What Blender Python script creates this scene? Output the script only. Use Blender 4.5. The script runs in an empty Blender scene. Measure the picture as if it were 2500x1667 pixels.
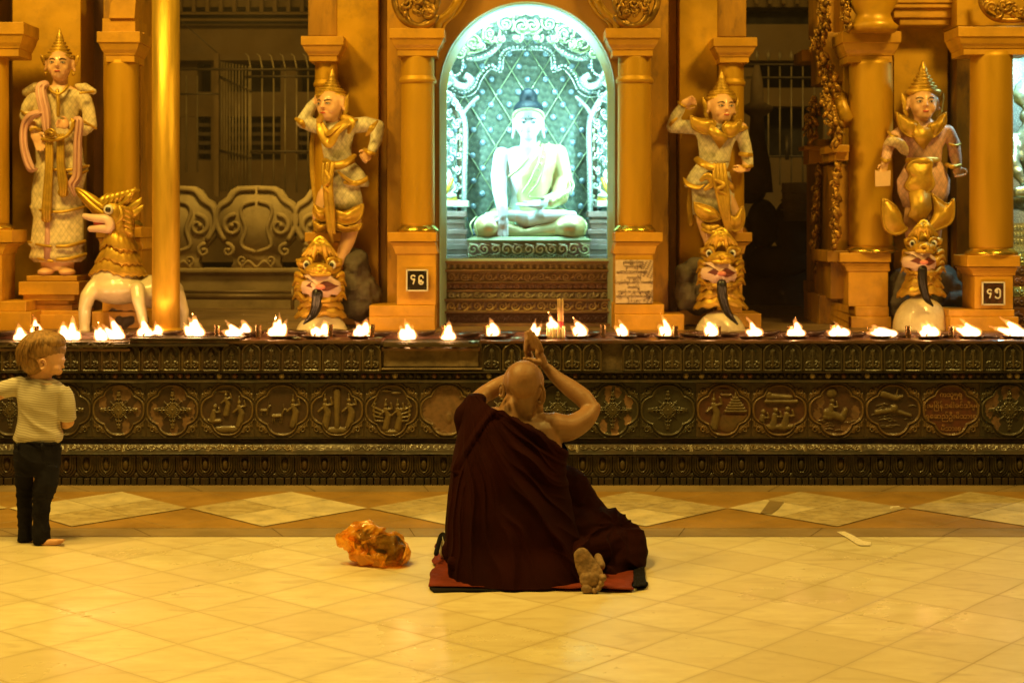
import bpy, bmesh, math, random
import numpy as np
from mathutils import Vector, Matrix, Quaternion, noise
R = math.radians
sc = bpy.context.scene
rnd = random.Random(7)
# ---------------------------------------------------------------- camera
CZ, FP, HZ = 1.43, 3700.0, 540.0            # eye height, focal length and horizon row on a 2500 px wide frame
cam = bpy.data.objects.new("camera", bpy.data.cameras.new("camera"))
sc.collection.objects.link(cam); sc.camera = cam
cam.location = (0, 0, CZ); cam.rotation_euler = (R(90), 0, 0)
cam.data.sensor_width = 36; cam.data.lens = 36 * FP / 2500
cam.data.shift_y = -(833.5 - HZ) / 2500
cam.data.dof.use_dof = True; cam.data.dof.focus_distance = 6.15; cam.data.dof.aperture_fstop = 4.0
cam.data.clip_start = .05; cam.data.clip_end = 300
# ---------------------------------------------------------------- night: a faint warm city sky, no sun
w = bpy.data.worlds.new("World"); sc.world = w; w.use_nodes = True
bg = w.node_tree.nodes["Background"]
bg.inputs[0].default_value = (.30, .15, .03, 1); bg.inputs[1].default_value = .11
sc.view_settings.view_transform = 'Standard'; sc.view_settings.look = 'None'
sc.view_settings.exposure = 0; sc.view_settings.gamma = 1
sc.cycles.use_denoising = True
sc.cycles.max_bounces = 7; sc.cycles.diffuse_bounces = 3; sc.cycles.glossy_bounces = 4
sc.cycles.transparent_max_bounces = 16; sc.cycles.transmission_bounces = 6
sc.cycles.sample_clamp_indirect = 4.0; sc.cycles.caustics_reflective = False; sc.cycles.caustics_refractive = False
SOD = (1.0, .635, .11)
def lamp(name, kind, loc, energy, col, size=.3, target=None, spot=None, parent=None, sizey=None):
    d = bpy.data.lights.new(name, kind); d.energy = energy; d.color = col
    if kind == 'AREA':
        d.size = size
        if sizey: d.shape = 'RECTANGLE'; d.size_y = sizey
    else: d.shadow_soft_size = size
    if kind == 'SPOT': d.spot_size = R(spot or 90); d.spot_blend = .6
    o = bpy.data.objects.new(name, d); sc.collection.objects.link(o); o.location = loc
    if target is not None:
        o.rotation_euler = (Vector(target) - Vector(loc)).to_track_quat('-Z', 'Y').to_euler()
    return o
# sodium floodlights of the terrace, high above the crowd
lamp("floodlight", 'AREA', (-3.5, 6.1, 5.4), 205, SOD, .8, (-1.2, 9.2, 1.3))
lamp("floodlight", 'AREA', (3.5, 6.1, 5.4), 205, SOD, .8, (1.4, 9.2, 1.3))
fl = lamp("floodlight", 'AREA', (-1.9, 5.6, 6.8), 184, SOD, .9, (-1.4, 5.1, 0)); fl.data.spread = R(112)
lamp("floodlight", 'AREA', (-4.5, -1.0, 5.0), 30, SOD, .8, (-1.2, 7.0, .6))
fl = lamp("balustrade_fill", 'AREA', (-1.75, 10.3, 3.4), 22, SOD, .3, (-2.0, 11.4, 1.2)); fl.data.spread = R(120)  # unseen fill light added to brighten the balustrade in the left gap

# ---------------------------------------------------------------- helpers
def P(px, py, Y): return Vector(((px - 1250) / FP * Y, Y, CZ - (py - HZ) / FP * Y))
def tag(o, label=None, cat=None, group=None, kind=None):
    if label: o["label"] = label
    if cat: o["category"] = cat
    if group: o["group"] = group
    if kind: o["kind"] = kind
    return o
def empty(name, loc, label=None, cat=None, group=None):
    o = bpy.data.objects.new(name, None); sc.collection.objects.link(o); o.location = loc
    o.empty_display_size = .05
    return tag(o, label, cat, group)
def attach(o, parent):
    if parent is not None:
        o.parent = parent
        m = Matrix.Translation(-Vector(parent.location))
        pp = parent.parent
        o.matrix_parent_inverse = m if parent.type == 'EMPTY' else Matrix.Identity(4)
def link(name, me, mats, parent=None, smooth=True, bevel=0):
    for p in (mats if isinstance(mats, (list, tuple)) else [mats]):
        if len(me.materials) == 0 or isinstance(mats, (list, tuple)): me.materials.append(p)
    if smooth and len(me.polygons): me.polygons.foreach_set("use_smooth", [True] * len(me.polygons))
    o = bpy.data.objects.new(name, me); sc.collection.objects.link(o); attach(o, parent)
    if bevel:
        b = o.modifiers.new("b", 'BEVEL'); b.width = bevel; b.segments = 2; b.limit_method = 'ANGLE'; b.angle_limit = R(35)
    return o
def V(*a): return Vector(a)
class M:
    def __init__(s): s.v = []; s.f = []; s.m = []; s.c = 0; s.sharp = False
    def add(s, vs, fs):
        n = len(s.v); s.v += [tuple(p) for p in vs]
        for f in fs: s.f.append(tuple(i + n for i in f)); s.m.append(s.c)
        return s
    def box(s, x0, x1, y0, y1, z0, z1, T=None):
        vs = [V(x, y, z) for z in (z0, z1) for y in (y0, y1) for x in (x0, x1)]
        if T is not None: vs = [T @ p for p in vs]
        return s.add(vs, [(0, 2, 3, 1), (4, 5, 7, 6), (0, 1, 5, 4), (2, 6, 7, 3), (0, 4, 6, 2), (1, 3, 7, 5)])
    def pbox(s, x0, x1, y0, y1, Y, d):      # front face drawn from photo pixels at distance Y, thickness d
        a = P(x0, y1, Y); b = P(x1, y0, Y)
        return s.box(a.x, b.x, Y, Y + d, a.z, b.z)
    def rings(s, rings, cap=True, closed=True):
        n = len(rings[0]); vs = [p for r in rings for p in r]; fs = []
        for k in range(len(rings) - 1):
            for i in range(n if closed else n - 1):
                j = (i + 1) % n
                fs.append((k * n + i, k * n + j, (k + 1) * n + j, (k + 1) * n + i))
        if cap and closed:
            fs.append(tuple(reversed(range(n)))); fs.append(tuple((len(rings) - 1) * n + i for i in range(n)))
        return s.add(vs, fs)
    def tube(s, pts, rs, n=10, flat=1.0, up=None, cap=True, round_=False):
        pts = [Vector(p) for p in pts]
        if not isinstance(rs, (list, tuple)): rs = [rs] * len(pts)
        if round_:      # rounded ends
            d0 = (pts[0] - pts[1]).normalized(); d1 = (pts[-1] - pts[-2]).normalized()
            a = [(pts[0] + d0 * rs[0] * k, rs[0] * math.sqrt(max(0.002, 1 - k * k))) for k in (.98, .8, .45)]
            b = [(pts[-1] + d1 * rs[-1] * k, rs[-1] * math.sqrt(max(0.002, 1 - k * k))) for k in (.45, .8, .98)]
            pts = [q[0] for q in a] + pts + [q[0] for q in b]; rs = [q[1] for q in a] + list(rs) + [q[1] for q in b]
        rings = []; prev = None
        for i, p in enumerate(pts):
            t = (pts[min(i + 1, len(pts) - 1)] - pts[max(i - 1, 0)])
            t = t.normalized() if t.length > 1e-9 else V(0, 0, 1)
            if prev is None:
                u = Vector(up) if up is not None else (V(0, 1, 0) if abs(t.y) < .9 else V(1, 0, 0))
            else: u = prev
            u = (u - t * u.dot(t)).normalized(); prev = u; b = t.cross(u)
            r = rs[i]
            rings.append([p + u * (r * flat * math.cos(2 * math.pi * k / n)) + b * (r * math.sin(2 * math.pi * k / n)) for k in range(n)])
        return s.rings(rings, cap)
    def ell(s, c, r, T=None, n=16, m=10):
        c = Vector(c); r = (r, r, r) if isinstance(r, (int, float)) else r
        vs = []; fs = []
        for i in range(1, m):
            ph = math.pi * i / m
            for k in range(n):
                th = 2 * math.pi * k / n
                vs.append(V(r[0] * math.sin(ph) * math.cos(th), r[1] * math.sin(ph) * math.sin(th), r[2] * math.cos(ph)))
        vs += [V(0, 0, r[2]), V(0, 0, -r[2])]
        top = len(vs) - 2; bot = top + 1
        for i in range(m - 2):
            for k in range(n):
                j = (k + 1) % n; fs.append((i * n + k, (i + 1) * n + k, (i + 1) * n + j, i * n + j))
        for k in range(n):
            j = (k + 1) % n; fs.append((top, k, j)); fs.append((bot, (m - 2) * n + j, (m - 2) * n + k))
        if T is not None: vs = [T @ p for p in vs]
        return s.add([p + c for p in vs], fs)
    def lathe(s, c, prof, n=24, sx=1, sy=1, cap=True, T=None):
        c = Vector(c); rings = []
        for r, z in prof:
            ring = [V(r * sx * math.cos(2 * math.pi * k / n), r * sy * math.sin(2 * math.pi * k / n), z) for k in range(n)]
            if T is not None: ring = [T @ p for p in ring]
            rings.append([p + c for p in ring])
        return s.rings(rings, cap)
    def rect(s, x0, x1, y0, y1, prof):      # mouldings round a rectangular block: prof = [(z, overhang)]
        rings = []
        for z, o in prof: rings.append([V(x0 - o, y0 - o, z), V(x1 + o, y0 - o, z), V(x1 + o, y1 + o, z), V(x0 - o, y1 + o, z)])
        return s.rings(rings)
    def prism(s, poly, y0, y1):             # polygon in x,z pushed from y0 to y1
        n = len(poly); vs = [V(x, y0, z) for x, z in poly] + [V(x, y1, z) for x, z in poly]
        return s.add(vs, [tuple(range(n)), tuple(reversed(range(n, 2 * n)))] + [(i, n + i, n + (i + 1) % n, (i + 1) % n) for i in range(n)])
    def mesh(s):
        me = bpy.data.meshes.new("m"); me.from_pydata(s.v, [], s.f)
        if any(s.m): me.polygons.foreach_set("material_index", s.m)
        bm = bmesh.new(); bm.from_mesh(me); bmesh.ops.recalc_face_normals(bm, faces=bm.faces); bm.to_mesh(me); bm.free()
        me.update(); return me
    def build(s, name, mats, parent=None, smooth=True, bevel=0):
        return link(name, s.mesh(), mats, parent, smooth, bevel)
    def voxel(s, vox, it=4, fac=.5):        # melt everything in here into one continuous skin
        me = bpy.data.meshes.new("t"); me.from_pydata(s.v, [], s.f)
        bm = bmesh.new(); bm.from_mesh(me); bmesh.ops.recalc_face_normals(bm, faces=bm.faces); bm.to_mesh(me); bm.free()
        o = bpy.data.objects.new("t", me); sc.collection.objects.link(o)
        md = o.modifiers.new("r", 'REMESH'); md.mode = 'VOXEL'; md.voxel_size = vox
        if it:
            ms = o.modifiers.new("s", 'SMOOTH'); ms.iterations = it; ms.factor = fac
        dg = bpy.context.evaluated_depsgraph_get()
        out = bpy.data.meshes.new_from_object(o.evaluated_get(dg))
        bpy.data.objects.remove(o); bpy.data.meshes.remove(me)
        return out
def wobble(me, amp, scale, seed=0, axis=None):
    me.update(); nrm = [v.normal.copy() for v in me.vertices]
    for v, n in zip(me.vertices, nrm):
        d = noise.noise(v.co * scale + V(seed, seed * 2, 0)) * amp
        v.co += (axis if axis is not None else n) * d
    me.update(); return me
def spiral(cx, cz, r0, r1, a0, turns, n=22):
    return [(cx + (r0 + (r1 - r0) * t / n) * math.cos(a0 + turns * 2 * math.pi * t / n),
             cz + (r0 + (r1 - r0) * t / n) * math.sin(a0 + turns * 2 * math.pi * t / n)) for t in range(n + 1)]
def catmull(pts, k=5):
    pts = [Vector(p) for p in pts]; q = [pts[0] * 2 - pts[1]] + pts + [pts[-1] * 2 - pts[-2]]; out = []
    for i in range(1, len(q) - 2):
        for j in range(k):
            t = j / k; a, b, c, d = q[i - 1], q[i], q[i + 1], q[i + 2]
            out.append(.5 * ((2 * b) + (c - a) * t + (2 * a - 5 * b + 4 * c - d) * t * t + (3 * b - 3 * c + d - a) * t ** 3))
    return out + [pts[-1]]
def lerpn(vals, n):
    m = len(vals) - 1; out = []
    for i in range(n):
        t = i / (n - 1) * m; k = min(int(t), m - 1); out.append(vals[k] + (vals[k + 1] - vals[k]) * (t - k))
    return out

# ---------------------------------------------------------------- materials
def mat(name, col, rough=.5, metal=0., var=.15, vscale=6., col2=None, bump=0., bscale=60., spec=.5, coat=0., sheen=0., alpha=None, grime=0., emis=None, sss=0., detail=4., stretch=None):
    m = bpy.data.materials.new(name); m.use_nodes = True; nt = m.node_tree; N = nt.nodes; L = nt.links
    b = N["Principled BSDF"]; b.inputs["Roughness"].default_value = rough; b.inputs["Metallic"].default_value = metal
    b.inputs["Specular IOR Level"].default_value = spec; b.inputs["Coat Weight"].default_value = coat
    if sheen: b.inputs["Sheen Weight"].default_value = sheen
    if sss: b.inputs["Subsurface Weight"].default_value = sss; b.inputs["Subsurface Radius"].default_value = (.01, .004, .002)
    tc = N.new("ShaderNodeTexCoord"); src = tc.outputs["Object"]
    if stretch:
        mp = N.new("ShaderNodeMapping"); mp.inputs["Scale"].default_value = stretch; L.new(src, mp.inputs[0]); src = mp.outputs[0]
    def nz(scale, det=4., ro=.55):
        t = N.new("ShaderNodeTexNoise"); t.inputs["Scale"].default_value = scale; t.inputs["Detail"].default_value = det
        t.inputs["Roughness"].default_value = ro; L.new(src, t.inputs["Vector"]); return t.outputs["Fac"]
    def ramp(x, a, b_, lo=0., hi=1.):
        r = N.new("ShaderNodeMapRange"); r.inputs[1].default_value = a; r.inputs[2].default_value = b_
        r.inputs[3].default_value = lo; r.inputs[4].default_value = hi; L.new(x, r.inputs[0]); return r.outputs[0]
    c1 = (*col, 1); c2 = (*(col2 if col2 else [x * (1 - var) for x in col]), 1)
    mx = N.new("ShaderNodeMix"); mx.data_type = 'RGBA'; mx.inputs["A"].default_value = c1; mx.inputs["B"].default_value = c2
    L.new(ramp(nz(vscale, detail), .38, .62), mx.inputs["Factor"]); out = mx.outputs["Result"]
    if grime:
        g = N.new("ShaderNodeMix"); g.data_type = 'RGBA'; g.inputs["B"].default_value = (.05, .03, .015, 1)
        L.new(ramp(nz(vscale * 2.7, 8., .7), .52, .75, 0, grime), g.inputs["Factor"]); L.new(out, g.inputs["A"]); out = g.outputs["Result"]
    L.new(out, b.inputs["Base Color"])
    if rough < .9: L.new(ramp(nz(vscale * 3.1), .3, .7, max(.03, rough * .8), min(1, rough * 1.25)), b.inputs["Roughness"])
    if bump:
        bp = N.new("ShaderNodeBump"); bp.inputs["Strength"].default_value = min(1, bump); bp.inputs["Distance"].default_value = .004 * max(1, bump)
        L.new(nz(bscale, 5.), bp.inputs["Height"]); L.new(bp.outputs[0], b.inputs["Normal"])
    if emis: b.inputs["Emission Color"].default_value = (*emis[0], 1); b.inputs["Emission Strength"].default_value = emis[1]
    if alpha is not None: b.inputs["Alpha"].default_value = alpha
    return m
GOLDWALL = mat("gold paint", (.68, .36, .012), .42, .22, .30, 3.0, bump=.35, bscale=14, grime=.35)
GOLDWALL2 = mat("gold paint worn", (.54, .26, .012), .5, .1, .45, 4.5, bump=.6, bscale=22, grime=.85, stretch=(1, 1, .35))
GOLDCOL = mat("gold column paint", (.60, .325, .011), .50, .45, .10, 1.5, bump=.15, bscale=8, stretch=(3, 3, .5))
GOLDTRIM = mat("gold trim paint", (.67, .34, .02), .45, .15, .25, 5, bump=.35, bscale=25, grime=.25)
LEAF = mat("gold leaf", (.78, .50, .05), .36, .55, .3, 9, bump=.5, bscale=45)
LEAFDK = mat("old gold leaf", (.50, .27, .04), .38, .65, .5, 14, bump=.6, bscale=60, grime=.3)
CREAM = mat("cream enamel", (.72, .60, .40), .28, 0, .1, 5, coat=.3)
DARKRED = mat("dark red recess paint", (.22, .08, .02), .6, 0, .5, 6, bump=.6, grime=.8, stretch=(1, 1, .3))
SKINP = mat("painted skin", (.86, .50, .26), .38, 0, .08, 6, coat=.2)
CLOTHW = mat("painted cream cloth", (.88, .70, .40), .5, 0, .25, 30, bump=.5, bscale=60)
CLOTHG = mat("painted grey green cloth", (.84, .74, .52), .5, 0, .3, 35, bump=.6, bscale=60)
def quilt(m, k=34., dark=.78):
    """thin carved diamond quilting over a painted cloth"""
    nt = m.node_tree; N = nt.nodes; L = nt.links; b = N["Principled BSDF"]; src = b.inputs["Base Color"].links[0].from_socket; tc = N.new("ShaderNodeTexCoord"); sp = N.new("ShaderNodeSeparateXYZ"); L.new(tc.outputs["Object"], sp.inputs[0])
    def mt(op, a, b_=None):
        n = N.new("ShaderNodeMath"); n.operation = op
        for i, x in enumerate((a, b_)):
            if x is None: continue
            if isinstance(x, (int, float)): n.inputs[i].default_value = x
            else: L.new(x, n.inputs[i])
        return n.outputs[0]
    def ln(u): f = mt('FRACT', u); return mt('MINIMUM', f, mt('SUBTRACT', 1.0, f))
    d = mt('MINIMUM', ln(mt('MULTIPLY', mt('ADD', sp.outputs[0], mt('MULTIPLY', sp.outputs[2], .62)), k)), ln(mt('MULTIPLY', mt('SUBTRACT', sp.outputs[0], mt('MULTIPLY', sp.outputs[2], .62)), k)))
    r = N.new("ShaderNodeMapRange"); r.inputs[1].default_value = .02; r.inputs[2].default_value = .16; r.inputs[3].default_value = dark; r.inputs[4].default_value = 1; L.new(d, r.inputs[0])
    x = N.new("ShaderNodeMix"); x.data_type = 'RGBA'; x.blend_type = 'MULTIPLY'; x.inputs["Factor"].default_value = 1; L.new(src, x.inputs["A"]); L.new(r.outputs[0], x.inputs["B"]); L.new(x.outputs["Result"], b.inputs["Base Color"]); return m
CLOTHP = mat("painted pink cloth", (.86, .50, .38), .5, 0, .25, 30, bump=.5, bscale=60)
for q_ in (CLOTHW, CLOTHG, CLOTHP): quilt(q_)
SASH = mat("painted pink sash", (.74, .42, .34), .45, 0, .12, 8)
BLACKP = mat("black paint", (.012, .01, .01), .35, 0, .2, 5, coat=.3)
REDP = mat("red paint", (.55, .07, .04), .4, 0, .15, 8)
PINKP = mat("pink enamel", (.84, .58, .46), .35, 0, .1, 9, coat=.2)
WHITEP = mat("white paint", (.8, .76, .66), .35, 0, .05, 5)
ROCK = mat("grey painted rock", (.13, .10, .07), .8, 0, .5, 5, bump=.9, bscale=14)
STONE = mat("pale carved stone", (.38, .28, .14), .8, 0, .3, 3, bump=.5, bscale=22, grime=.4)
STONEDK = mat("dark stone", (.13, .08, .04), .8, 0, .3, 3, bump=.5, bscale=22, grime=.4)
IRON = mat("dark iron", (.10, .07, .04), .5, .5, .3, 10)
BRASS = mat("brass", (.75, .5, .16), .3, 1, .2, 20)
CLAY = mat("sooty clay", (.055, .03, .02), .35, 0, .5, 20, bump=.6, bscale=60, coat=.4)
# ================================================================ floor
def tilefloor():
    m = bpy.data.materials.new("marble tiles"); m.use_nodes = True; nt = m.node_tree; N = nt.nodes; L = nt.links; b = N["Principled BSDF"]
    tc = N.new("ShaderNodeTexCoord")
    def math_(op, a, b_=None, c=None):
        n = N.new("ShaderNodeMath"); n.operation = op
        for i, x in enumerate((a, b_, c)):
            if x is None: continue
            if isinstance(x, (int, float)): n.inputs[i].default_value = x
            else: L.new(x, n.inputs[i])
        return n.outputs[0]
    sep = N.new("ShaderNodeSeparateXYZ"); L.new(tc.outputs["Object"], sep.inputs[0])
    dx = math_('SUBTRACT', sep.outputs[0], -1.59128); dy = math_('SUBTRACT', sep.outputs[1], 5.52735)
    c, s, T = math.cos(.70566), math.sin(.70566), .30569
    a = math_('DIVIDE', math_('SUBTRACT', math_('MULTIPLY', dx, c), math_('MULTIPLY', dy, s)), T)
    e = math_('DIVIDE', math_('ADD', math_('MULTIPLY', dx, s), math_('MULTIPLY', dy, c)), T)
    wn = N.new("ShaderNodeTexNoise"); wn.inputs["Scale"].default_value = 2.2; wn.inputs["Detail"].default_value = 1; L.new(tc.outputs["Object"], wn.inputs["Vector"])
    wob = math_('MULTIPLY', math_('SUBTRACT', wn.outputs["Fac"], .5), .05)
    a = math_('ADD', a, wob); e = math_('ADD', e, wob)
    def edge(x):
        f = math_('FRACT', x); return math_('MINIMUM', f, math_('SUBTRACT', 1.0, f))
    ed = math_('MINIMUM', edge(a), edge(e))
    g = N.new("ShaderNodeMapRange"); g.inputs[1].default_value = .001; g.inputs[2].default_value = .009; L.new(ed, g.inputs[0])
    wide = N.new("ShaderNodeMapRange"); wide.inputs[1].default_value = 0; wide.inputs[2].default_value = .07; L.new(ed, wide.inputs[0])
    comb = N.new("ShaderNodeCombineXYZ"); L.new(math_('FLOOR', a), comb.inputs[0]); L.new(math_('FLOOR', e), comb.inputs[1])
    wh = N.new("ShaderNodeTexWhiteNoise"); L.new(comb.outputs[0], wh.inputs["Vector"])
    vv = N.new("ShaderNodeVectorMath"); vv.operation = 'ADD'; sc_ = N.new("ShaderNodeVectorMath"); sc_.operation = 'SCALE'; sc_.inputs[3].default_value = 7
    L.new(wh.outputs["Color"], sc_.inputs[0]); L.new(tc.outputs["Object"], vv.inputs[0]); L.new(sc_.outputs[0], vv.inputs[1])
    mp = N.new("ShaderNodeMapping"); mp.inputs["Scale"].default_value = (1, 2.2, 1); mp.inputs["Rotation"].default_value = (0, 0, .3); L.new(vv.outputs[0], mp.inputs[0])
    n1 = N.new("ShaderNodeTexNoise"); n1.inputs["Scale"].default_value = 6; n1.inputs["Detail"].default_value = 9; n1.inputs["Roughness"].default_value = .62; L.new(mp.outputs[0], n1.inputs["Vector"])
    n2 = N.new("ShaderNodeTexNoise"); n2.inputs["Scale"].default_value = 1.1; n2.inputs["Detail"].default_value = 7; n2.inputs["Roughness"].default_value = .6; L.new(tc.outputs["Object"], n2.inputs["Vector"])
    def mix(f, A, B):
        x = N.new("ShaderNodeMix"); x.data_type = 'RGBA'
        if isinstance(f, float): x.inputs["Factor"].default_value = f
        else: L.new(f, x.inputs["Factor"])
        for k, q in (("A", A), ("B", B)):
            if isinstance(q, tuple): x.inputs[k].default_value = (*q, 1)
            else: L.new(q, x.inputs[k])
        return x.outputs["Result"]
    def mr(x, a0, a1, b0, b1):
        r = N.new("ShaderNodeMapRange"); r.inputs[1].default_value = a0; r.inputs[2].default_value = a1; r.inputs[3].default_value = b0; r.inputs[4].default_value = b1; L.new(x, r.inputs[0]); return r.outputs[0]
    col = mix(mr(n1.outputs["Fac"], .35, .68, 0, 1), (.74, .66, .44), (.62, .52, .31))
    col = mix(mr(wh.outputs["Value"], 0, 1, 0, .7), col, (.57, .47, .29))
    col = mix(mr(n2.outputs["Fac"], .48, .72, 0, .45), col, (.50, .40, .24))
    n3 = N.new("ShaderNodeTexNoise"); n3.inputs["Scale"].default_value = 38; n3.inputs["Detail"].default_value = 3; L.new(tc.outputs["Object"], n3.inputs["Vector"])
    n4 = N.new("ShaderNodeTexNoise"); n4.inputs["Scale"].default_value = 3.3; n4.inputs["Detail"].default_value = 8; n4.inputs["Distortion"].default_value = 1.2; mp4 = N.new("ShaderNodeMapping"); mp4.inputs["Scale"].default_value = (1, 3.2, 1); mp4.inputs["Rotation"].default_value = (0, 0, -.5); L.new(tc.outputs["Object"], mp4.inputs[0]); L.new(mp4.outputs[0], n4.inputs["Vector"])
    col = mix(mr(n4.outputs["Fac"], .56, .70, 0, .38), col, (.42, .32, .18))
    col = mix(mr(n3.outputs["Fac"], .70, .76, 0, .5), col, (.28, .19, .10))
    col = mix(mr(wide.outputs[0], 0, 1, .32, 0), col, (.42, .33, .19))
    col = mix(g.outputs[0], (.43, .32, .17), col)
    L.new(col, b.inputs["Base Color"])
    rr = mr(n2.outputs["Fac"], .35, .65, .22, .5); L.new(rr, b.inputs["Roughness"]); b.inputs["Specular IOR Level"].default_value = .45
    bp = N.new("ShaderNodeBump"); bp.inputs["Strength"].default_value = .5; bp.inputs["Distance"].default_value = .002
    L.new(math_('ADD', g.outputs[0], math_('MULTIPLY', n2.outputs["Fac"], .8)), bp.inputs["Height"]); L.new(bp.outputs[0], b.inputs["Normal"])
    return m
TILE = tilefloor()
SANDT = mat("ochre stone paving", (.36, .205, .05), .42, 0, .25, 3, bump=.15, bscale=20, grime=.15)
GREYT = mat("grey brown stone paving", (.30, .21, .10), .4, 0, .25, 3, bump=.15, bscale=20, grime=.2)
TRAV = mat("pale travertine", (.50, .40, .22), .45, 0, .3, 9, col2=(.36, .27, .13), bump=.3, bscale=30, grime=.75, detail=9, stretch=(1, 1.6, 1))
TRAV2 = mat("lighter travertine", (.66, .55, .34), .4, 0, .25, 7, bump=.2, bscale=30, grime=.35, detail=9)
GROUT = mat("dark joint", (.10, .06, .025), .8, 0, .3, 10)
m = M(); m.box(-30, 30, -12, 6.87, -.2, 0)
tag(m.build("floor", TILE, smooth=False), kind="structure")
m = M(); m.box(-30, 30, 6.87, 60, -.2, -.001)
m.box(-9, 9, 6.872, 7.058, 0, .002); m.c = 1; m.box(-9, 9, 7.062, 8.008, 0, .002); m.c = 0; m.box(-9, 9, 8.012, 8.5, 0, .002)
m.c = 3
for k in range(-14, 15):        # joints of the two grey bands and the ochre field
    x = k * .62 + .17; s = (x + .2) * .10
    for (ya, yb, sl) in ((6.874, 7.056, 1), (8.014, 8.19, .8)):
        m.add([V(x - .0018 - s * .35, ya, .0035), V(x + .0018 - s * .35, ya, .0035), V(x + .0018 + s * .35 - .02, yb, .0035), V(x - .0018 + s * .35 - .02, yb, .0035)], [(0, 1, 2, 3)])
cy, hx, hy = 7.535, .4460, .455
for k in range(-8, 9):
    cx = -1.163 + k * .894
    for sgn in (1, -1):         # mitre joints of the ochre triangles, running from one diamond's tip to its neighbour's side
        for q in (.5,):
            xa, ya = cx + .447, cy + sgn * hy; xb, yb = cx + .447 - .2235, cy + sgn * hy * .5
            for d in (-1, 1):
                xb = cx + .447 + d * .2235
                nx_, ny_ = (yb - ya), -(xb - xa); l = math.hypot(nx_, ny_); nx_ *= .0014 / l; ny_ *= .0014 / l
                m.add([V(xa - nx_, ya - ny_, .0035), V(xa + nx_, ya + ny_, .0035), V(xb + nx_, yb + ny_, .0035), V(xb - nx_, yb - ny_, .0035)], [(0, 1, 2, 3)])
    for a in (0, 1):            # each pale diamond is four square slabs set on their corners
        for e in (0, 1):
            c0 = ((a + e - 1) * hx, (a - e) * hy)       # centre offset of the small diamond in halves
            ox, oy = c0[0] * .5, c0[1] * .5
            m.c = 4 if rnd.random() < .3 or (k == 0 and (a, e) == (1, 0)) or (k == -1 and (a, e) == (1, 0)) else 2
            if k == 1: m.c = 4 if (a, e) == (0, 1) else 2
            h = .495
            m.add([V(cx + ox - hx * h, cy + oy, .006), V(cx + ox, cy + oy - hy * h, .006), V(cx + ox + hx * h, cy + oy, .006), V(cx + ox, cy + oy + hy * h, .006)], [(0, 1, 2, 3)])
m.c = 0; fq = lambda x, y: V((x - 1250) / FP * (FP * CZ / (y - HZ)), FP * CZ / (y - HZ), .0085)
m.add([fq(1856, 1256), fq(1874, 1232), fq(1880, 1224), fq(1914, 1229), fq(1902, 1244), fq(1884, 1258)], [(0, 1, 2, 3, 4, 5)])
tag(m.build("pavement", [GREYT, SANDT, TRAV, GROUT, TRAV2], smooth=False), kind="structure")
# scraps on the floor
TAPE = mat("dusty clear tape", (.86, .76, .58), .3, 0, .1, 20)
def floorpoly(name, pts, z, m_, label, cat, h=.0015):
    q = [P(x, y, 1) for x, y in pts]; mm = M(); base = []
    for x, y in pts:
        Y = FP * CZ / (y - HZ); base.append((((x - 1250) / FP) * Y, Y))
    n = len(base); mm.add([V(a, b_, z) for a, b_ in base] + [V(a, b_, z + h) for a, b_ in base],
        [tuple(range(n)), tuple(range(n, 2 * n))] + [(i, (i + 1) % n, n + (i + 1) % n, n + i) for i in range(n)])
    return tag(mm.build(name, m_, smooth=False), label, cat)
floorpoly("tape_strip", [(2043, 1300), (2062, 1299), (2082, 1308), (2106, 1322), (2126, 1325), (2126, 1333), (2101, 1333), (2092, 1330), (2068, 1314)], .004, TAPE, "long strip of whitish tape stuck where the marble meets the grey band", "tape", .001)
floorpoly("tape_strip", [(2174, 1239), (2195, 1238), (2197, 1240), (2180, 1241), (2178, 1244), (2173, 1244)], .0065, TAPE, "tiny bent scrap of pale tape on the diamond border at right", "tape", .001)
m = M()
m.tube([V(*(lambda Y: ((x - 1250) / FP * Y, Y, .0012))(FP * CZ / (y - HZ))) for x, y in ((1611, 1466), (1618, 1486), (1634, 1506), (1662, 1528), (1672, 1536))], .0028, 6, .3, up=(0, 0, 1))

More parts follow.
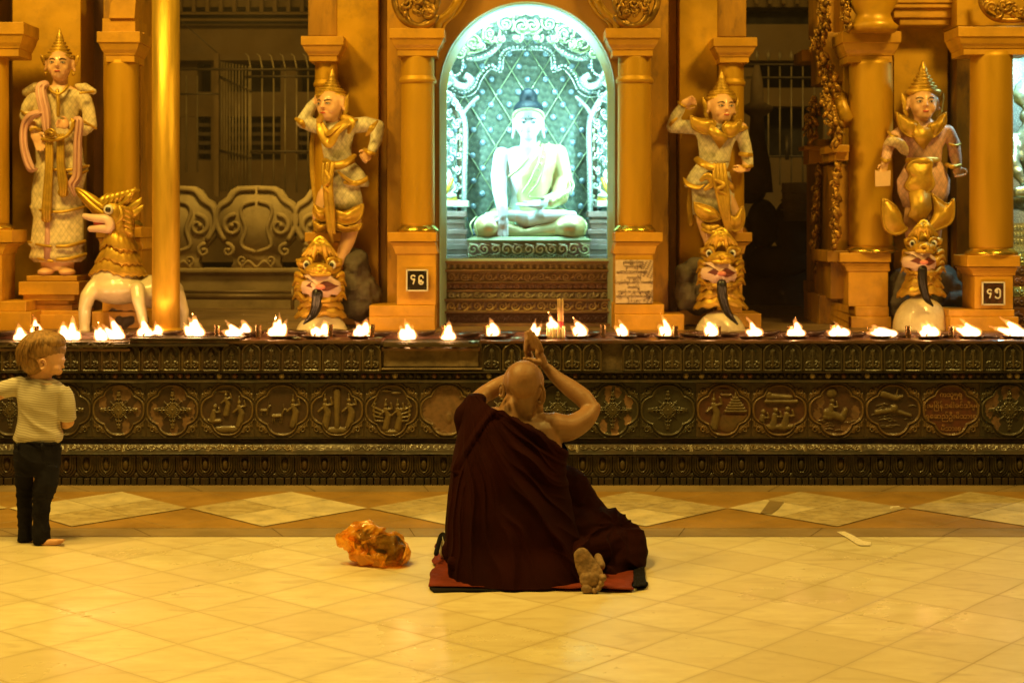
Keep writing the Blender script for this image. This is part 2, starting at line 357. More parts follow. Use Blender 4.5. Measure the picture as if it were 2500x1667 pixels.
# ================================================================ reliefs
class Rel:
    def __init__(s, w_, h_, nx, nz, ground=0.):
        s.w, s.h, s.nx, s.nz = w_, h_, nx, nz
        s.X, s.Z = np.meshgrid(np.linspace(0, w_, nx), np.linspace(0, h_, nz)); s.H = np.full(s.X.shape, ground); s.C = np.zeros(s.X.shape + (3,))
    def stroke(s, pts, w0, w1, h, sharp=1.0):
        pts = np.array(pts, float); n = len(pts) - 1
        x0, x1 = pts[:, 0].min() - max(w0, w1), pts[:, 0].max() + max(w0, w1); z0, z1 = pts[:, 1].min() - max(w0, w1), pts[:, 1].max() + max(w0, w1)
        msk = (s.X >= x0) & (s.X <= x1) & (s.Z >= z0) & (s.Z <= z1)
        if not msk.any(): return s
        X = s.X[msk]; Z = s.Z[msk]; out = np.full(X.shape, -9.)
        for i in range(n):
            a, b_ = pts[i], pts[i + 1]; d = b_ - a; l2 = max(1e-12, (d ** 2).sum())
            t = np.clip(((X - a[0]) * d[0] + (Z - a[1]) * d[1]) / l2, 0, 1)
            dist = np.hypot(X - a[0] - t * d[0], Z - a[1] - t * d[1]); ww = w0 + (w1 - w0) * (i + t) / n
            out = np.maximum(out, 1 - (dist / ww) ** 2)
        g = s.H[msk]; s.H[msk] = np.where(out > 0, np.maximum(g, h * np.sqrt(np.maximum(out, 0)) ** sharp + np.minimum(g, 0)), g)
        return s
    def blob(s, cx, cz, rx, rz, h, rot=0.):
        c, n = math.cos(rot), math.sin(rot); dx, dz = s.X - cx, s.Z - cz
        q = 1 - ((dx * c + dz * n) / rx) ** 2 - ((-dx * n + dz * c) / rz) ** 2
        s.H = np.where(q > 0, np.maximum(s.H, h * np.sqrt(np.maximum(q, 0))), s.H); return s
    def sym(s, pts, w0, w1, h):
        s.stroke(pts, w0, w1, h); s.stroke([(s.w - x, z) for x, z in pts], w0, w1, h); return s
def gridmesh(X, Y, Z, C=None):
    nz, nx = X.shape; co = np.stack([X, Y, Z], -1).reshape(-1, 3)
    i = np.arange(nz * nx).reshape(nz, nx)
    q = np.stack([i[:-1, :-1], i[:-1, 1:], i[1:, 1:], i[1:, :-1]], -1).reshape(-1, 4)
    me = bpy.data.meshes.new("g"); me.vertices.add(len(co)); me.vertices.foreach_set("co", co.ravel())
    me.loops.add(q.size); me.loops.foreach_set("vertex_index", q.ravel()); me.polygons.add(len(q))
    me.polygons.foreach_set("loop_start", np.arange(0, q.size, 4)); me.polygons.foreach_set("loop_total", np.full(len(q), 4))
    me.update(calc_edges=True)
    if C is not None:
        a = me.color_attributes.new("Col", 'FLOAT_COLOR', 'POINT'); a.data.foreach_set("color", np.concatenate([C.reshape(-1, 3), np.ones((len(co), 1))], 1).ravel())
    return me
def colmat(name, rough=.3, coat=.5, noise_=.5, scale=30, bump=.3, dirt=(.02, .012, .006), metal=0):
    m = bpy.data.materials.new(name); m.use_nodes = True; nt = m.node_tree; N = nt.nodes; L = nt.links; b = N["Principled BSDF"]
    at = N.new("ShaderNodeAttribute"); at.attribute_name = "Col"; tc = N.new("ShaderNodeTexCoord")
    n = N.new("ShaderNodeTexNoise"); n.inputs["Scale"].default_value = scale; n.inputs["Detail"].default_value = 8; n.inputs["Roughness"].default_value = .65; L.new(tc.outputs["Object"], n.inputs["Vector"])
    r = N.new("ShaderNodeMapRange"); r.inputs[1].default_value = .42; r.inputs[2].default_value = .68; r.inputs[4].default_value = noise_; L.new(n.outputs["Fac"], r.inputs[0])
    x = N.new("ShaderNodeMix"); x.data_type = 'RGBA'; x.inputs["B"].default_value = (*dirt, 1); L.new(at.outputs["Color"], x.inputs["A"]); L.new(r.outputs[0], x.inputs["Factor"])
    L.new(x.outputs["Result"], b.inputs["Base Color"]); b.inputs["Roughness"].default_value = rough; b.inputs["Coat Weight"].default_value = coat; b.inputs["Coat Roughness"].default_value = .15; b.inputs["Metallic"].default_value = metal
    rr = N.new("ShaderNodeMapRange"); rr.inputs[1].default_value = .3; rr.inputs[2].default_value = .7; rr.inputs[3].default_value = rough * .6; rr.inputs[4].default_value = min(1, rough * 1.9); L.new(n.outputs["Fac"], rr.inputs[0]); L.new(rr.outputs[0], b.inputs["Roughness"])
    if bump:
        bp = N.new("ShaderNodeBump"); bp.inputs["Strength"].default_value = bump; bp.inputs["Distance"].default_value = .003; L.new(n.outputs["Fac"], bp.inputs["Height"]); L.new(bp.outputs[0], b.inputs["Normal"])
    return m
GLAZE = colmat("brown green glaze", .42, .35)
GLAZED = mat("dark glaze", (.032, .018, .008), .45, 0, .5, 12, col2=(.022, .017, .008), bump=.6, bscale=45, coat=.25, grime=.3)
def tilerow(tiles, x0, w_, z0, Yf, var=.3, skip=None, seed=1, dim=1.):
    """one glazed course: tile reliefs repeated along the wall, every tile fired a little differently"""
    rg = np.random.RandomState(seed); Xs = []; Ys = []; Zs = []; Cs = []
    for k, T in enumerate(tiles):
        H = T.H.copy(); n = H.shape; x = x0 + k * w_
        worn = rg.rand(); H = H * (1 if worn < .75 else .7) + rg.rand(*n) * .0006
        H += np.where(T.X > T.w * .985, -.004, 0) + np.where(T.X < T.w * .015, -.004, 0) + rg.uniform(-.002, .002)
        if skip and skip(x + w_ / 2): H = rg.rand(*n) * .002 - .018
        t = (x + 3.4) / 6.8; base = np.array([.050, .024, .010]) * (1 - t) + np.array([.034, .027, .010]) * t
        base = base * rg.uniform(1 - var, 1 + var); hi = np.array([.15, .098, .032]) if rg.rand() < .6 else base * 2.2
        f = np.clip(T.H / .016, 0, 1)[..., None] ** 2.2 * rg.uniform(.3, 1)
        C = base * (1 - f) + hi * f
        if skip and skip(x + w_ / 2): C = C * 0 + np.array([.16, .11, .065])
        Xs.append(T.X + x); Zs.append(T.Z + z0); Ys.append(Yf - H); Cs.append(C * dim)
    return gridmesh(np.concatenate(Xs, 1), np.concatenate(Ys, 1), np.concatenate(Zs, 1), np.concatenate(Cs, 1))
zrow = lambda y, Y=8.2: CZ - (y - HZ) / FP * Y
wall = empty("shrine_wall", (0, 8.2, 0), "low dark glazed tile wall with lotus courses and picture medallions, lamps along its top", "wall")
# frieze tile: niche frame, flame leaf, pair of scrolls
ft = Rel(.1086, .153, 30, 42); W = .1086
ft.sym([(.006, .0), (.006, .105), (.018, .126), (.038, .139), (.0543, .150)], .0055, .005, .017)
ft.sym([(.013, .0), (.014, .10), (.026, .118), (.0543, .136)], .003, .003, .010)
ft.sym([(x, z) for x, z in spiral(.034, .030, .018, .003, 1.2, 1.2, 14)], .006, .004, .014)
ft.stroke([(.0543, .02), (.0543, .075), (.0543, .122)], .009, .002, .015)
for k in range(4): ft.sym([(.0543, .048 + k * .014), (.040 + k * .002, .062 + k * .014), (.037 + k * .003, .074 + k * .013)], .005, .002, .012)
ft.stroke([(0, .0), (W, .0)], .008, .008, .012)
ntile = 86; X0T = -4.616
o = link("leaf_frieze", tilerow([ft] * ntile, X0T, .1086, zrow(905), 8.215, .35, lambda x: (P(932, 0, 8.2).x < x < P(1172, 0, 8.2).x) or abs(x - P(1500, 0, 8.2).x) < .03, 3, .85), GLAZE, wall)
# lotus petals
lp = Rel(.1075, .120, 30, 34); W = .1075
for k, (a, h) in enumerate(((.006, .010), (.019, .014), (.031, .018))):
    pts = [(a, .12 - k * .004), (a, .052 + k * .008)] + [(W / 2 - (W / 2 - a) * math.cos(q), .052 + k * .008 - (.045 - k * .003) * math.sin(q)) for q in np.linspace(.2, math.pi / 2, 6)]
    lp.sym(pts, .0052, .0052, h)
lp.blob(W / 2, .072, .017, .034, .022); lp.sym([(.001, 0), (.001, .02), (.012, .004)], .006, .003, .010); lp.stroke([(0, .118), (W, .118)], .006, .006, .012)
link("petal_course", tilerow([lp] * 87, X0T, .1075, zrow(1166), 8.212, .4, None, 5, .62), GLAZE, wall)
# bead band and small blocks
m = M(); x = X0T
while x < 4.7:
    if not (x > P(1172, 0, 8.2).x and x < P(1170, 0, 8.2).x): m.ell((x, 8.226, zrow(919) + rnd.uniform(-.001, .001)), (.0155, .012, .0155), n=10, m=6); m.c = 1 if rnd.random() < (.22 if -0.3 < x < 3 else .1) else 0; m.c = 2 if rnd.random() < .25 else m.c
    x += .0425 if rnd.random() < .93 else .049
m.build("bead_band", [GLAZED, mat("chipped bead", (.42, .33, .19), .4, 0, .3, 20), mat("red brown bead", (.13, .05, .025), .3, 0, .3, 20, coat=.5)], wall)
m = M(); x = X0T
while x < 4.7:
    ww = rnd.choice((.036, .036, .05, .033)); d = rnd.uniform(0, .004)
    m.box(x + .0025, x + ww - .0025, 8.196 + d, 8.25, .001, .042 + rnd.uniform(-.001, .001)); x += ww
m.build("base_blocks", GLAZED, wall, smooth=False, bevel=.004)
# core, mouldings, top slab
m = M(); L_, R_ = -4.75, 4.75
m.box(L_, R_, 8.245, 8.70, 0, .773)
prof = [(8.235, zrow(905)), (8.205, zrow(907)), (8.205, zrow(910)), (8.232, zrow(913)), (8.232, zrow(927)), (8.208, zrow(930)), (8.206, zrow(934)), (8.250, zrow(937))]
prof2 = [(8.25, zrow(1069)), (8.222, zrow(1071)), (8.226, zrow(1074)), (8.240, zrow(1077)), (8.238, zrow(1085)), (8.205, zrow(1100)), (8.182, zrow(1104)), (8.178, zrow(1107)), (8.188, zrow(1109)), (8.225, zrow(1111)), (8.226, zrow(1116))]
for pr in (prof, prof2):
    rg_ = []
    for k in range(76):
        x = L_ + (R_ - L_) * k / 75; jz = rnd.uniform(-.0012, .0012)
        rg_.append([V(x, y + rnd.uniform(-.001, .001), z + jz) for y, z in pr] + [V(x, 8.3, pr[-1][1]), V(x, 8.3, pr[0][1])])
    m.rings(rg_)
m.build("moulding", mat("worn dark moulding", (.040, .024, .010), .62, 0, .5, 12, col2=(.018, .013, .006), bump=.9, bscale=35, grime=.4), wall, smooth=False)
# carved strip on the lower moulding
cs = Rel(.308, .040, 96, 16)
for k in range(5): cs.stroke(spiral(.03 + k * .062, .020, .016, .003, k * 2.1, 1.3, 14), .005, .003, .007); cs.stroke([(.03 + k * .062 + .014, .012), (.03 + k * .062 + .03, .028), (.03 + k * .062 + .045, .016)], .005, .002, .006)
cs.stroke([(0, .0), (0, .04)], .012, .012, .009); cs.stroke([(.308, .0), (.308, .04)], .012, .012, .009)
rgc = np.random.RandomState(4); Xs = []; Ys = []; Zs = []; Cs = []
for k in range(30):
    f = 1 if rgc.rand() < .55 else .35; xx = X0T + .044 + (k - 0) * .308
    Xs.append(cs.X + xx); Zs.append(zrow(1102) + cs.Z * .86); Ys.append(8.212 + cs.Z * .55 - cs.H * f - .008)
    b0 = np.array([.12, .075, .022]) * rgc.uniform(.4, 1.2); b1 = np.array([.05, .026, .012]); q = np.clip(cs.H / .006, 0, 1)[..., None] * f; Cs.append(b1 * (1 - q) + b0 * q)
link("carved_strip", gridmesh(np.concatenate(Xs, 1), np.concatenate(Ys, 1), np.concatenate(Zs, 1), np.concatenate(Cs, 1)), GLAZE, wall)
TOPM = mat("oily brick top", (.13, .05, .026), .45, 0, .5, 6, bump=.8, bscale=30, coat=.5, grime=.6)
m = M()
segs = [(-4.75, P(318, 0, 8.2).x, .745), (P(318, 0, 8.2).x, P(932, 0, 8.2).x, .786), (P(932, 0, 8.2).x, P(1172, 0, 8.2).x, .747), (P(1172, 0, 8.2).x, 4.75, .787)]
for a, b_, zt in segs:
    n = max(3, int((b_ - a) / .04)); rg_ = []
    for k in range(n + 1):
        x = a + (b_ - a) * k / n; j = rnd.uniform(-.003, .003); yb = 8.195 + rnd.uniform(-.004, .003)
        rg_.append([V(x, yb, zt - .018), V(x, yb - .003, zt - .004 + j * .5), V(x, yb + .006, zt + j), V(x, 8.46, zt + j * .5), V(x, 8.46, zt - .02)])
    m.rings(rg_)
m.box(-4.75, 4.75, 8.462, 8.72, .70, .792)
x = -4.75
while x < 4.7:
    ww = rnd.uniform(.16, .3); m.box(x, x + ww - .004, 8.55, 8.70, .79, .803 + rnd.uniform(-.003, .003)); x += ww
m.build("top_slab", TOPM, wall, smooth=False)
WORN = mat("worn plaster", (.24, .17, .10), .7, 0, .4, 8, bump=1, bscale=25, grime=.8)
m = M(); a, b_ = P(936, 0, 8.2).x, P(1168, 0, 8.2).x
m.box(a, b_, 8.222, 8.25, zrow(896), zrow(850)); m.box(a - .01, b_ + .02, 8.20, 8.25, zrow(903), zrow(899))
m.build("worn_patch", WORN, wall, smooth=False, bevel=.003)
# ---------------------------------------------------------------- medallion panels
PX = [-46, 87, 220, 352, 484, 619, 754, 888, 1022, 1160, 1295, 1430, 1563, 1701, 1837, 1975, 2115, 2254, 2398, 2540]
def person_rel(r, x, z, s, pose='stand', h=.014):
    if pose == 'stand':
        r.stroke([(x, z), (x + .1 * s, z + .45 * s), (x, z + .72 * s)], .14 * s, .10 * s, h); r.blob(x, z + .88 * s, .075 * s, .09 * s, h * 1.1)
        r.stroke([(x, z + .93 * s), (x, z + 1.12 * s)], .05 * s, .01 * s, h * .8); r.stroke([(x, z + .68 * s), (x - .22 * s, z + .5 * s), (x - .1 * s, z + .62 * s)], .045 * s, .035 * s, h); r.stroke([(x, z + .7 * s), (x + .25 * s, z + .75 * s), (x + .2 * s, z + .95 * s)], .045 * s, .035 * s, h)
    elif pose == 'kneel':
        r.stroke([(x - .25 * s, z + .08 * s), (x + .25 * s, z + .1 * s)], .13 * s, .09 * s, h); r.stroke([(x - .1 * s, z + .1 * s), (x, z + .55 * s)], .17 * s, .11 * s, h); r.blob(x + .03 * s, z + .74 * s, .1 * s, .11 * s, h * 1.1); r.stroke([(x, z + .5 * s), (x + .25 * s, z + .5 * s), (x + .2 * s, z + .68 * s)], .05 * s, .04 * s, h)
    elif pose == 'deer':
        r.stroke([(x - .3 * s, z + .45 * s), (x + .25 * s, z + .47 * s)], .12 * s, .12 * s, h); r.stroke([(x + .25 * s, z + .5 * s), (x + .4 * s, z + .85 * s)], .08 * s, .05 * s, h); r.blob(x + .46 * s, z + .86 * s, .13 * s, .06 * s, h)
        for d in (-.3, -.2, .18, .28): r.stroke([(x + d * s, z + .4 * s), (x + (d - .02) * s, z)], .04 * s, .03 * s, h * .8)
        r.stroke([(x + .4 * s, z + .92 * s), (x + .35 * s, z + 1.2 * s)], .03 * s, .02 * s, h * .6)
def flower_rel(r, cx, cz, S, h=.012):
    r.blob(cx, cz, .10 * S, .10 * S, h * 1.3)
    for k in range(8):
        a = k * math.pi / 4; L1 = S * (1.0 if k % 2 == 0 else .62)
        ca, sa = math.cos(a), math.sin(a); R_ = lambda u, v: (cx + u * ca - v * sa, cz + u * sa + v * ca)
        r.stroke([R_(.12 * S, 0), R_(L1, 0)], .05 * S, .012 * S, h)
        for q in (.3, .5, .7, .85):
            if q * S > L1: continue
            for d in (-1, 1): r.stroke([R_(q * L1, 0), R_((q + .10) * L1, d * .13 * S * (1.2 - q)), R_((q - .02) * L1, d * .22 * S * (1.15 - q))], .045 * S, .02 * S, h * .9)
        for d in (-1, 1): r.stroke([R_(.1 * S, d * .05 * S), R_(.3 * S, d * .13 * S)], .04 * S, .02 * S, h)
def panel(i, xs=None):
    x0, x1 = P(PX[i] if xs is None else xs, 0, 8.2).x, P(PX[i + 1] if xs is None else xs + 134, 0, 8.2).x; W = x1 - x0; Hh = zrow(937) - zrow(1069)
    r = Rel(W, Hh, 110, 106); rg = np.random.RandomState(i + 20); u = (r.X / W - .5) * 2; v = (r.Z / Hh - .5) * 2
    f1 = np.abs(u / .60) ** 2.6 + np.abs(v / .92) ** 2.6; f2 = np.abs(u / .93) ** 2.6 + np.abs(v / .58) ** 2.6; f = np.minimum(f1, f2) ** (1 / 2.6)
    inside = f < 1
    for (lvl, ww, hh) in ((1.0, .042, .011), (1.13, .028, .007)): r.H = np.maximum(r.H, hh * np.sqrt(np.maximum(0, 1 - ((f - lvl) / ww) ** 2)))
    base = r.H.copy(); out = r.H * 0
    q = Rel(W, Hh, 110, 106)
    for sx in (0, 1):
        for sz in (0, 1):
            for (cx, cz, r0, a0, tn) in ((.13, .14, .045, 0, 1.2), (.30, .08, .03, 2, 1.1), (.08, .31, .03, 4, 1.1), (.20, .24, .022, 1, 1)):
                pts = spiral(cx * W, cz * Hh, r0 * W * 1.35, .004, a0, tn, 14); pts = [((W - x) if sx else x, (Hh - z) if sz else z) for x, z in pts]; q.stroke(pts, .0055, .003, .010)
            for k in range(7):
                a = .3 + k * .2; p1 = (.04 * W + math.cos(a) * .16 * W, .04 * Hh + math.sin(a) * .16 * Hh); p2 = (.04 * W + math.cos(a) * .32 * W, .04 * Hh + math.sin(a) * .32 * Hh)
                q.stroke([((W - x) if sx else x, (Hh - z) if sz else z) for x, z in (p1, p2)], .006, .003, .008)
    r.H = np.where(f > 1.15, np.maximum(r.H, q.H), r.H)
    mo = Rel(W, Hh, 110, 106); c, d = W / 2, Hh / 2
    ground = np.array([.075, .032, .016]); fg = np.array([.24, .165, .06]); frame = np.array([.21, .135, .052])
    if i in (0, 1, 2, 3, 9, 10, 11, 12, 18): flower_rel(mo, c, d, .36 * W)
    if i == 4:
        person_rel(mo, .27 * W, .26 * Hh, .12, 'kneel'); person_rel(mo, .48 * W, .42 * Hh, .12); person_rel(mo, .72 * W, .22 * Hh, .14); mo.blob(.5 * W, .14 * Hh, .09, .02, .01); mo.blob(.45 * W, .85 * Hh, .04, .01, .008)
    if i == 5: person_rel(mo, .70 * W, .22 * Hh, .15); person_rel(mo, .42 * W, .26 * Hh, .085, 'deer'); person_rel(mo, .18 * W, .40 * Hh, .06, 'deer')
    if i == 6: person_rel(mo, .28 * W, .20 * Hh, .16); person_rel(mo, .72 * W, .20 * Hh, .16); mo.stroke([(.5 * W, .2 * Hh), (.5 * W, .85 * Hh)], .014, .02, .012); mo.blob(.5 * W, .12 * Hh, .07, .02, .012)
    if i == 7:
        for sx in (1, -1):
            person_rel(mo, c + sx * .11 * W, .17 * Hh, .14)
            for k in range(4): mo.stroke([(c + sx * .17 * W, (.3 + k * .06) * Hh), (c + sx * (.30 + .02 * k) * W, (.30 + k * .09) * Hh), (c + sx * (.34 - .02 * k) * W, (.42 + k * .10) * Hh)], .008, .004, .011)
        mo.blob(.4 * W, .86 * Hh, .03, .008, .01); mo.blob(.58 * W, .82 * Hh, .03, .008, .01); mo.blob(c, .09 * Hh, .06, .014, .012)
    if i == 8: mo.blob(c + .01, .36 * Hh, .02, .035, .004); ground = np.array([.30, .17, .10])
    if i == 13:
        person_rel(mo, .32 * W, .18 * Hh, .17); ground = np.array([.17, .05, .025])
        for k in range(6): mo.stroke([((.53 + k * .03) * W, (.48 + k * .05) * Hh), ((.90 - k * .03) * W, (.48 + k * .05) * Hh)], .008, .008, .012)
        mo.stroke([(.715 * W, .76 * Hh), (.715 * W, .88 * Hh)], .008, .002, .012); mo.stroke([(.55 * W, .25 * Hh), (.88 * W, .25 * Hh)], .05, .05, .006); mo.blob(.5 * W, .88 * Hh, .03, .008, .008); mo.blob(.55 * W, .78 * Hh, .035, .008, .008)
    if i == 14:
        ground = np.array([.15, .045, .022]); mo.stroke([(.26 * W, .66 * Hh), (.80 * W, .66 * Hh)], .012, .012, .014); mo.stroke([(.3 * W, .76 * Hh), (.7 * W, .74 * Hh)], .018, .012, .016); mo.blob(.3 * W, .80 * Hh, .02, .014, .018)
        for x_, s_ in ((.2, .13), (.42, .14), (.63, .15)): person_rel(mo, x_ * W, .14 * Hh, s_, 'kneel')
    if i == 15:
        person_rel(mo, .42 * W, .34 * Hh, .13, 'kneel'); mo.stroke([(.35 * W, .45 * Hh), (.6 * W, .35 * Hh), (.66 * W, .5 * Hh)], .026, .014, .016); mo.blob(.42 * W, .82 * Hh, .03, .03, .014); ground = np.array([.13, .05, .028])
    if i == 16: mo.stroke([(.32 * W, .80 * Hh), (.55 * W, .72 * Hh), (.66 * W, .76 * Hh)], .02, .008, .014); mo.stroke([(.55 * W, .74 * Hh), (.58 * W, .92 * Hh)], .006, .004, .012); mo.stroke([(.22 * W, .46 * Hh), (.5 * W, .50 * Hh), (.8 * W, .40 * Hh)], .016, .01, .012); mo.blob(.52 * W, .53 * Hh, .022, .024, .018)
    if i in (15, 16):
        for k in range(26 if i == 16 else 14):
            zx = rg.uniform(.08, .34 if i == 15 else .6) * Hh; xx = rg.uniform(.1, .85) * W; mo.stroke([(xx, zx), (xx + .02, zx + .006), (xx + .04, zx)], .004, .003, .005)
    if i == 17: ground = np.array([.20, .05, .025])
    r.H = np.where(inside & (f < .93), np.maximum(r.H, mo.H), r.H)
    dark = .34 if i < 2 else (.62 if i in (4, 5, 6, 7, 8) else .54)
    if i in (10, 11, 12, 18): ground = np.array([.050, .042, .018]); fg = np.array([.13, .10, .04]); frame = np.array([.10, .078, .032])
    if i in (13, 14, 15, 16, 17): frame = np.array([.26, .15, .055])
    C = np.empty(r.X.shape + (3,)); C[:] = ground
    g = np.clip(mo.H / .009, 0, 1)[..., None]; C = C * (1 - g) + fg * g
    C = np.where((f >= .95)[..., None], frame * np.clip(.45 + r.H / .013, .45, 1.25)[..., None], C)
    if i in (2, 3, 8, 11, 15, 18):      # glaze broken away down to the pink clay
        n = np.zeros(r.X.shape)
        for k in range(7 if i != 8 else 1):
            ca = rg.uniform(0, 6.28); n = np.maximum(n, 1 - np.hypot((u - .68 * math.cos(ca)) / .16, (v - .68 * math.sin(ca)) / rg.uniform(.2, .42)) + .18 * np.sin(u * 31 + k) * np.sin(v * 27))
        if i == 8: n = 1 - f + .1 * np.sin(u * 17) * np.sin(v * 23 + 1)
        msk = ((n > .12) & inside & (mo.H < .003))[..., None]; C = np.where(msk, np.array([.44, .24, .13]) * (.72 if i != 11 else 1), C); r.H = r.H - np.where(msk[..., 0], .002, 0)
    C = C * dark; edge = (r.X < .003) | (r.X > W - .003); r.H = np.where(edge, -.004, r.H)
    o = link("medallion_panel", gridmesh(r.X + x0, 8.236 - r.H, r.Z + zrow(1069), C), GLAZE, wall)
    return o, x0, W
def text_mesh(body, size, mtx, depth=.001, align='CENTER', space=1.0):
    cu = bpy.data.curves.new("t", 'FONT'); cu.body = body; cu.size = size; cu.extrude = depth; cu.align_x = align; cu.align_y = 'CENTER'; cu.space_line = space
    o = bpy.data.objects.new("t", cu); sc.collection.objects.link(o); o.matrix_world = mtx
    dg = bpy.context.evaluated_depsgraph_get(); me = bpy.data.meshes.new_from_object(o.evaluated_get(dg)); me.transform(mtx)
    bpy.data.objects.remove(o); bpy.data.curves.remove(cu); me.materials.clear(); return me
def upright(x, y, z): return Matrix.Translation((x, y, z)) @ Matrix.Rotation(R(90), 4, 'X')
PLAB = {2: "flower medallion chipped at its corners", 8: "worn pinkish medallion with its picture gone", 13: "red medallion with a standing figure before a tiered spire", 14: "red medallion with a reclining figure above kneeling ones", 16: "medallion with a boat and a swimmer in waves", 17: "red medallion filled with raised writing", 5: "medallion with a figure and deer", 7: "medallion with two winged figures", 11: "flower medallion with pale patches of lost glaze"}
for i in range(19):
    o, x0, W = panel(i)
    if i in PLAB: o["label"] = PLAB[i]
    if i == 17:
        INK = mat("ochre raised writing", (.34, .19, .08), .5, 0, .2, 30)
        for k, t in enumerate(("ကသူ၅ရု", "ဦးမြစိန်.ဒေါ်ခင်သိမ္မု", "ရွှေဆည်ဦးမိသားစု", "မိသားစု")):
            link("writing", text_mesh(t, .036 if k in (1, 2) else .034, upright(x0 + W / 2, 8.231, zrow(965 + (0, 27, 53, 83)[k]))), INK, o, smooth=False)
m.c = 0

for xs in (-180, -314, -448, -582, 2541, 2676, 2811, 2946): panel(12 if xs > 0 else 1, xs)
# ================================================================ shrine architecture
def pz(y, Y): return CZ - (y - HZ) / FP * Y
def pxx(x, Y): return (x - 1250) / FP * Y
# raised terrace floor the shrines stand on
m = M(); m.box(-6, 6, 8.72, 15.5, .5, .787)
tag(m.build("terrace_floor", mat("smoky terrace floor", (.24, .15, .07), .5, 0, .4, 2, bump=.3, grime=.4), smooth=False), kind="structure")
def round_column(name, lab, cx, r, Yc, ytop, ycapb, yshb, ybase, yplate, ypl2, cyma, bodyb, plinth, capx, capprof, basex, bodyx, ring=None, trim=GOLDTRIM, colm=GOLDCOL, T=0):
    """a gilded round column: every y is a photo row at the column's own distance"""
    z = lambda y: pz(y, Yc - .1); x0 = pxx(cx, Yc)
    root = empty(name, (x0, Yc, .787), lab, "column", "gilded shrine columns")
    m = M(); k = r / FP * Yc; m.lathe((x0, Yc, 0), [(k * 1.0, z(yshb)), (k * 1.015, z(yshb) + .02), (k * .985, z(ycapb) - .01), (k * .985, z(ycapb) + .02)], 40)
    m.build("shaft", colm, root)
    if ring: m = M(); m.lathe((x0, Yc, 0), [(k * .97, z(ring) - .022), (k * 1.1, z(ring) - .014), (k * 1.13, z(ring)), (k * 1.1, z(ring) + .01), (k * 1.03, z(ring) + .014), (k * 1.05, z(ring) + .02), (k * .97, z(ring) + .026)], 40); m.build("neck_ring", colm, root)
    m = M(); m.lathe((x0, Yc, 0), [(k * 1.22, z(yshb + (ybase - yshb))), (k * 1.26, z(ybase) + .010), (k * 1.2, z(ybase) + .022), (k * 1.06, z(ybase) + .036), (k * 1.01, z(yshb) + .006)], 40); m.build("base_torus", mat("burnished gold", (.82, .55, .08), .22, .9, .2, 8, bump=.3, bscale=20), root)
    s = lambda x: pxx(x, Yc - .1)
    a, b_ = s(bodyx[0]), s(bodyx[1]); c, d = s(basex[0]), s(basex[1]); o = min(a - c, d - b_) if min(a - c, d - b_) > 0 else .02
    yf = Yc - .115; dep = .26
    m = M(); m.rings([[V(c, yf - .02, z_), V(d, yf - .02, z_), V(d, yf + dep, z_), V(c, yf + dep, z_)] for z_ in (z(yplate), z(ybase) + .001)])
    e = .012
    m.rings([[V(xa, yf_, z_), V(xb, yf_, z_), V(xb, yf + dep, z_), V(xa, yf + dep, z_)] for xa, xb, yf_, z_ in
             ((a, b_, yf + .012, z(bodyb)), (a, b_, yf + .012, z(cyma)), (a - e, b_ + e, yf + .006, z(cyma)), (a - e, b_ + e, yf + .004, z(cyma) + .01), (a - .4 * (a - c) - .003, b_ + .4 * (d - b_), yf - .003, z(yplate) - .025), (c + .006, d - .006, yf - .014, z(yplate) - .004))])
    m.build("pedestal", trim, root, smooth=False, bevel=.003)
    m = M()
    for (xa, xb, y0_, y1_, fr) in plinth: m.box(s(xa), s(xb), yf - fr, yf + dep, z(y1_), z(y0_))
    m.build("plinth", trim, root, smooth=False, bevel=.004)
    m = M(); g, h = s(capx[0]), s(capx[1]); rg = []
    for (xo, yy) in capprof: rg.append([V(g + xo, yf - .03 + xo, z(yy)), V(h - xo, yf - .03 + xo, z(yy)), V(h - xo, yf + dep, z(yy)), V(g + xo, yf + dep, z(yy))])
    m.rings(rg); m.build("capital", trim, root, smooth=False, bevel=.002)
    return root, x0, yf
CP = lambda t, b: [(0, t), (0, t + (b - t) * .36), (.008, t + (b - t) * .37), (.010, t + (b - t) * .42), (.022, t + (b - t) * .60), (.036, t + (b - t) * .72), (.037, t + (b - t) * .76), (.044, t + (b - t) * .77), (.044, b)]
C1 = round_column("gilded_column", "gilded column left of the lit niche, carrying the black number plate on its pedestal", 1020, 41, 9.12, 72, 137, 552, 568, 590, 0, 620, 745, [(903, 1063, 745, 772, .02), (903, 1063, 772, 812, .04)], (952, 1086), CP(72, 137), (947, 1066), (969, 1064), 194)
C2 = round_column("gilded_column", "gilded column right of the lit niche, above the inscribed cream plaque", 1549, 41, 9.12, 72, 137, 552, 568, 590, 0, 620, 742, [(1499, 1620, 742, 766, .02), (1499, 1668, 766, 812, .04)], (1477, 1612), CP(72, 137), (1501, 1617), (1502, 1594), 194)
C3 = round_column("gilded_column", "narrow gilded column behind the dancer with a hand at her head", 797, 28, 9.35, 91, 150, 552, 568, 590, 0, 620, 780, [(748, 830, 780, 812, .02)], (737, 840), CP(91, 150), (746, 842), (768, 838), 203, GOLDTRIM)
C4 = round_column("gilded_column", "narrow gilded column behind the dancer with a raised fist", 1785, 31, 9.35, 94, 153, 552, 568, 590, 0, 620, 764, [(1748, 1855, 764, 812, .04)], (1740, 1846), CP(94, 153), (1744, 1834), (1750, 1812), 200, GOLDTRIM)
C5 = round_column("gilded_column", "gilded column between the gilt carving and the statue in pink", 2126, 53, 9.32, 80, 153, 603, 618, 640, 0, 662, 748, [(2086, 2168, 748, 772, .01), (2072, 2170, 772, 815, .05)], (2052, 2196), CP(80, 153), (2048, 2172), (2071, 2168))
